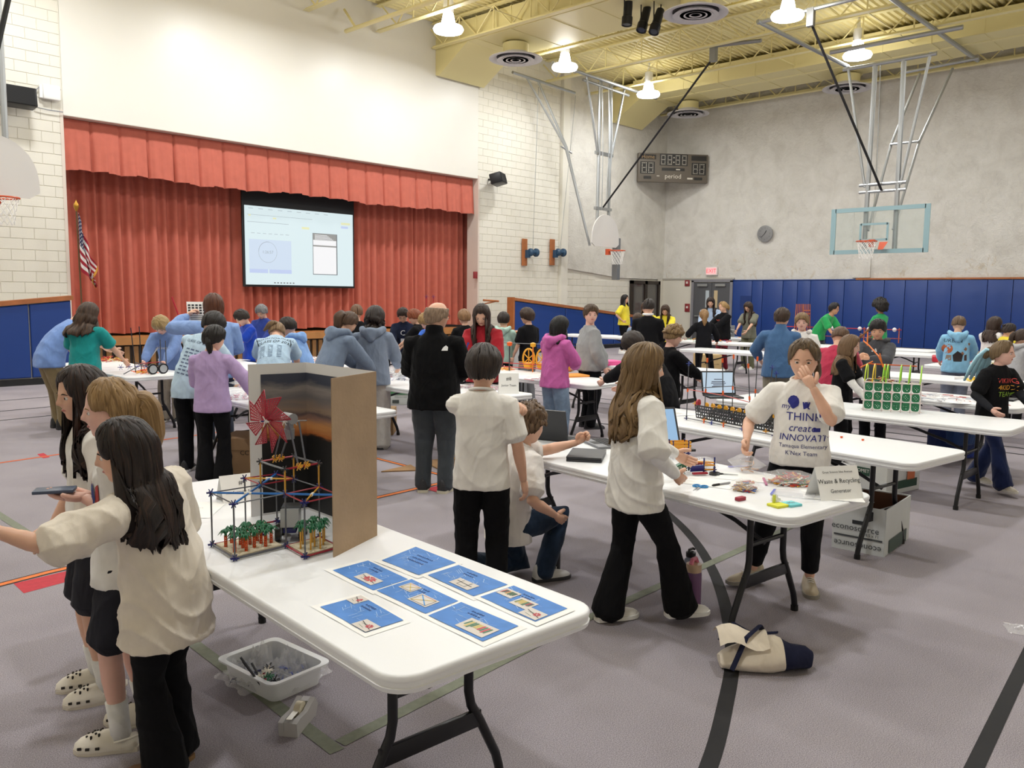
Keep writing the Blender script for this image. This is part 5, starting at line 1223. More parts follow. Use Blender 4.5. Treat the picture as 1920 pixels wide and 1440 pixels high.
# toy tractor inside the frame
t = thing('toy_tractor', 'green and grey toy tractor parked inside the windmill farm model', 'toy vehicle', (1.778, 2.856, TZ), .9)
WH = plastic('141416')
for x, y, r in ((-.05, -.045, .034), (.05, -.045, .026), (-.05, .045, .034), (.05, .045, .026)):
    w_ = MB().lathe([(r*.5, -.01), (r, -.01), (r*1.02, 0), (r, .01), (r*.5, .01)], 18, c=(x, y, r), R=Matrix.Rotation(PI/2, 3, 'X')).build('wheel', WH, t)
    MB().lathe([(r*.45, -.0115), (r*.45, .0115)], 12, c=(x, y, r), R=Matrix.Rotation(PI/2, 3, 'X')).build('hub', plastic('6b6e74'), w_)
MB().bbox((0, 0, .045), (.13, .05, .02), .004).build('chassis', NAVY, t)
perf(lambda u, v: (.03, -.03+.06*u, .06+.06*v), 9, 9).build('cab_panel', plastic('1b6a42'), t, 0); perf(lambda u, v: (.03+.03*u, -.032, .06+.06*v), 9, 9).build('cab_panel', plastic('1b6a42'), t, 0); MB().box((.03, 0, .122), (.08, .075, .006)).build('cab_roof', plastic('55585c'), t)
MB().prism([(-.07, .06), (.02, .055), (.025, .115), (-.06, .13)], -.035, .035, lambda a, b, c: (a, c, b)).build('hopper', mat('clear_grey_plastic', 'c3c5c6', .2, alpha=.75), t, smooth=False)
# tri-fold display board
def sunset():
    m = bpy.data.materials.new('sunset_print'); m.use_nodes = True; q = NT(m); uv = q.coord('UV'); s = q.new('ShaderNodeSeparateXYZ'); q.link(uv, s.inputs[0])
    n = q.noise(q.coord('UV', (1.6, 7, 1)), 2.2, 5, .6, .6); ad = q.new('ShaderNodeMath', operation='MULTIPLY_ADD'); q.link(n, ad.inputs[0]); ad.inputs[1].default_value = .12; q.link(s.outputs[1], ad.inputs[2])
    c = q.ramp(ad.outputs[0], [(.0, '060507'), (.5, '0a0707'), (.60, '0d0a0a'), (.625, 'a8602c'), (.68, 'c48a52'), (.73, '8a6a5c'), (.76, '55474a'), (.8, '8f7a68'), (.88, '6b6668'), (.95, '8b8480'), (1, '3a3f50')]); q.link(c, q.b.inputs['Base Color']); q.b.inputs['Roughness'].default_value = .55; return m
t = thing('display_board', 'tall tri-fold cardboard display with a sunset picture, standing behind the windmill', 'display board', (0, 0, 0))
zb, zt = TZ, 1.356; A, B, C_, D = Vector((1.746, 2.525)), Vector((2.035, 2.639)), Vector((2.073, 3.188)), Vector((1.822, 3.245)); WB = mat('white_board', 'e4e3e2', .7)
def panel(p, q, inner, outer, nm):
    d = (q-p).normalized(); n = Vector((-d.y, d.x)); m = MB(); 
    for o, mi in ((.002, 0), (-.002, 1)):
        a, b = p+n*o, q+n*o; m.add([(a.x, a.y, zb), (b.x, b.y, zb), (b.x, b.y, zt), (a.x, a.y, zt)], [(0, 1, 2, 3) if mi else (3, 2, 1, 0)], mi)
    a0, a1, b0, b1 = p+n*.002, p-n*.002, q+n*.002, q-n*.002
    for u, v in ((a0, a1), (b1, b0)): m.add([(u.x, u.y, zb), (v.x, v.y, zb), (v.x, v.y, zt), (u.x, u.y, zt)], [(0, 1, 2, 3)], 1)
    m.add([(a0.x, a0.y, zt), (a1.x, a1.y, zt), (b1.x, b1.y, zt), (b0.x, b0.y, zt)], [(0, 1, 2, 3)], 1); return m.build(nm, [inner, outer], t, smooth=False), n
panel(A, B, WB, CARD, 'side_panel'); panel(B, C_, WB, CARD, 'centre_panel'); panel(C_, D, WB, CARD, 'side_panel')
SUN = sunset()
for p, q, u0, u1, f0, f1 in ((D, C_, .0, .33, .2, 1), (C_, B, .33, 1, 0, 1)):
    d = (q-p).normalized(); n = Vector((d.y, -d.x)); a = p.lerp(q, f0)+n*.004; b = p.lerp(q, f1)+n*.004; z1 = zt-.045
    me = MB().add([(a.x, a.y, zb+.01), (b.x, b.y, zb+.01), (b.x, b.y, z1), (a.x, a.y, z1)], [(0, 1, 2, 3)]).mesh('sunset_picture', SUN, 0, False); l = me.uv_layers.new(name='UVMap'); l.data.foreach_set('uv', [u0, 0, u1, 0, u1, 1, u0, 1]); ob('sunset_picture', me, t)
# papers and tent at the far end
q = gp(452, 935, TZ); tent('white tent card reading The Fantastic Farmers behind the windmill model', q, .2, .12, .055, math.radians(-72)+PI/2-.5, [('The Fantastic Farmers', .0185, .35), ('#4', .03, .68)])
q = gp(405, 985, TZ); sheet('white typed sheet lying left of the windmill model', q+Vector((.05, .3, 0)), .22, .28, -.75, [('Computer Pioneers', .014, -.02, .02), ('Blueprint farm', .012, -.02, -.0)], lines=0)
# seven blueprint sheets
BLU = mat('blueprint_blue', '4f86cf', .7, var=.1, vs=18); CHK = mat('chalk_line', 'b9d4f4', .8); PIC = mat('photo_grey', 'd6cfc8', .7)
bps = [((1.847, 2.367), (2.041, 2.404), (2.019, 2.154), (1.836, 2.147), 0, 'blueprint page with a title only, nearest the cardboard display'), ((1.656, 2.400), (1.809, 2.399), (1.782, 2.140), (1.632, 2.137), 1, 'blueprint page with a red pinwheel photo'), ((1.858, 2.125), (2.008, 2.129), (1.984, 1.862), (1.826, 1.865), 2, 'blueprint page with one grey rod-frame photo'),
       ((1.639, 2.129), (1.791, 2.132), (1.763, 1.869), (1.619, 1.862), 3, 'blueprint page with two crossed-square photos'), ((1.838, 1.846), (1.991, 1.841), (1.958, 1.581), (1.808, 1.582), 4, 'blueprint page with three crop photos at the table corner'), ((1.616, 1.846), (1.763, 1.856), (1.749, 1.596), (1.597, 1.593), 5, 'blueprint page with one large rounded tractor photo'), ((1.427, 2.138), (1.574, 2.126), (1.540, 1.871), (1.405, 1.878), 6, 'blueprint page with two pinwheel photos, nearest the table edge')]
for c0, c1, c2, c3, k, lab in bps:
    c0, c1, c2, c3 = [Vector((*c, 0)) for c in (c0, c1, c2, c3)]; cen = (c0+c1+c2+c3)/4; cen.z = TZ; t = thing('blueprint_sheet', lab, 'paper', cen, 0, 'blueprint sheets'); rnd = random.Random(k+20)
    # s along text (c0->c3), v up (c0->c1 reversed at far)
    def B_(s, v, z, c0=c0, c1=c1, c2=c2, c3=c3, cen=cen): q = c0.lerp(c3, s).lerp(c1.lerp(c2, s), v); return Vector((q.x-cen.x, q.y-cen.y, z))
    MB().grid(lambda u, v: B_(-.1+1.2*u, -.13+1.2*v, .0008+.0015*math.sin(u*4+k)**2), 5, 5).build('page', PAPER, t)
    MB().quad(B_(0, 0, .0030), B_(1, 0, .0030), B_(1, 1, .0030), B_(0, 1, .0030)).build('blue_field', BLU, t, smooth=False)
    g = MB()
    for _ in range(34):
        s, v = rnd.uniform(.08, .75), rnd.uniform(.15, .9); a = rnd.choice((0, PI/2, .5, 2.6, rnd.uniform(0, PI))); L = rnd.uniform(.05, .2); ds, dv = math.cos(a)*L, math.sin(a)*L*1.4; w_ = .006
        if s+ds > .97 or not .03 < v+dv < .97: continue
        g.quad(B_(s, v, .0036), B_(s+w_, v+w_, .0036), B_(s+ds+w_, v+dv+w_, .0036), B_(s+ds, v+dv, .0036))
    for j in range(2 if k else 3): 
        for i in range(9 if k == 0 else 5): s = .3+i*.045; v = .8-j*.12 if k else .68-j*.14; g.quad(B_(s, v, .0037), B_(s+.03, v, .0037), B_(s+.035, v+.05*rnd.random()+.02, .0037), B_(s+.004, v+.05, .0037), 1)
    o_ = g.build('blueprint_lines', [CHK, mat('script_blue', '2a4a86', .8)], t, smooth=False); o_['kind'] = 'stuff'
    pics = {0: [], 1: [(.42, .12, .42, .36, 'sail')], 2: [(.4, .1, .4, .36, 'rod')], 3: [(.1, .48, .26, .36, 'x'), (.5, .2, .36, .44, 'x')], 4: [(.02, .42, .28, .36, 'crop'), (.38, .25, .3, .42, 'crop'), (.68, .03, .3, .4, 'sail2')], 5: [(.45, .08, .48, .5, 'crop')], 6: [(0, .62, .2, .38, 'sail2'), (.7, 0, .3, .4, 'sail2')]}[k]
    for s, v, ws, hv, kind in pics:
        p_ = MB().quad(B_(s, v, .0042), B_(s+ws, v, .0042), B_(s+ws, v+hv, .0042), B_(s, v+hv, .0042)).build('photo_print', PIC, t, smooth=False); h_ = MB()
        def st(x0, y0, x1, y1, mi, w_=.012): 
            dx, dy = x1-x0, y1-y0; L = math.hypot(dx, dy); nx, ny = -dy/L*w_, dx/L*w_; Q = [(x0+nx, y0+ny), (x0-nx, y0-ny), (x1-nx, y1-ny), (x1+nx, y1+ny)]; h_.add([B_(s+ws*a, v+hv*b, .0047) for a, b in Q], [(0, 1, 2, 3)], mi)
        if kind in ('sail', 'sail2'):
            cx, cy, R_ = (.55, .55, .4) if kind == 'sail' else (.68, .55, .25)
            for q in range(8): a = q*PI/4; h_.add([B_(s+ws*(cx+R_*f*math.cos(a+d)*.8), v+hv*(cy+R_*f*math.sin(a+d)), .0048) for f, d in ((.1, 0), (1, 0), (.75, .6))], [(0, 1, 2)], 0)
            st(.05, .7, .95, .3, 1, .025); st(.2, .3, .6, .2, 3); st(.2, .5, .5, .6, 3)
        elif kind == 'rod': st(.1, .6, .9, .5, 1, .03); st(.3, .2, .3, .9, 1); st(.7, .2, .7, .9, 1); st(.3, .2, .7, .2, 1)
        elif kind == 'x': st(.1, .1, .9, .9, 2, .03); st(.1, .9, .9, .1, 4 if s > .3 else 2, .03); st(.1, .1, .9, .1, 1); st(.1, .9, .9, .9, 0); st(.1, .1, .1, .9, 1); st(.9, .1, .9, .9, 1)
        else:
            for q in range(10): x = .12+.08*q; st(x, .2+.2*rnd.random(), x+.04, .8, rnd.choice((3, 3, 0, 2, 1)), .03)
        h_.build('photo_image', [mat('print_red', 'c94a56', .7), mat('print_dark', '4b4a4d', .7), mat('print_yellow', 'd8c070', .7), mat('print_green', '4f7d62', .7), mat('print_blue', '5a9ad8', .7)], p_, smooth=False)
# ------------------------------------------------------------------ under and in front of the front table
q = gp(515, 1262); t = thing('storage_tub', 'translucent plastic tub of bagged pieces on the carpet', 'tub', (1.82, 3.083, 0), math.radians(4))
TUB = mat('frosted_plastic', 'eef0f1', .3, alpha=.93)
def ringp(w, l, r, z): return [(x, y, z) for x, y in rrect(w, l, r, 4)]
m = MB(); rings = [ringp(.24, .34, .03, .0), ringp(.265, .365, .035, .085), ringp(.31, .41, .04, .088), ringp(.31, .41, .04, .095), ringp(.26, .36, .035, .092), ringp(.23, .33, .03, .008)]; n = len(rings[0])
m.add([p for r in rings for p in r], [(i*n+j, i*n+(j+1) % n, (i+1)*n+(j+1) % n, (i+1)*n+j) for i in range(5) for j in range(n)]+[tuple(reversed(range(n))), tuple(range(5*n, 6*n))]); m.build('tub_shell', TUB, t, 50)
tu = t
def crumple(nm, par, c, w, l, hgt, seed, label=None, m_=None):
    def f(u, v):
        k = noise.noise((u*5+seed, v*5, 2))+.6*noise.noise((u*13, v*13+seed, 4)); e = min(u, 1-u, v, 1-v)*4
        return (c[0]+(u-.5)*2*w*(1+.15*k), c[1]+(v-.5)*2*l*(1+.1*k), c[2]+.004+hgt*min(1, e)*(.5+.75*k)**2)
    return MB().grid(f, 22, 22).build(nm, m_ or FILM, par, 25)
W2 = lambda v: Vector((tu.location.x, tu.location.y, 0))+Matrix.Rotation(tu.rotation_euler.z, 3, 'Z') @ Vector(v)
for k, (x, y, c, lab) in enumerate(((-.05, .07, ('3b4fb0', 'c9ccd4', '2a2f60'), 'crumpled clear bag of blue pieces at the back of the tub'), (.06, -.04, ('3b4fb0', '6f82d8', 'd8dae0'), 'crumpled clear bag of blue pieces at the front of the tub'))):
    p = W2((x, y, .012)); b = thing('zip_bag', lab, 'bag', p, .3*k); crumple('film', b, (0, 0, .0), .12, .13, .085, k*3+1); crumple('film', b, (.02, .03, .01), .1, .1, .1, k*3+9); pieces('pieces', None, b, (0, 0, 0), .1, .1, .05, 60, c, k+40, ls=(.02, .05))
p = W2((-.1, -.1, .012)); b = thing('toy_parts_bundle', 'bundle of green, red and grey toy parts poking out of the tub', 'toy parts', p)
for k, (dx, dy, c) in enumerate(((-.09, .05, '3a3c42'), (-.07, .07, '3a3c42'), (-.02, .09, '3a3c42'), (.0, .03, '9e2232'))): rod(b, (dx*.2, dy*.2, .03), (dx, dy, .17-.03*k), c, .005)
for k in range(6): connector(b, (.02*math.sin(k*2), .025*math.cos(k*3), .05+.012*k), ('1d6b45', '1a1a20', 'efe8d8')[k % 3], .022)
t = thing('tape_dispenser', 'grey desk tape dispenser on the carpet beside the tub', 'tape dispenser', (1.69, 2.69, 0), math.radians(34)); t.scale = (1.25, 1.25, 1.25); TG = mat('dispenser_grey', 'b9b6b4', .5)
poly = [(-.075, 0), (.065, 0), (.085, .03), (.06, .062), (.0, .045), (-.055, .05), (-.08, .045)]
MB().prism(poly, -.03, -.014, lambda a, b, c: (a, c, b)).prism(poly, .014, .03, lambda a, b, c: (a, c, b)).box((-.06, 0, .022), (.03, .03, .044)).box((.0, 0, .008), (.14, .03, .016)).box((.06, 0, .03), (.03, .03, .05)).build('body', TG, t, 30)
MB().lathe([(.012, -.01), (.027, -.01), (.027, .01), (.012, .01)], 18, c=(.01, 0, .042), R=Matrix.Rotation(PI/2, 3, 'X')).build('tape_roll', mat('tape_roll', 'd9cfb4', .4), t); MB().box((-.04, 0, .052), (.06, .018, .001)).build('tape_end', mat('tape', 'e6e0cf', .3), t)
q = gp(1895, 1180); t = thing('zip_bag', 'empty clear plastic bag lying on the carpet at the right edge', 'bag', q+Vector((.03, -.05, 0)), .4); crumple('film', t, (0, 0, 0), .075, .08, .02, 5)
# tote bag
q = gp(1432, 1250); NV = fabric('22253c'); CV = fabric('e6dac8'); RT = Matrix.Rotation(-.75, 4, 'Z'); t = thing('tote_bag', 'cream and navy canvas tote bag slumped on the carpet', 'bag', (q.x, q.y, 0), -.85)
def tb(u, v):
    a = u*2*PI; x = -.2+.4*v; k = noise.noise((u*4, v*3, 8)); s = (1-(2*v-1)**4*.5); hz = (.065+.02*k)*(.75+.5*v)*s
    return (x+.02*k, math.cos(a)*(.105+.02*k)*s, max(.004, hz+math.sin(a)*hz*(1+.3*k)))
m = MB().grid(tb, 34, 16, close=True)
nf = 34*15; m.m = [1 if (i//34) >= 10 else 0 for i in range(len(m.m))]; m.add([tb(i/34, 0) for i in range(34)], [tuple(reversed(range(34)))], 0); m.add([tb(i/34, 1) for i in range(34)], [tuple(range(34))], 1); m.build('canvas_body', [CV, NV], t, 0)
MB().grid(lambda u, v: (-.22+.22*v, -.09+.17*u, .13+.05*math.sin(u*PI)+.02*math.sin(v*6)), 8, 8).build('open_flap', CV, t, 0)
MB().tube([(-.17, -.11, .03), (-.1, -.06, .16), (-.02, .02, .185), (.03, .1, .1)], .014, 6, flat=.35).build('strap', NV, t); MB().tube([(-.2, .0, .12), (-.12, .08, .17), (-.02, .13, .1), (.08, .08, .13)], .014, 6, flat=.35).build('strap', NV, t)
# bottles
def bottle(label, p, r, h, body, cap, style):
    t = thing('water_bottle', label, 'bottle', p); MB().lathe([(r*.9, 0), (r, .01), (r, h*.74), (r*.92, h*.8), (r*.62, h*.84), (r*.62, h*.86)], 20).build('body', mat('bottle_body', body, .35, spec=.4), t)
    c = mat('bottle_cap', cap, .4)
    if style == 'sport': MB().lathe([(r*.7, h*.86), (r*.72, h*.94), (r*.4, h*.96)], 16).build('cap', c, t); MB().tube([(-r*.6, 0, h*.93), (-r*.5, 0, h), (r*.5, 0, h), (r*.95, 0, h*.97)], .007, 6).build('carry_loop', c, t)
    elif style == 'tumbler': MB().lathe([(r*.95, h*.78), (r*.95, h*.92), (r*.5, h*.93)], 18).build('cap', mat('bottle_cap', 'd9b99a', .4), t); MB().tube([(-r*.7, 0, h*.92), (-r*.4, 0, h), (r*.4, 0, h*1.0), (r*.7, 0, h*.92)], .012, 8).build('carry_loop', c, t)
    else: MB().lathe([(r*.45, h*.84), (r*.45, h*.97), (r*.4, h)], 12).build('cap', c, t)
    return t
bottle('tall black water bottle standing on the carpet beside the kneeling boy', gp(1037, 1079), .043, .29, '121214', '161618', 'sport')
bottle('purple tumbler with pink lid standing behind the walking girl', gp(1298, 1152), .042, .3, '7d5a80', 'e27f95', 'tumbler')
bottle('dark bottle with black carry loop behind the purple tumbler', gp(1280, 1140)+Vector((.1, .02, 0)), .038, .3, '8f96a8', '141416', 'sport')
# ------------------------------------------------------------------ second table
laptop('closed black laptop on the second table', tp(1100, 858), .55, 0)
laptop('open black laptop seen edge-on in front of the kneeling boy', gp(1033, 826, TZ)+Vector((.08, .03, 0)), -PI/2+.25+PI, 105, screen='')
laptop('open grey laptop with pink screen behind the closed laptop', tp(1112, 838)+Vector((.12, .0, 0)), PI/2+PI-.5, 110, screen='e0b9c8', col='77797e')
laptop('open laptop with blue slide facing the camera at the table edge', gp(1258, 850, TZ)+Vector((.1, .12, -.0)), -.62, 118, w=.34, d=.25, screen='a9d0f5', col='3a3b40')
q = tp(1243, 884); t = thing('tape_roll', 'fat roll of cream masking tape beside the green motor', 'tape', q+Vector((-.02, .05, 0))); MB().lathe([(.032, 0), (.055, 0), (.055, .045), (.032, .045)], 24).build('tape_ring', mat('masking_tape', 'd9d2b4', .6), t); MB().lathe([(.031, 0.002), (.033, 0.002), (.033, .0455), (.031, .0455)], 24).build('core', mat('core_card', '9c9a96', .8), t)
# the truck being built
t = thing('toy_truck_model', 'half-built toy truck with green motor, red rollers and yellow frame', 'toy model', gp(1290, 888, TZ), -.55)
g = MB().bbox((-.075, -.01, .035), (.1, .036, .036), .004, Matrix.Rotation(-.35, 3, 'Y')).build('motor', plastic('1d5a3c'), t); w_ = MB(); R_ = Matrix.Rotation(-.35, 3, 'Y'); text_on(w_, "K'NEX", Vector((-.082, -.0285, .034)), R_ @ Vector((1, 0, 0)), R_ @ Vector((0, 0, 1)), .024, .001); w_.build('lettering', mat('lettering_white', 'e8e2d4', .5), g, smooth=False)
for x, y, z in ((-.03, -.02, .05), (-.035, .02, .045), (-.03, 0, .02)): connector(t, (x, y, z), '1d6b45', .022)
for k in range(4): rod(t, (-.01, -.02+.018*k, .062-.004*k), (.07, -.03+.018*k, .058-.004*k), '8e1f2c', .006, 'roller')
MB().box((.035, -.035, .035), (.075, .008, .035), Matrix.Rotation(.3, 3, 'X')).build('blue_panel', plastic('27357f'), t)
for k in range(3): rod(t, (.0, -.05-.006*k, .012), (.085, -.052-.006*k, .012), 'a82434', .006, 'roller')
for a, b in (((.08, -.03, .05), (.15, -.02, .045)), ((.08, -.03, .025), (.15, -.02, .02)), ((.02, .05, .06), (.15, -.02, .06)), ((.0, .04, .05), (.08, .05, .05)), ((.08, .05, .05), (.15, -.02, .045))): rod(t, a, b, 'e09a2c', .005)
for x, y in ((.15, -.02), (.03, .05), (.08, -.03), (-.02, .06)): rod(t, (x, y, .005), (x, y, .09), '1d5a3c' if y > 0 else '23286f', .0045, 'post'); connector(t, (x, y, .02), '23286f', .013)
t = thing('toy_truck_bed', 'yellow toy truck bed held by the long-haired girl', 'toy model', gp(1272, 858, TZ)+Vector((0, 0, .0)), -.6)
for z in (.055, .075, .095): MB().box((0, -.03, z), (.13, .006, .014)).box((.0, .03, z), (.13, .006, .014)).box((.065, 0, z), (.006, .06, .014)).build('side_rail', plastic('eba62c'), t, smooth=False)
MB().box((0, 0, .05), (.13, .06, .004)).build('floor_plate', plastic('d9d2c4'), t)
for x, y in ((-.05, -.03), (.05, -.03), (-.05, .03), (.05, .03)): rod(t, (x, y, .0), (x, y, .11), '23286f', .005, 'post'); connector(t, (x, y, .03), '23286f', .014)
def scissors(label, p, rz, c, s=1):
    t = thing('scissors', label, 'scissors', p, rz)
    for sg in (-1, 1):
        MB().tube([(sg*.022*s+.02*s*math.cos(a)*1.0, -.035*s+.026*s*math.sin(a), .004) for a in np.linspace(0, 2*PI, 15)], .0045*s, 6).tube([(sg*.012*s, -.012*s, .004), (0, .01*s, .005)], .005*s, 6).build('handle', plastic(c), t)
        MB().prism([(0, .0), (sg*-.008*s, .09*s), (sg*-.012*s, .01*s)], .003+.001*sg, .005+.001*sg).build('blade', STEEL, t, smooth=False)
    MB().lathe([(.004, 0), (.004, .008)], 8, c=(0, .012*s, 0)).build('pivot', STEEL, t); return t
scissors('black-handled scissors lying open on the second table', gp(1352, 890, TZ), PI-.3+math.radians(45), '2c2d31')
scissors('blue-handled scissors near the table edge', gp(1310, 915, TZ), math.radians(105), '2f8fd0', .9)
q = gp(1352, 910, TZ); t = thing('marker_pen', 'black marker pen with silver-grey barrel', 'pen', q, math.radians(-15)); RY = Matrix.Rotation(PI/2, 3, 'Y')
MB().lathe([(.003, -.065), (.0065, -.055), (.0065, -.015)], 10, c=(0, 0, .007), R=RY).build('cap', BLACKM, t); MB().lathe([(.006, -.015), (.006, .06), (.005, .065)], 10, c=(0, 0, .007), R=RY).build('barrel', mat('pen_silver', '9c9da1', .35), t)
q = tp(1385, 939); t = thing('eraser', 'small dark red eraser at the table edge', 'eraser', q, math.radians(-10)); MB().bbox((0, 0, .009), (.055, .028, .018), .004).build('block', mat('eraser_red', 'a8394a', .7), t)
bag('small clear bag of rubber bands and yellow pieces', tp(1405, 921)+Vector((0, .03, 0)), .06, .07, .06, 70, ('f2b62a', 'c8a878', 'b3202e', '2f6fc4', 'c8a878'), 3, .4, None)
bag('big clear bag of mixed orange, red and green pieces', tp(1488, 908)+Vector((0, .02, 0)), .1, .13, .07, 210, ('f2682a', 'b3202e', '1f7a4a', '9aa0a8', 'f2b62a', 'e8e4da', 'c24a3a'), 4, .55, 'c06a94')
bag('clear zip bag leaning on the big bag of pieces', tp(1470, 880)+Vector((.08, .1, .0)), .07, .1, .09, 12, ('e0b088',), 5, -.6, '8c8ad8')
bag('clear bag of white pieces pinched by the girl in the lettered shirt', tp(1400, 862)+Vector((-.06, .02, 0)), .07, .11, .06, 24, ('f0efe8', 'e8e6da'), 6, -.9, '8f86d4')
bag('flat empty clear bag in front of the tent sign', gp(1470, 925, TZ)+Vector((.0, -.05, 0)), .07, .1, .014, 0, (), 8, .3, '5f6fd0')
tent('white tent sign hand-lettered Waste and Recycling Generator', gp(1580, 936, TZ)+Vector((.02, .05, 0)), .24, .155, .065, math.radians(-32), [('Great Science Idea Avenue', .0155, .82), ('Waste & Recycling', .031, .55), ('Generator', .027, .26)])
q = gp(1476, 948, TZ)
for c, dx, rz, lab, ww in (('e6e64a', -.05, .3, 'yellow sticky note pad at the table end', .075), ('7fd6dc', .02, .25, 'pale blue sticky note with a red scribble', .075)):
    t = thing('sticky_note_pad', lab, 'note pad', q+Vector((dx*.9, dx*-.5, 0)), rz-.6); MB().bbox((0, 0, .006), (ww, .07, .012), .002).build('pad', mat('sticky_note', c, .8), t)
    if dx > 0:
        g = MB(); text_on(g, 'Mia', (0, 0, .0125), (1, 0, 0), (0, 1, 0), .03); g.build('writing', mat('ink_red', '7a2a30', .8), t, smooth=False)
    else: crumple('paper_scrap', t, (.03, .04, .01), .025, .02, .04, 7, m_=PAPER); MB().bbox((-.0, .025, .03), (.012, .012, .04), .002).build('yellow_clip', plastic('d8e05a'), t)
for k, (px, py, rz) in enumerate(((1395, 895, .35), (1560, 930, .5), (1330, 905, .2))): sheet('large white sheet of paper under the clutter, %s' % ('near the scissors', 'under the tent sign', 'by the toy truck')[k], gp(px, py, TZ), .2, .28, rz)
# ------------------------------------------------------------------ third table: black trough with rods
t = thing('trough_model', 'black perforated trough with yellow wheels and tall grey rods on the third table', 'toy model', (0, 0, 0))
a0, a1 = gp(1287, 787, TZ), gp(1412, 812, TZ); dv = (a1-a0).normalized(); nv = Vector((-dv.y, dv.x, 0)); nv = nv if nv.x > 0 else -nv; L = (a1-a0).length; O = a0
T_ = lambda s, w, z: O+dv*(s*L)+nv*w+Vector((0, 0, z))
BP = plastic('17171a')
for k in range(5):
    s0, s1 = .0+k*.3, .3+k*.3; up = k % 2 == 0
    perf(lambda u, v: T_(s0+(s1-s0)*u, .1-.02*v, .01+.11*v), 17, 9).build('perforated_panel', BP, t, 0)
    perf(lambda u, v: T_(s0+(s1-s0)*u, .24+.02*v, .01+.11*v), 17, 9).build('perforated_panel', BP, t, 0)
    rod(t, T_(s0, .09, .13), T_((s0+s1)/2, .095, .01), GRC, .004); rod(t, T_(s1, .09, .13), T_((s0+s1)/2, .095, .01), GRC, .004)
    connector(t, T_((s0+s1)/2, .09, .012), 'e9a92c', .022); connector(t, T_(s0, .085, .125), 'e9a92c', .02)
for k in range(14): MB().lathe([(.004, -.008), (.02, -.006), (.02, .006), (.004, .008)], 14, c=T_(.06+k*.1, .17, .115), R=Matrix((dv, nv, (0, 0, 1))).transposed() @ Matrix.Rotation(PI/2, 3, 'X')).build('yellow_wheel', plastic('e9a92c'), t)
MB().lathe([(.005, -.01), (.028, -.008), (.028, .008), (.005, .01)], 16, c=T_(.03, .1, .135), R=Matrix.Rotation(PI/2, 3, 'X')).build('red_wheel', plastic('a8203a'), t)
for s, w, zt_, top, sx in ((0, 0, .45, 'n', .01), (.28, .0, .48, 'o', .02), (.3, .28, .5, 'o', -.01), (.58, 0, .49, 'o', -.05), (.62, .28, .5, 'o', .02), (.8, .28, .46, 'n', .05), (.97, 0, .47, 'o', -.07), (1.05, .28, .5, 'o', .12), (1.28, 0, .45, 'n', -.01), (1.35, .2, .48, 'o', .06)):
    p, q = T_(s, w, .0), T_(s+sx, w, zt_); rod(t, p, q, '4b4d52', .0042, 'upright_rod'); d_ = (q-p).normalized()
    if top == 'o': MB().tube([q-d_*.004, q+d_*.03], .0075, 8).build('orange_tip', ORANGE, t); MB().tube([p, p+d_*.035], .006, 8).build('orange_foot', ORANGE, t)
    else: connector(t, q, '27409a', .02); connector(t, p+Vector((0, 0, .012)), '23286f', .02)
    MB().tube([p.lerp(q, .5), p.lerp(q, .56)], .0075, 8).build('orange_joint', ORANGE, t)
for a, b, c in ((T_(0, 0, .25), T_(.3, .28, .28), '3c3e44'), (T_(0, 0, .245), T_(.58, .0, .24), 'c8504a'), (T_(.58, 0, .24), T_(1.28, 0, .2), 'c8504a'), (T_(.3, .28, .28), T_(.8, .28, .26), '5c5e64'), (T_(.8, .28, .26), T_(1.35, .2, .25), 'c8323a'), (T_(0, 0, .014), T_(1.28, 0, .014), '4b4d52')): rod(t, a, b, c, .0034)
for s in (.4, .85): connector(t, T_(s, 0, .014), '27409a', .02)
laptop('black-framed laptop showing a K design page on the third table', tp(1305, 752)+Vector((.1, .12, 0)), -.75, 112, w=.34, d=.24, screen='cfe4f6', col='1d1e22')
tent('white card tent behind the tall grey rods', tp(1392, 748)+Vector((.4, -.2, 0)), .25, .13, .06, -.7, [('Great Math', .03, .5), ('Kids', .025, .75)])
sheet('loose white papers behind the trough model', tp(1392, 765)+Vector((.1, 0, 0)), .25, .3, -.2, lines=5)
sheet('white paper under the leaning hand on the third table', tp(1262, 775), .25, .32, -.5, lines=7)
for k, (px, py) in enumerate(((1552, 820), (1578, 821), (1618, 826))):
    t = thing('toy_clip', 'small orange toy clip on the third table, %s of three' % ('leftmost', 'middle', 'rightmost')[k], 'toy part', gp(px, py, TZ), .2, 'orange clips'); MB().bbox((0, 0, .005), (.035, .012, .01), .002).box((-.012, 0, .009), (.006, .014, .008)).build('clip', ORANGE, t)
bag('clear bag of green and white pieces behind the front girl', tp(1572, 800)+Vector((.05, .06, 0)), .1, .12, .08, 110, ('1f7a4a', 'e8e4da', '2f6fc4', '1f7a4a', 'b3202e'), 11, .5, None)
# ------------------------------------------------------------------ fourth table: green block with hoops
t = thing('green_block_model', 'green plate-built block model with lime hoop roof on the fourth table', 'toy model', (0, 0, 0))
a0, a1 = gp(1618, 769, TZ), gp(1724, 776, TZ); dv = (a1-a0).normalized(); nv = Vector((-dv.y, dv.x, 0)); nv = nv if nv.x > 0 else -nv; L = (a1-a0).length; O = a0; w4 = .36
G1 = plastic('1d7048'); ch = .08; cw = L/6
def gpanel(fr):
    def f(u, v):
        x, y = (u-.5)*2, (v-.5)*2; m_ = max(abs(x)+abs(y)*.42, abs(y)+abs(x)*.42, 1e-6)/max(abs(x), abs(y), 1e-6); return fr(x/m_*1.28 if False else x*(1-.18*y*y), y*(1-.18*x*x))
    return perf(f, 13, 13, lambda u, v: abs(u-.5)+abs(v-.5) > .42 or (round(u*6.5-.5)+round(v*6.5-.5)) % 2)
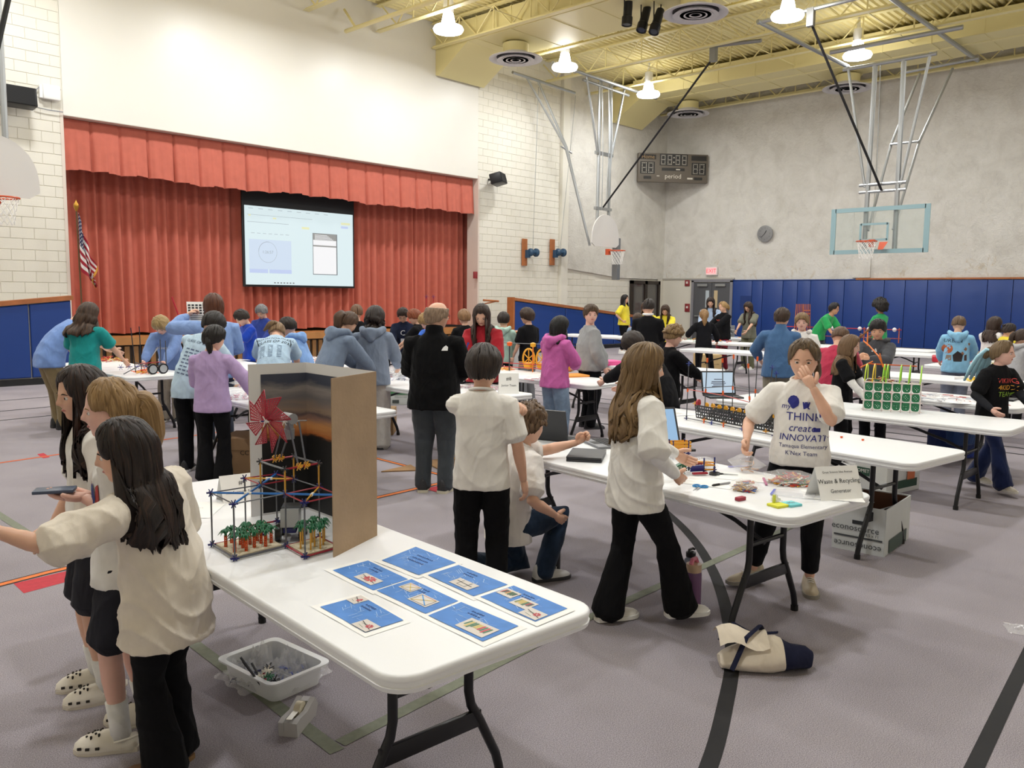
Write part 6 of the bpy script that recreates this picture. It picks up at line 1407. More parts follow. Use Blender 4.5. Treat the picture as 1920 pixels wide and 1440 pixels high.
for side in range(3):
    cols = 6 if side < 1 else 3
    for r in range(3):
        for c in range(cols):
            z = .012+ch*(r+.5)
            if side == 0: fr = lambda x, y: T_((c+.5)/6+x*.43/6, 0, z+y*ch*.46)
            elif side == 1: fr = lambda x, y: T_(0, w4*((c+.5)/3+x*.43/3), z+y*ch*.46)
            else: fr = lambda x, y: T_(1, w4*((c+.5)/3+x*.43/3), z+y*ch*.46)
            gpanel(fr).build('green_plate', G1, t, 0)
for r in range(4):
    z = .012+ch*r
    rod(t, T_(0, 0, z), T_(1, 0, z), 'e8e0da', .005); rod(t, T_(0, w4, z), T_(1, w4, z), 'e8e0da', .004); rod(t, T_(0, 0, z), T_(0, w4, z), 'e8e0da', .004)
    for c in range(7): connector(t, T_(c/6, -.003, z), 'e4d6d4', .018)
for c in range(7): rod(t, T_(c/6, 0, .01), T_(c/6, 0, .255), 'e8e0da', .006)
for c, hc in ((0, 'c8e03c'), (.14, 'e8c43a'), (.32, '9ed83a'), (.38, '9ed83a'), (.62, '9ed83a'), (.78, '9ed83a'), (.98, 'b6ea5a')):
    MB().tube([T_(c+.01*math.sin(a), w4*(.5-.5*math.cos(a)), .245+.155*math.sin(a)**.8) for a in np.linspace(0.001, PI-.001, 13)], .0055, 6).build('hoop', plastic(hc), t)
rod(t, T_(.0, w4/2, .4), T_(.9, w4/2, .395), 'd8622a', .006); rod(t, T_(0, .02, .25), T_(.5, .02, .25), 'e88a3a', .007); rod(t, T_(.5, .04, .255), T_(1, .04, .255), 'e8e0da', .006)
for a, b in ((T_(.35, .08, .36), T_(.2, .14, .48)), (T_(.22, .12, .47), T_(.02, .2, .56)), (T_(.02, .2, .56), T_(-.1, .25, .6)), (T_(-.02, .22, .56), T_(-.03, .26, .68)), (T_(.24, .05, .5), T_(.3, .12, .38)), (T_(-.1, .1, .37), T_(.1, .2, .42))): rod(t, a, b, 'e8782a', .006, 'tangled_rod')
pieces('roof_pieces', None, t, T_(.3, .14, .25), .12, .1, .05, 40, ('e8a02c', '1f7a4a', 'b3202e', 'e8e4da'), 21)
# boxes under tables
EC = [('econosource', .062, 'f', 0, .075, '3a3d40'), ('econosource', .05, 's', 0, .075, '3a3d40')]
q = gp(1632, 1043); t = carton('open white paper carton with no lid under the third table', (5.77, 2.0, 0), (.33, .56, .31), math.radians(-87), 'cfd2d1', [('econosource', .058, 'f', -.02, .16, '3a3d40'), ('~econosource', .058, 'f', 0, .045, '3a3d40'), ('#', (.31, .012), 'f', 0, .1, '4b4e50'), ('#', (.1, .025), 'f', .01, .2, '2f3133'), ('8.5 x 11', .026, 'f', .09, .125, '3a3d40'), ('#', (.4, .09), 's', 0, .05, '52605a')], open_=True)
MB().box((-.07, .0, .26), (.1, .2, .004)).build('papers_inside', PAPER, t, smooth=False)
q = gp(1655, 922); base = Vector((7.53, 2.5, 0))
carton('closed white carton with green and orange panels under the fourth table', base, (.30, .52, .27), math.radians(-102), 'dcdedb', [('#', (.15, .07), 'f', -.08, .18, '2f5140'), ('COMET', .042, 'f', -.08, .185, 'f0efe9'), ('#', (.3, .07), 's', .05, .08, '2f4a3c'), ('#', (.12, .08), 's', .1, .15, 'd87a50')])
carton('shallow white carton lid reading econosource stacked on the panelled carton', base+Vector((0, 0, .272)), (.32, .54, .12), math.radians(-102), 'e4e5e3', [('econosource', .062, 'f', 0, .05, '3a3d40'), ('econosource', .062, 's', 0, .05, '3a3d40')])
q = gp(760, 757); carton('white and green paper carton under the table of bags', (q.x, q.y+.1, 0), (.32, .4, .24), math.radians(-40), 'd3d8d2', [('#', (.32, .09), 'f', 0, .2, '4f8a5c'), ('COPY', .05, 'f', 0, .2, 'e9efe6'), ('Multipurpose paper', .024, 'f', 0, .12, '4a5a50'), ('#', (.1, .05), 'f', -.08, .05, '4a4f4c'), ('#', (.4, .2), 's', 0, .12, '4f8a5c')])
q = gp(455, 884); carton('brown cardboard box on the floor beside the lavender sweater', (q.x+.08, q.y+.08, 0), (.36, .46, .33), math.radians(-50), '9a7a58', [('CC', .06, 'f', .08, .2, '2b2320'), ('#', (.3, .006), 'f', 0, .22, '7a5c3e')], nm='cardboard_box')
q = gp(722, 812); carton('brown cardboard box half hidden behind the pale sweatpants', (q.x, q.y+.05, 0), (.3, .4, .3), math.radians(-45), 'a08056', [('box', .05, 's', 0, .2, '3a2c22')], nm='cardboard_box')
q = gp(1325, 706); carton('tall brown printed carton under the far empty table', (q.x, q.y, 0), (.45, .5, .48), math.radians(-40), 'c4a878', [('THIS SIDE UP', .05, 'f', 0, .38, '6b5638'), ('HANDLE WITH CARE', .035, 'f', 0, .28, '6b5638'), ('keep dry', .035, 'f', 0, .2, '6b5638'), ('15 x 20', .035, 'f', 0, .1, '6b5638')], nm='cardboard_box')
t = thing('cardboard_sheet', 'torn flat cardboard sheets on the floor behind the bald man', 'cardboard', gp(845, 872)); MB().prism([(-.3, -.25), (.2, -.3), (.35, .2), (-.1, .3)], .002, .014).prism([(-.7, .2), (-.4, .0), (-.3, .25)], .002, .012).build('sheet', CARDE, t, smooth=False)
t = thing('rod_tower_model', 'small blue and yellow rod tower on the cardboard behind the bald man', 'toy model', gp(838, 868)+Vector((.05, .0, .014)))
for z in range(4):
    for x, y in ((0, 0), (.16, 0), (.16, .16), (0, .16)): connector(t, (x, y, .02+z*.13), '2a3a9a', .02); rod(t, (x, y, .02+z*.13), (x, y, .15+z*.13), ('3a4ab0', 'd9b33a')[z % 2], .005)
    for a, b in (((0, 0), (.16, 0)), ((.16, 0), (.16, .16)), ((.16, .16), (0, .16)), ((0, .16), (0, 0))): rod(t, (*a, .02+z*.13), (*b, .02+z*.13), ('d9b33a', '3a4ab0', 'e08a3a')[z % 3], .005)
# backpack by the fourth table
q = gp(1790, 868); t = thing('backpack', 'navy backpack slumped on the floor under the fourth table', 'backpack', (q.x+.2, q.y+.1, 0), -.5); BPK = fabric('1e2d5c')
MB().bbox((0, 0, .2), (.42, .3, .3), .07).build('pack_body', BPK, t); MB().bbox((-.05, -.16, .26), (.3, .12, .16), .04).build('front_pocket', fabric('27406e'), t); MB().tube([(-.12, -.2, .33), (.08, -.22, .3)], .012, 6).build('white_strap', fabric('d8d6cf'), t); MB().tube([(-.2, -.1, .1), (-.4, -.15, .12), (-.55, -.1, .06), (-.7, .05, .03)], [.03, .05, .05, .02], 8).build('black_strap', fabric('17171b'), t)
MB().bbox((.18, .1, .1), (.35, .35, .2), .08).build('jacket_bundle', fabric('24398a'), t)
# ================================================================== THE CROWD
SHORT = dict(front=58, side=84, back=116, inf=.05, rag=6); CROP = dict(front=54, side=82, back=110, inf=.022, rag=3)
MOP = dict(front=66, side=94, back=122, inf=.075, rag=9, vol=.02); BOWL = dict(front=68, side=88, back=114, inf=.05, rag=5)
CURLY = dict(front=58, side=84, back=116, inf=.06, curl=.085, rag=8, puff=1)
TIGHT = dict(front=44, side=84, back=124, inf=.02, rag=2, part=1)
def LONG(n, **k): d = dict(front=48, face=58, len=n, inf=.035, part=1); d.update(k); return d
def PONY(n=.12, tie='17171a', w=.15, **k): return [TIGHT, dict(tail=[(0, -.40, .12), (0, -.55, .1), (0, -.62, -.1)], r=[w*.7, w, w*1.1, w*.9, w*.25], drop=[(0, -.01, -n*.6), (0, 0, -n*.4)], tie=tie)]
def PP(label, P, px, yt, h=None, **k):
    h = h or topz(P, px, yt)-.025
    return person(label, (P[0], P[1]), h, k.pop('face'), **k)
BLK = '141417'; WHT = 'efece6'
# --- foreground left
PP('girl in oversized cream t-shirt with long dark brown hair, arm stretched to the left', gp(318, 1440), 268, 758, face=48, hy=38, hp=12, lean=5, side=-14, hair=LONG(.24, face=70, wave=.004, narrow=.1), hairc='1e1512', hairhi='4a3226', topc='e6dccd', hem=.375, ease=1.95, bot='flare', botc=BLK,
   lh=(-.36, .19, .76), lpole=(-.2, -.4, -1), rh=(.17, .08, .5), lcurl=.4, shoes=('6b4a2f', '8a6a45'), rf=(.05, .02), lf=(-.05, -.03), sleeve=None, fold=1.3)
i = PP('girl with blond ponytail in white graphic t-shirt holding out her palms', gp(248, 1380), 216, 695, face=82, hy=8, hp=6, hair=PONY(.12, w=.2), hairc='8f7048', hairhi='c9a878', topc='eceae6', bot='shorts', botc='2c2c33', skin='pink',
   lh=(-.03, .09, .69), rh=(.05, .075, .675), lpole=(-.5, -1, -.7), rpole=(.5, -1, -.7), ldir=(.1, 1, .05), rdir=(-.3, 1, .0), lpalm=(0, .2, 1), rpalm=(0, 0, 1), lcurl=.35, rcurl=.35, shoes=('e6dfd2', 'd9d0c0'), skind='clog', sock='efeeec', toe=(15, 8), rf=(.07, -.03), lf=(-.06, .02))
print_on(i, [('poly', [(-.06+.018*k, -.12), (-.05+.018*k, -.12), (-.045+.018*k+.006*(k % 2), .05), (-.055+.018*k, .04)], ('4c5a9a', 'b84a4a', '6b7aa8')[k % 3], 2) for k in range(8)], .68)
t = thing('phone', 'dark blue phone case lying in the outstretched palm', 'phone', i['world'](i['wL']+np.array((.0, .07, .03))*1), i['rz']); MB().bbox((0, .02, .0), (.07, .13, .012), .005).build('case', mat('phone_case', '4a566e', .4), t)
PP('girl with long straight dark hair behind the blond ponytail', gp(193, 1298), 245, 672, face=100, hy=10, hair=LONG(.27, wave=.003, narrow=.05), hairc='221714', hairhi='55382c', topc=WHT, bot='shorts', botc='33333a', shoes=('e6dfd2', 'd9d0c0'), skind='clog', sock='efeeec', lh=(-.12, .1, .55), rh=(.12, .1, .5), toe=(12, 12))
# --- left middle
PP('man in light blue t-shirt and khaki cargo trousers bent over a table', gp(116, 803), 0, 0, h=1.66, face=-72, lean=42, hp=55, adult=True, wt=1.12, hair=CROP, hairc='6a5138', topc='7d9cd8', bot='straight', botc='8a7a5c', shoes=('1a1a1c', '2a2a2c'), rh=(.14, .36, .55), lh=(-.1, .38, .56))
PP('woman in teal t-shirt and jeans with long wavy brown hair', gp(166, 816), 176, 563, face=-28, hy=-25, hp=18, lean=6, adult=True, wt=1.05, hair=LONG(.17, wave=.02, vol=.05, inf=.07, narrow=-.35, dir=(-.25, -.25, -1)), hairc='3c2c22', hairhi='76583f', topc='1f8f8e', bot='jeans', botc='7d93ad', shoes=('161618', '161618'), rh=(.2, .2, .55), lh=(-.13, .2, .56))
i = PP('boy with blond hair in blue sweatshirt bent over the car model', gp(322, 790), 0, 0, h=1.46, face=158, lean=30, hp=50, hair=dict(MOP, inf=.09), hairc='a08558', hairhi='dcc394', top='sweat', topc='7690c4', bot='sweat', botc='b0a596', shoes=('1c1c1f', 'f0f0ee'), rh=(.1, .3, .54), lh=(-.07, .3, .53), skin='pink')
print_on(i, [('SCHOOLS', .036, 'e8e6e0', 0, 0)], .70)
i = PP('woman with auburn bob in light blue sweatshirt holding up a printed sheet', dp(402, 8.9), 402, 547, face=8, hy=12, adult=True, hair=LONG(.10, face=75, vol=.05, inf=.06), hairc='4f2a1a', hairhi='8c5434', top='sweat', topc='8aa6da', bot='straight', botc='3c4454', lh=(-.15, .14, .86), lpole=(-1, -.3, -.6), rh=(.1, .2, .62), lcurl=.8, wt=1.1)
q = i['world'](i['wL']+np.array((.1, .05, .02))); t = sheet('printed sheet held up by the auburn-haired woman', q, .2, .26, 0); t.rotation_euler = (math.radians(72), 0, i['rz']); g = MB()
for a in range(4):
    for b in range(5): g.box((-.075+.038*b, .09-.03*a, .005), (.026, .018, .0005))
for a in range(3): g.box((0, -.03-.02*a, .005), (.14, .006, .0005))
g.build('printing', INK, t, smooth=False)['kind'] = 'stuff'
i = PP('tall dark-haired boy in pale blue printed t-shirt leaning right over the table', gp(368, 883), 0, 0, h=1.55, face=-28, lean=22, hp=40, hy=-10, side=14, hair=MOP, hairc='1c1512', topc='bcd4e6', bot='straight', botc=BLK, shoes=('242428', 'f4f4f2'), rh=(.12, .3, .56), lh=(-.05, .3, .56))
print_on(i, [('CLASS OF 2031', .024, '3a4a66', 0, .05)]+[('poly', [(x, -.16+.022*k), (x+.022, -.16+.022*k), (x+.022, -.152+.022*k), (x, -.152+.022*k)], '5c6c88', 0) for x in (-.05, -.02, .012, .04) for k in range(8)], .72, front=False)
PP('girl in lavender sweater and black flared trousers with a dark braid', gp(402, 903), 404, 604, face=-22, hy=-28, hp=16, hair=[dict(TIGHT, inf=.045), dict(tail=[(.12, -.4, -.05), (.18, -.42, -.25), (.2, -.3, -.5), (.2, -.12, -.8)], r=[.12, .13, .12, .05])], hairc='17110f', top='sweat', topc='b8a0cc', bot='flare', botc=BLK, shoes=('1a1a1c', '3a3a3c'), rh=(.22, .13, .54), rpole=(1, -.5, 0), lh=(-.08, .18, .58))
PP('boy in royal blue t-shirt sorting pieces before the stage', dp(467, 12.2), 465, 574, face=112, lean=8, hp=38, hair=SHORT, hairc='241a14', topc='2145b4', bot='straight', botc='26262c', lh=(-.06, .25, .56), rh=(.08, .26, .55))
PP('grey-haired woman in navy cardigan standing near the stage', dp(494, 14.2), 495, 567, face=150, hp=32, adult=True, wt=1.12, hair=dict(SHORT, inf=.06), hairc='77777a', hairhi='b4b4b6', top='longsleeve', topc='2f4392', bot='straight', botc='22242c', lh=(-.08, .2, .56), rh=(.08, .2, .56))
i = PP('girl in pale blue class shirt bending away over a table', dp(512, 8.9), 0, 0, h=1.54, face=-6, lean=46, hp=58, hair=[dict(TIGHT, inf=.035), dict(tail=[(0, -.42, .15), (-.1, -.55, .12), (-.3, -.5, .05)], r=[.1, .14, .15, .05], drop=[(-.05, .06, -.05)], tie='b07a5a')], hairc='7a5f42', hairhi='b0926a', topc='b6d0e6', wt=1.15, bot='straight', botc='24262e', lh=(-.14, .36, .52), rh=(.14, .36, .52))
print_on(i, [('NORTH SCHUYLKILL', .028, '3c4048', 0, .075, .2), ('CLASS OF 2031', .036, '2f333c', 0, .035, .15)]+[('poly', [(x, -.11+.014*k), (x+.03, -.11+.014*k), (x+.034, -.104+.014*k), (x+.004, -.104+.014*k)], '6c8098', 0) for x in (-.09, -.035, .025) for k in range(8)], .70, front=False)
PP('dark-haired boy in light blue hoodie looking left over the cardboard display', dp(562, 9.8), 0, 0, h=1.42, face=62, lean=22, hp=25, hair=SHORT, hairc='241b16', top='hoodie', hood=True, topc='86ade6', bot='straight', botc='24262e', lh=(-.08, .3, .54), rh=(.1, .3, .54))
PP('girl in slate hoodie with brown ponytail leaning over bags of pieces', dp(622, 8.5), 0, 0, h=1.56, face=-52, lean=26, hp=36, hair=PONY(.1, tie='2a2a2c', w=.2), hairc='4a3628', hairhi='7a5c44', top='hoodie', hood=True, topc='75849a', bot='straight', botc='30333c', rh=(.1, .3, .52), lh=(-.06, .3, .54))
PP('boy in black t-shirt with short brown hair seen from behind near the stage', dp(669, 12.4), 670, 568, face=8, hair=CROP, hairc='6b4e38', topc=BLK, bot='straight', botc='3c3f48', rh=(.1, .2, .56), lh=(-.1, .2, .56))
PP('girl in grey-blue hoodie and pale sweatpants with wavy dark hair', dp(698, 8.85), 706, 568, face=-12, hy=-12, hp=22, lean=6, hair=LONG(.1, face=70, wave=.03, vol=.05, inf=.06, curl=.02), hairc='241a17', hairhi='4c3a32', top='hoodie', hood=True, topc='7c889c', bot='wide', botc='c8c4bf', wt=1.08, rh=(.14, .2, .56), lh=(-.12, .2, .56), shoes=('1e1e22', '2a2a2e'))
i = PP('boy in navy hoodie with patterned sleeves and glasses facing us by the curtain', dp(757, 13.4), 757, 572, face=170, hp=34, hair=SHORT, hairc='2c1f18', top='hoodie', topc='1d2338', glasses=True, bot='straight', botc='24262e', rh=(.08, .24, .55), lh=(-.08, .24, .55))
print_on(i, [('C', .08, 'd8dade', 0, .02), ('poly', [(-.02, -.09), (.02, -.09), (.02, -.04), (-.02, -.04)], 'c8cad0', 1)], .69)
PP('red-haired boy in black t-shirt turned left before the curtain', dp(784, 12.8), 783, 576, face=75, hp=26, hair=SHORT, hairc='7a3d22', hairhi='b06a40', topc=BLK, bot='straight', botc='2c2e36', lh=(-.06, .24, .56), rh=(.08, .24, .55))
PP('blond boy in bright blue t-shirt looking down beside the bald man', dp(808, 11.6), 809, 580, face=128, hp=42, hair=MOP, hairc='9c7c50', hairhi='cfae7c', topc='3d70d6', bot='straight', botc='2c2e36', lh=(-.06, .24, .56), rh=(.08, .24, .55), skin='pink')
i = PP('bald man in black fleece jacket and dark grey trousers, hands in front', gp(814, 921), 836, 558, face=-14, hy=-52, hp=4, adult=True, wt=1.22, hair=dict(front=66, side=96, back=124, inf=.012, top0=58), hairc='8a7460', top='jacket', topc='0f0f11', hem=.44, bot='straight', botc='43484d', glasses=True, shoes=('26262a', 'cfc8b4'), rh=(.06, .16, .58), lh=(-.06, .16, .58), rpole=(1, -.6, -.2), lpole=(-1, -.6, -.2), toe=(12, -12), skin='fair', ease=1.1)
print_on(i, [('poly', [(.055, .0), (.085, .0), (.085, .018), (.075, .026), (.066, .02), (.06, .012)], 'e8e8e8', 1)], .745, front=False)
PP('boy in black shirt half hidden behind the bald man', dp(872, 12.6), 870, 578, face=25, hair=SHORT, hairc='8a6848', topc=BLK, bot='straight', botc='2c2e36', lh=(-.08, .2, .56), rh=(.08, .2, .56))
i = PP('girl in red sweatshirt with long straight dark hair reaching to pink bags', dp(906, 9.0), 903, 560, face=158, hp=34, hy=14, hair=LONG(.27, face=50, wave=.003, narrow=.25), hairc='2c1e18', hairhi='5c4234', top='sweat', topc='a6242f', bot='straight', botc=BLK, lh=(-.17, .2, .52), rh=(.05, .2, .52), skin='fair')
print_on(i, [('NS', .08, '2c3f8f', -.03, 0)], .69)
PP('boy in white t-shirt and black trousers seen from behind, hand on his shoulder', dp(905, 4.35), 900, 642, face=-6, hy=-8, hair=dict(MOP, side=92, back=118), hairc='2c231e', hairhi='564840', topc='eeebe5', bot='straight', botc=BLK, rh=(.165, .02, .47), lh=(.125, .045, .775), lpole=(-.1, 1, -.7), ldir=(.7, -.75, .0), lpalm=(-.3, -.4, -1), lcurl=.9, shoes=('1c1c1f', 'd8d6d2'), hem=.46)
PP('curly-haired boy in white t-shirt crouching and giving a thumbs-up', (3.47, 3.22), 0, 0, h=1.42, drop=.265, face=-58, lean=14, hair=dict(CURLY, curl=.1), hairc='5c4632', hairhi='94785a', topc='e9e4e0', bot='straight', botc='26354a', lh=(.02, .40, .56), lpole=(-.6, -.2, -1), rh=(.16, .1, .3), lcurl=1.3, ldir=(.1, .8, .55), lpalm=(1, 0, 0), rf=(.06, .12), lf=(-.06, -.14), footup=(0, .03), knee=(0, 1, .5), shoes=('d8d6d2', '3a3a3c'), hem=.44)
# --- centre back
PP('child in mint green hoodie seen from behind near the ramp', dp(944, 12.8), 943, 583, face=-8, hair=SHORT, hairc='2a211c', top='hoodie', hood=True, topc='b9d8cc', bot='straight', botc='22252e', rh=(.1, .18, .56), lh=(-.1, .18, .56))
PP('boy in black t-shirt and grey trousers looking left before the blue ramp wall', dp(992, 12.6), 991, 576, face=48, hy=18, hair=MOP, hairc='3a2a20', topc=BLK, bot='straight', botc='85878c', rh=(.13, .08, .46), lh=(-.14, .1, .46))
PP('girl in bright pink hoodie and wide jeans with straight black hair', gp(1038, 836), 1040, 586, face=-42, hy=-18, hp=22, hair=LONG(.14, face=58, wave=.004, narrow=.12), hairc='0f0d0e', hairhi='2c2a2e', top='hoodie', hood=True, topc='d06cb2', ease=1.2, bot='wide', botc='7d93ad', rh=(.04, .18, .6), lh=(-.02, .18, .62), rpole=(1, -.3, -.5), shoes=('d8d6d2', 'f0f0ee'))
PP('stout boy in grey sweatshirt turning to look at the camera', gp(1102, 802), 1106, 568, face=-68, hy=-96, hp=4, hair=dict(BOWL, front=60, inf=.06), hairc='4a3829', hairhi='80664c', top='sweat', topc='989a9c', wt=1.3, bot='straight', botc='111216', rh=(.16, .07, .50), lh=(-.14, .1, .46), shoes=('1c1c1f', '3c3c3f'), skin='pink', hem=.47)
PP('woman in yellow t-shirt with hand on hip by the far ramp', gp(1168, 663), 1169, 551, face=-112, hp=0, adult=True, wt=1.1, hair=LONG(.17, face=70, wave=.012, narrow=.25), hairc='141011', topc='f0dd45', bot='slim', botc=BLK, rh=(.12, .03, .56), rpole=(1, -.9, .1), lh=(-.13, .04, .45), hem=.48)
PP('man in black suit jacket with white collar seen from behind', dp(1216, 12.9), 1215, 557, face=-12, adult=True, hair=CROP, hairc='231a16', top='suit', topc='131316', bot='straight', botc='131316', wt=1.05, rh=(.08, .18, .58), lh=(-.08, .18, .58))
PP('person in yellow t-shirt mostly hidden behind the man in the suit', dp(1212, 17.5), 1228, 562, face=172, hp=30, hair=LONG(.12), hairc='4a3628', topc='f0dd45', bot='straight', botc='2c2e36', rh=(.12, .12, .5), lh=(-.1, .18, .55))
PP('small child with brown hair peeping out left of the suit jacket', dp(1197, 15.5), 1197, 586, face=178, hp=15, hair=MOP, hairc='4a3a2e', topc='8a9ab4', bot='straight', botc='2c2e36')
PP('girl in yellow t-shirt with long brown hair looking down right of the suit', dp(1249, 18.2), 1248, 567, face=172, hp=36, hair=LONG(.2, wave=.01), hairc='382820', hairhi='66503e', topc='f0dd45', bot='straight', botc='2c2e36', rh=(.08, .22, .57), lh=(-.08, .22, .57))
PP('boy in black long-sleeved top with curly light hair behind the blond girl', dp(1258, 8.7), 1258, 606, face=-66, hp=14, hair=[dict(CROP, inf=.03), dict(CURLY, side=70, back=80, curl=.11)], hairc='7c6242', hairhi='b89a6c', top='longsleeve', topc='121215', bot='straight', botc='1c1d22', rh=(.09, .27, .58), lh=(-.04, .27, .58), skin='pink')
PP('dark-haired person in black bending left behind the blond girl', dp(1232, 7.7), 0, 0, h=1.46, face=52, lean=38, hp=50, hair=dict(MOP), hairc='2c221e', top='longsleeve', topc='17171b', bot='straight', botc='17171b', lh=(-.1, .38, .56), rh=(.06, .32, .54), skin='pink')
i = PP('girl in white t-shirt over long sleeves with long wavy blond hair, stepping forward', gp(1183, 1166), 1203, 634, face=-62, hy=-14, hp=10, hair=LONG(.24, face=62, wave=.022, narrow=.2, vol=.02, inf=.045), hairc='6f5636', hairhi='b39468', topc='eae7e1', sleeve='f0eeec', bot='flare', botc=BLK, rh=(.13, .085, .56), rpole=(.8, -.8, -.4), lh=(-.1, .22, .58), rf=(.06, .17), lf=(-.04, -.07), shoes=('ece8e0', 'f2f0ea'), toe=(5, 0), ease=1.35, hem=.42, fold=1.25)
# --- far centre
PP('girl in black jacket with wavy blond ponytail leaning on a far table', dp(1322, 16.4), 1320, 577, face=6, lean=10, hair=PONY(.14, w=.2), hairc='8c6a44', hairhi='c4a070', top='longsleeve', topc='131317', bot='slim', botc=BLK, rh=(.2, .16, .55), lh=(-.2, .14, .62), lf=(-.06, 0), rf=(.16, .1), shoes=('d0c4b0', 'f0f0ee'))
PP('woman in light blue top with long dark hair in front of the grey doors', dp(1333, 20.3), 1333, 554, face=176, hp=26, adult=True, hair=LONG(.24, wave=.006), hairc='281b18', top='longsleeve', topc='a9bcd8', bot='straight', botc='3c404a', rh=(.1, .2, .56), lh=(-.1, .2, .56))
i = PP('blond girl in black lettered sweatshirt and dark red trousers by the doors', dp(1359, 19.2), 1357, 563, face=128, hp=12, hair=PONY(.05, w=.16), hairc='9c7c50', hairhi='cfae7c', top='sweat', topc='141417', bot='straight', botc='7a1f2e', rh=(.08, .26, .6), lh=(-.06, .26, .6))
print_on(i, [('VIKING', .035, 'd05a4a', 0, .03), ('4KIDZ', .035, 'e0a23a', 0, -.01), ('TEAM', .03, '8fae3e', 0, -.045)], .69)
PP('girl in olive-grey t-shirt with very long brown hair by the blue pads', dp(1407, 19.4), 1406, 562, face=150, hp=34, hair=LONG(.28, wave=.006, face=62), hairc='2f201a', hairhi='5a4234', topc='77776a', bot='straight', botc='6b6c55', rh=(.08, .22, .56), lh=(-.08, .22, .56), glasses=True)
PP('man in blue fleece seen from behind near the long empty table', dp(1466, 10.2), 1474, 574, face=-4, hy=-20, adult=True, wt=1.2, hair=SHORT, hairc='3a2a20', top='jacket', topc='4a6c96', bot='straight', botc='8c8676', rh=(.1, .2, .56), lh=(-.16, .18, .57), lpole=(-1, -.6, 0))
PP('sandy-haired boy in white hoodie facing the camera behind the lettered shirt', dp(1506, 11.3), 1503, 585, face=176, hp=3, wt=1.2, hair=dict(BOWL, front=60), hairc='7c6244', hairhi='b09468', top='hoodie', topc='e6e3df', hood=True, bot='straight', botc='3c3e46', rh=(.14, .12, .56), lh=(-.12, .14, .54), skin='pink')
PP('woman in green t-shirt and glasses leaning on the far right table', dp(1545, 18.2), 0, 0, h=1.68, face=-118, lean=38, hp=8, adult=True, hair=dict(TIGHT, inf=.05), hairc='181213', topc='2f9c58', bot='straight', botc='4a4a4e', rh=(.1, .28, .44), lh=(-.1, .3, .44), glasses=True, skin='tan')
PP('person in green t-shirt with round afro hair before the blue pads', dp(1653, 18.0), 1652, 563, face=55, hp=4, hair=dict(front=50, side=86, back=124, inf=.2, curl=.1, puff=1, vol=.1), hairc='17110f', topc='2f9c5c', bot='straight', botc='2c2e36', skin='brown', rh=(.12, .18, .55), lh=(-.1, .18, .55))
PP('boy in crimson t-shirt bent over the third table', dp(1572, 8.45), 1580, 604, h=1.43, face=-14, lean=18, hp=36, hair=CROP, hairc='5a422f', topc='b83a54', bot='straight', botc='2c2e36', rh=(.1, .28, .56), lh=(-.1, .28, .56), wt=1.15)
PP('girl in black t-shirt over white sleeves with her hand on the table', dp(1588, 8.2), 1594, 622, face=-104, hp=12, lean=4, hair=LONG(.2, face=62, wave=.008), hairc='6a5038', hairhi='a08260', topc='141417', sleeve='eeecea', bot='straight', botc=BLK, rh=(.13, .22, .505), lh=(-.08, .22, .53), rpole=(.6, -1, 0), skin='pink', hem=.46)
i = PP('boy in dark grey hoodie fitting orange rods together above the green model', dp(1650, 9.5), 1648, 594, face=166, hy=10, hp=16, hair=dict(BOWL, front=66), hairc='161113', top='hoodie', hood=True, topc='4b4c51', bot='straight', botc='17171b', rh=(.08, .2, .7), lh=(.0, .22, .7), rcurl=1, lcurl=1, skin='warm', lpole=(-1, -.3, -.6))
print_on(i, [('poly', [(-.02+.014*k, -.0), (-.01+.014*k, 0), (-.016+.012*k, .012+.008*k), (-.024+.012*k, .008+.008*k)], 'e6e6e6', 0) for k in range(3)], .74)
# --- front right girl
i = PP('girl in white lettered t-shirt covering her mouth with one hand', gp(1488, 1098), 1503, 626, face=176, hp=9, hair=[dict(TIGHT, inf=.03), dict(tail=[(-.3, -.2, -.15), (-.36, -.22, -.4), (-.3, -.25, -.62)], r=[.1, .09, .05])], hairc='5c4a36', hairhi='8c7454', topc='eeebe6', bot='slim', botc=BLK,
   rh=(.19, .13, .60), rpole=(.4, -1, .0), rcurl=1.0, rdir=(.1, .5, -.85), rpalm=(-.8, .3, .2), lh=(-.045, .155, .825), lpole=(-.55, .35, -1.2), ldir=(.55, -.16, .82), lpalm=(.1, -1, .0), lcurl=.22, rf=(.16, .06), lf=(-.06, .02), toe=(48, -10), shoes=('b9ab94', '8f8a80'), wt=1.06, skin='fair', hem=.50, ease=.95, fold=.8)
print_on(i, [('THINK', .044, '2b2f86', .014, -.005), ('create', .04, '2b2f86', .008, -.048, .25), ('INNOVATE', .036, '2b2f86', .014, -.086, .12), ('Tamaqua Elementary', .021, '3a3d78', .014, -.118), ("K'Nex Team", .023, '3a3d78', .01, -.145), ('π', .05, '2b2f86', .02, .042), ('my', .03, '2b2f86', -.055, .035, .2),
    ('poly', [(-.028+.022*math.cos(a)*(1 if math.sin(a) > -.5 else .6)*-1, .052+.026*math.sin(a)) for a in np.linspace(0, 2*PI, 13)[:-1]], '2b2f86', 1), ('poly', [(.072, -.02), (.078, -.02), (.078, .03), (.072, .03)], '2b2f86', 1), ('poly', [(.05, -.06), (.075, -.06), (.075, -.045), (.05, -.045)], '2b2f86', 1)], .70)
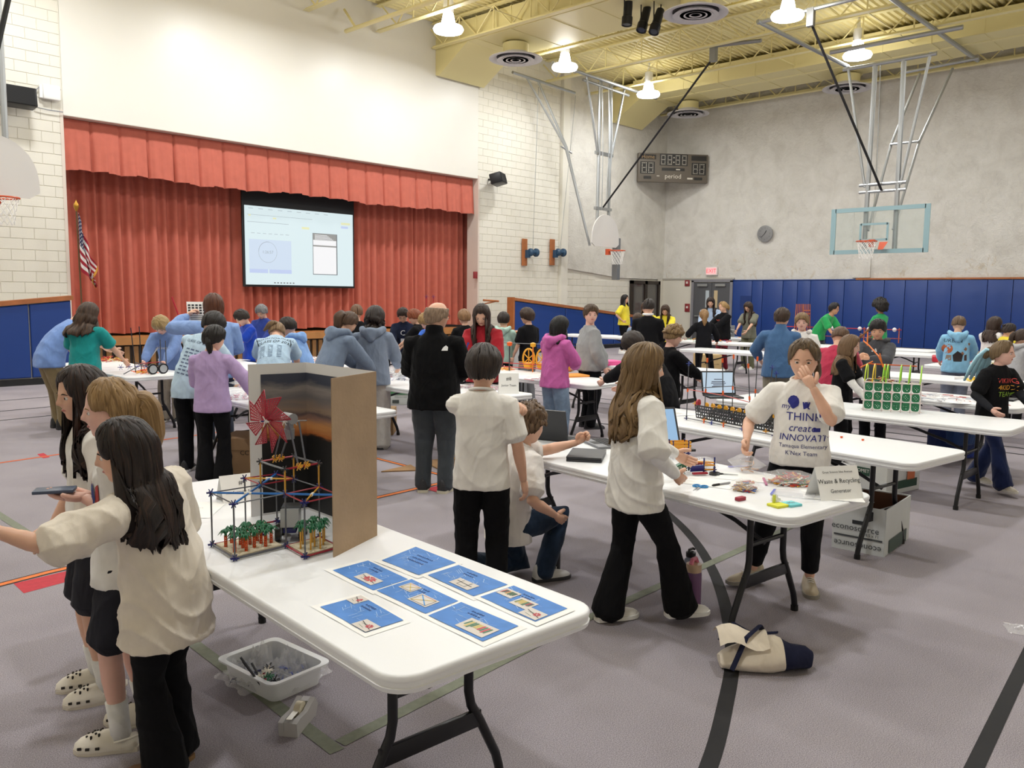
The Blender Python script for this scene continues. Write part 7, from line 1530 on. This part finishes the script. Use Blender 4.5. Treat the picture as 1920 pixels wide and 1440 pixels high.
# --- right
i = PP('boy in sky blue hoodie with large printed picture on the back', dp(1800, 11.6), 1803, 588, face=6, hy=-14, hp=24, hair=CROP, hairc='5c4632', hairhi='8f7250', top='hoodie', hood=True, topc='8cc2e4', bot='sweat', botc='6b7080', rh=(.14, .2, .56), lh=(-.12, .2, .55), wt=1.1, rpole=(1, -.5, 0), lpole=(-1, -.5, 0))
print_on(i, [('URBAN', .048, '1c2430', -.04, .075, .1), ('poly', [(-.085+.045*math.cos(a), .0+.045*math.sin(a)) for a in np.linspace(0, 2*PI, 15)[:-1]], 'b4603a', 1), ('poly', [(-.03, -.12), (.04, -.12), (.05, -.05), (.0, -.02), (-.04, -.06)], '2a2224', 1), ('poly', [(.03, -.04), (.05, -.06), (.11, .05), (.095, .06)], '8a5f48', 1), ('poly', [(-.1, -.11), (-.05, -.11), (-.05, -.06), (-.09, -.06)], '8a7a70', 1), ('poly', [(.06, -.11), (.085, -.11), (.08, -.05), (.06, -.06)], '4a3434', 1)], .68, front=False)
i = PP('girl in black lettered t-shirt with light blue scarf in her ponytail, holding a bag', gp(1852, 916), 1872, 632, face=-128, hy=22, hp=2, lean=6, hair=PONY(.03, tie='9cd6ee', w=.14), hairc='6a543a', hairhi='9c8460', topc='141417', sleeve='26272c', bot='flare', botc='1f2a50', rh=(.17, .12, .56), lh=(-.08, .22, .56), rf=(.06, .16), lf=(-.05, -.14), footup=(0, .02), shoes=('c8c0b2', 'dedad2'), skin='pink')
print_on(i, [('VIKING', .045, 'd8504a', .01, .04), ('4KIDZ', .045, 'e6a53a', .01, -.005), ('TEAM', .045, '8fb63e', .01, -.05)], .70)
sc = i['H'] @ Vector((0, -.42*i['hh'], .08*i['hh'])); SCF = fabric('b4e4f7')
m = MB()
for k in range(4):
    a = (k-1.5)*.02; m.tube([sc, sc+Vector((a, -.03, .01)), sc+Vector((a*1.5, -.07-.01*k, -.06)), sc+Vector((a*2, -.1-.015*k, -.15)), sc+Vector((a*2.5, -.14-.02*k, -.25-.01*k))], [.02, .032, .036, .036, .016], 10, flat=.5)
m.build('hair_scarf', SCF, i['root'], 0)
bag('clear bag in the hand of the girl with the blue scarf', i['world'](i['wL']+np.array((.02, .12, -.02))), .06, .1, .06, 14, ('f0efe8', 'e8e6da'), 31, i['rz'], '6f6fd0')
PP('girl in white t-shirt with long brown hair at the right edge', dp(1863, 13.2), 1866, 590, face=-34, hy=-20, hp=20, hair=LONG(.2, wave=.008), hairc='33241d', hairhi='5c4638', topc='ece8e6', bot='straight', botc='22242c', rh=(.1, .22, .56), lh=(-.1, .22, .56))
PP('child in yellow t-shirt with dark bun at the right edge', dp(1890, 13.0), 1889, 602, face=-36, hy=-30, hp=22, hair=[TIGHT, dict(tail=[(0, -.38, .2), (0, -.5, .22), (0, -.55, .14)], r=[.1, .15, .08])], hairc='241a17', topc='f0dc4a', bot='straight', botc='22242c', rh=(.1, .22, .56), lh=(-.1, .22, .56))
PP('girl in pale grey hoodie at the right picture edge', dp(1912, 10.9), 1908, 612, face=-40, hy=-30, hp=18, lean=8, hair=PONY(.1), hairc='3a2a20', top='hoodie', hood=True, topc='b4b4b8', bot='straight', botc='16161a', rh=(.1, .24, .54), lh=(-.1, .24, .54))
# ================================================================== MODELS AND CLUTTER ON THE FAR TABLES
def pile(label, p, w, l, n, seed, cols=MIX, hgt=.03, rs=(.003, .006), ls=(.03, .14)): o = pieces('toy_pieces', label, None, (p[0], p[1], TZ), w, l, hgt, n, cols, seed, rs, ls); o['category'] = 'toy pieces'; return o
# car model with black wheels
q = tp(290, 703); t = thing('car_model', 'toy car model with two grey-rimmed black wheels and upright rods at the blond boy', 'toy model', (q.x, q.y+.05, TZ), .1); WH2 = plastic('1b1c1f')
for x in (.0, .13):
    w_ = MB().lathe([(.045, -.012), (.062, -.014), (.064, 0), (.062, .014), (.045, .012)], 20, c=(x, 0, .064), R=Matrix.Rotation(PI/2, 3, 'X')).build('wheel', WH2, t); MB().lathe([(.046, -.0155), (.046, .0155)], 16, c=(x, 0, .064), R=Matrix.Rotation(PI/2, 3, 'X')).build('rim', plastic('a5a8ac'), w_)
for a, b, c in (((0, 0, .064), (-.1, .2, .14), '4b4d52'), ((.13, 0, .064), (.3, .35, .1), '4b4d52'), ((-.05, .2, .12), (.3, .3, .12), 'a5202f'), ((-.1, .2, .02), (-.14, .2, .55), '26262a'), ((.0, .25, .02), (-.01, .25, .56), '26262a'), ((.22, .2, .05), (.22, .2, .4), '4b4d52'), ((.3, .22, .05), (.3, .22, .38), '4b4d52'), ((-.3, .1, .02), (.0, .2, .12), '4b4d52')): rod(t, a, b, c, .0055)
for k in range(4): connector(t, (-.32+.09*k, .12-.02*k, .1), '2b2f8a', .034)
# red, white and yellow tower left of it
q = tp(232, 665); t = thing('bridge_tower_model', 'yellow and red-white rod tower model beside the teal woman', 'toy model', (q.x+.1, q.y+.1, TZ))
for x, y in ((0, 0), (.12, .05), (.34, .0), (.44, .06)): rod(t, (x, y, 0), (x, y, .36), 'e0b44a' if x < .4 else 'd8d0c8', .012)
for a, b, c in (((-.1, 0, .38), (.3, .05, .5), 'efe6d0'), ((.1, 0, .36), (.55, .1, .62), 'd85a3a'), ((.3, .05, .46), (.75, .1, .66), 'efe6d0'), ((.5, .1, .42), (.8, .1, .52), 'd85a3a'), ((.22, .0, .4), (.05, .0, .9), 'b3202e'), ((.2, 0, .35), (.5, .05, .34), 'e6e0d6')): rod(t, a, b, c, .013)
pile('heap of orange and yellow pieces by the teal woman on the car table', tp(205, 668), .2, .15, 90, 3, ('e0b44a', 'd85a3a', 'efe6d0', 'b3202e'), .07)
pile('orange pieces beside the car model wheels', tp(270, 700), .1, .12, 30, 4, ('f2682a', 'f2b62a'), .05)
sheet('white paper at the near end of the car table', tp(305, 702), .3, .2, .2)
sheet('white sheet in front of the boy in royal blue', tp(450, 676)+Vector((.1, .1, 0)), .3, .3, 0, lines=4)
# bags along the middle tables
PK = ('e06a88', 'd8d4dc', 'f0eaf0', 'c8506a'); BLW = ('2f4a8f', 'd8dae0', '4a4c54', 'c9ccd6')
for k, (px, py, lab, c, z, w) in enumerate(((735, 706, 'large clear bag of black and white pieces on the table of bags', ('26262c', 'e0e0e6', '4a4c54'), None, .12), (766, 712, 'large clear bag of navy pieces on the table of bags', BLW, 'd8d4e8', .13), (752, 694, 'clear bag with red zip at the back of the table of bags', ('d8dae0', 'e06a88', 'efe8e8'), 'c83a50', .13), (776, 700, 'clear bag of pink and grey pieces on the table of bags', PK, 'e06a88', .12), (448, 722, 'clear bag with orange pieces behind the lavender sweater', ('e0a04a', 'c9ccd6', 'e06a88'), 'e06a88', .13), (452, 748, 'flat pink-striped bag behind the lavender sweater', PK, 'd8324a', .12))):
    bag(lab, tp(px, py), w, w*1.4, .12 if k < 4 else .08, 60, c, 50+k, k*.8, z, None)
for k, (px, py) in enumerate(((955, 722), (985, 724), (968, 716))): bag('flat pink bag of pieces in front of the red sweatshirt, %s' % ('left', 'right', 'rear')[k], tp(px, py), .12, .2, .05, 40, PK, 60+k, .5+k*.4, 'd8324a')
tent('white tent sign on the corner of the table of pink bags', tp(996, 738)+Vector((-.06, .1, 0)), .2, .2, .07, -.75, [('#8', .05, .72), ('Junior Team', .03, .4)])
# yellow wheel model
q = tp(955, 695); t = thing('wheel_model', 'toy model with a row of yellow spoked wheels in front of the pink hoodie', 'toy model', (q.x, q.y, TZ), math.radians(-78)); YM = plastic('efaf2e')
for k in range(4):
    c = Vector((.22+.2*k, .12, .16)); m = MB().tube([c+Vector((.085*math.cos(a), 0, .13*math.sin(a))) for a in np.linspace(0, 2*PI, 19)], .012, 6)
    for a in (0.5, 1.6, 2.6): m.tube([c-Vector((.08*math.cos(a), 0, .12*math.sin(a))), c+Vector((.08*math.cos(a), 0, .12*math.sin(a)))], .007, 5)
    m.build('spoked_wheel', YM, t); MB().bbox(c+Vector((0, 0, -.09)), (.1, .1, .08), .02).build('wheel_block', YM, t)
for x in (0, .35, .7): rod(t, (x, 0, 0), (x, 0, .34), 'e07a2a' if x else '3a3c42', .009, 'post'); MB().lathe([(.01, -.03), (.035, -.02), (.035, .02), (.01, .03)], 10, c=(x, 0, .35)).build('post_cap', YM if x else ORANGE, t)
for z in (.05, .1): rod(t, (-.1, 0, z), (.9, 0, z), 'c8403a', .006); rod(t, (0, .25, z), (.9, .25, z), 'e0862e', .006)
rod(t, (-.1, 0, .36), (.8, .1, .36), '6b6d72', .005)
pile('yellow and white pieces left of the spoked wheel model', tp(945, 692), .15, .2, 50, 12, ('efaf2e', 'efe8d8', 'e07a2a'), .05)
# pink and orange sheets
for k, (px, py, c, lab) in enumerate(((1138, 684, 'e85a9a', 'bright pink folder behind the blond girl'), (1133, 700, 'f0a04a', 'orange paper sheets in front of the pink folder'))):
    t = thing('paper_stack', lab, 'paper', tp(px, py), -.4); MB().bbox((0, 0, .03 if k == 0 else .012), (.34, .3, .06 if k == 0 else .024), .004).build('sheets', mat('coloured_paper', c, .7), t)
# boys' table by the stage
pile('toy pieces on the table before the boys by the stage', (9.1, 10.4), .3, .6, 120, 13, MIX, .06); pile('toy pieces on the table of the boy in the black t-shirt', (6.9, 10.4), .3, .8, 130, 14, ('e0a04a', 'efe8d8', 'd8dae0', 'b3202e', '26262c'), .06)
t = thing('rod_tower_model', 'slim tower of rods with dark blue connectors rising before the curtain', 'toy model', (9.5, 10.9, TZ))
for x in (0, .16): rod(t, (x, 0, 0), (x, 0, .95), 'b3202e', .006); [connector(t, (x, 0, z), '232b7a', .035) for z in (.68, .94)]
# far tables
q = Vector((12.9, 6.9, 0)); 
t = thing('laptop', 'grey laptop covered in stickers on the far table by the doors', 'laptop', tp(1366, 632), -.7); MB().bbox((0, 0, .01), (.4, .28, .02), .005).build('base', mat('laptop_shell', '77797e', .4), t); MB().bbox((0, .12, .15), (.4, .03, .28), .005).build('lid', mat('laptop_shell', '77797e', .4), t)
m = MB(); rnd = random.Random(5)
for k in range(14): m.box((rnd.uniform(-.16, .16), .1, rnd.uniform(.05, .25)), (rnd.uniform(.03, .08), .004, rnd.uniform(.02, .05)), mi=k % 3)
tag(m.build('stickers', [mat('sticker_white', 'e6e4e2', .6), mat('sticker_dark', '3a3c44', .6), mat('sticker_grey', 'b4b2b6', .6)], t, smooth=False), kind='stuff')
t = thing('laptop', 'black open laptop on the far table left of the ponytailed girl', 'laptop', tp(1290, 620), -.5); MB().bbox((0, 0, .01), (.38, .26, .02), .005).build('base', BLACKM, t); MB().bbox((0, .12, .14), (.38, .03, .26), .005).build('lid', BLACKM, t)
pile('small toy pieces on the table by the doors', (16.7, 9.7), .3, .8, 90, 15, MIX, .06); pile('toy pieces on the table of the olive-shirted girl', (18.9, 9.3), .3, .8, 70, 16, MIX, .04)
sheet('white papers on the table beside the woman in yellow', tp(1150, 628), .5, .5, .3)
t = thing('rod_model', 'small red and blue rod model beside the ponytailed girl', 'toy model', tp(1343, 625))
for k in range(7): rod(t, (.04*k, .02*(k % 3), 0), (.04*k+.03*(-1)**k, .03, .3+.06*(k % 2)), ('b3202e', '2f6fc4', 'e8e4da')[k % 3], .01)
for k in range(5): connector(t, (.05*k, .02, .12+.05*(k % 3)), ('e8e4da', '2f6fc4')[k % 2], .04)
t = thing('rod_tower_model', 'orange-brown rod tower on the far table by the blue pads', 'toy model', tp(1700, 634))
for x in (-.2, -.1, 0, .1, .2):
    for y in (0, .18): rod(t, (x*1.25, y, 0), (x*.85, y, .85), 'b5623a', .011)
for z in (.08, .62, .7): rod(t, (-.24+z*.08, 0, z), (.24-z*.08, 0, z), 'd0693a', .014)
MB().bbox((0, .09, .12), (.18, .12, .14), .02).build('red_block', plastic('8e2f4a'), t)
t = thing('ball_rod_model', 'long red rod model with white balls on the table of the green-shirted woman', 'toy model', tp(1600, 632)+Vector((.3, .3, 0)), -PI/2+.1)
rod(t, (-.6, 0, .3), (2.3, 0, .3), 'b3202e', .012); rod(t, (-.6, 0, .1), (2.3, 0, .1), '8a2a34', .012)
for x in (-.5, -.4, .1, .8, 1.4, 1.6, 1.9, 2.15): MB().lathe([(.004, -.05), (.035, -.035), (.05, 0), (.035, .035), (.004, .05)], 10, c=(x, 0, .3)).build('ball', plastic('e6dfe2'), t)
for x in (-.55, .5, 1.5, 2.25): rod(t, (x, 0, 0), (x, 0, .34), 'c8623a', .012)
tent('white tent card on the far table left of the sky blue hoodie', tp(1752, 636), .35, .22, .08, -.7, [('Team 12', .06, .5)])
# table with the drink bottle
q = tp(1715, 676); t = thing('drink_bottle', 'blue and pink drink bottle standing on the table corner', 'bottle', q+Vector((.05, .0, 0)))
MB().lathe([(.05, 0), (.055, .02), (.055, .12)], 16).build('drink', mat('pink_drink', 'd8486a', .3), t); MB().lathe([(.055, .12), (.055, .2), (.03, .25), (.03, .26)], 16).build('label_sleeve', mat('blue_sleeve', '8a9ad8', .4), t); MB().lathe([(.032, .26), (.032, .3)], 12).build('cap', WHITE, t)
t = thing('red_box', 'bright red toy box lid on the table of the sky blue hoodie', 'box', tp(1736, 674)+Vector((.2, .1, 0)), .3); MB().bbox((0, 0, .05), (.4, .3, .1), .02).build('box', plastic('c8283a'), t)
pile('white and red scraps on the table of the sky blue hoodie', (13.75, 3.1), .3, .6, 100, 17, ('f0eef0', 'f0eef0', 'e6a0b0', 'f0e86a', 'c8283a'), .09, (.01, .03), (.05, .2))
pile('white and red rods scattered on the papers behind the green model', (8.95, 2.6), .3, .7, 90, 18, ('f0eef0', 'e8e6ea', 'b3403a', 'f0eef0', 'c9ccd6'), .02, (.003, .006), (.06, .25))
for k, (x, y, r) in enumerate(((8.8, 2.2, .3), (9.05, 2.6, -.2), (8.85, 3.1, .5))): sheet('white paper under the scattered rods, %s from the near end' % ('first', 'second', 'third')[k], (x, y, TZ), .32, .36, r)
t = thing('monitor_stand', 'black tablet stand with white papers behind the lettered black shirt', 'stand', tp(1900, 748)); MB().bbox((0, 0, .01), (.2, .16, .02), .005).box((0, .0, .09), (.05, .03, .15)).bbox((0, 0, .19), (.3, .03, .12), .01).build('stand', BLACKM, t)
pile('yellow scraps by the pale grey hoodie', (11.3, 2.7), .2, .3, 30, 19, ('f0c83a', 'f0eef0'), .05, (.01, .02), (.05, .15))
t = thing('black_jacket', 'crumpled black jacket on the floor beyond the boy with orange rods', 'clothing', dp(1690, 13.0)); crumple('jacket_cloth', t, (0, 0, 0), .35, .3, .35, 4, m_=fabric('141417'))
t = thing('navy_chair', 'navy blue folding chair behind the red sweatshirt', 'chair', dp(957, 12.2), .6); NB = mat('chair_navy', '22346e', .4)
MB().bbox((0, 0, .43), (.4, .4, .04), .015).build('seat', NB, t); MB().bbox((0, .2, .72), (.4, .03, .3), .012).build('backrest', NB, t)
for x in (-.19, .19):
    for y in (-.18, .2): MB().tube([(x, y, 0), (x, y, .42 if y < 0 else .86)], .012, 6).build('leg', BLACKM, t)
t = thing('white_cloth_stand', 'tall narrow white draped stand beside the mint hoodie', 'stand', dp(968, 13.6)); MB().prism(rrect(.45, .3, .08), 0, 1.05).build('drape', mat('white_cloth', 'dedde0', .9), t, 20); MB().bbox((0, 0, 1.07), (.5, .34, .04), .01).build('wooden_top', TRIM, t)
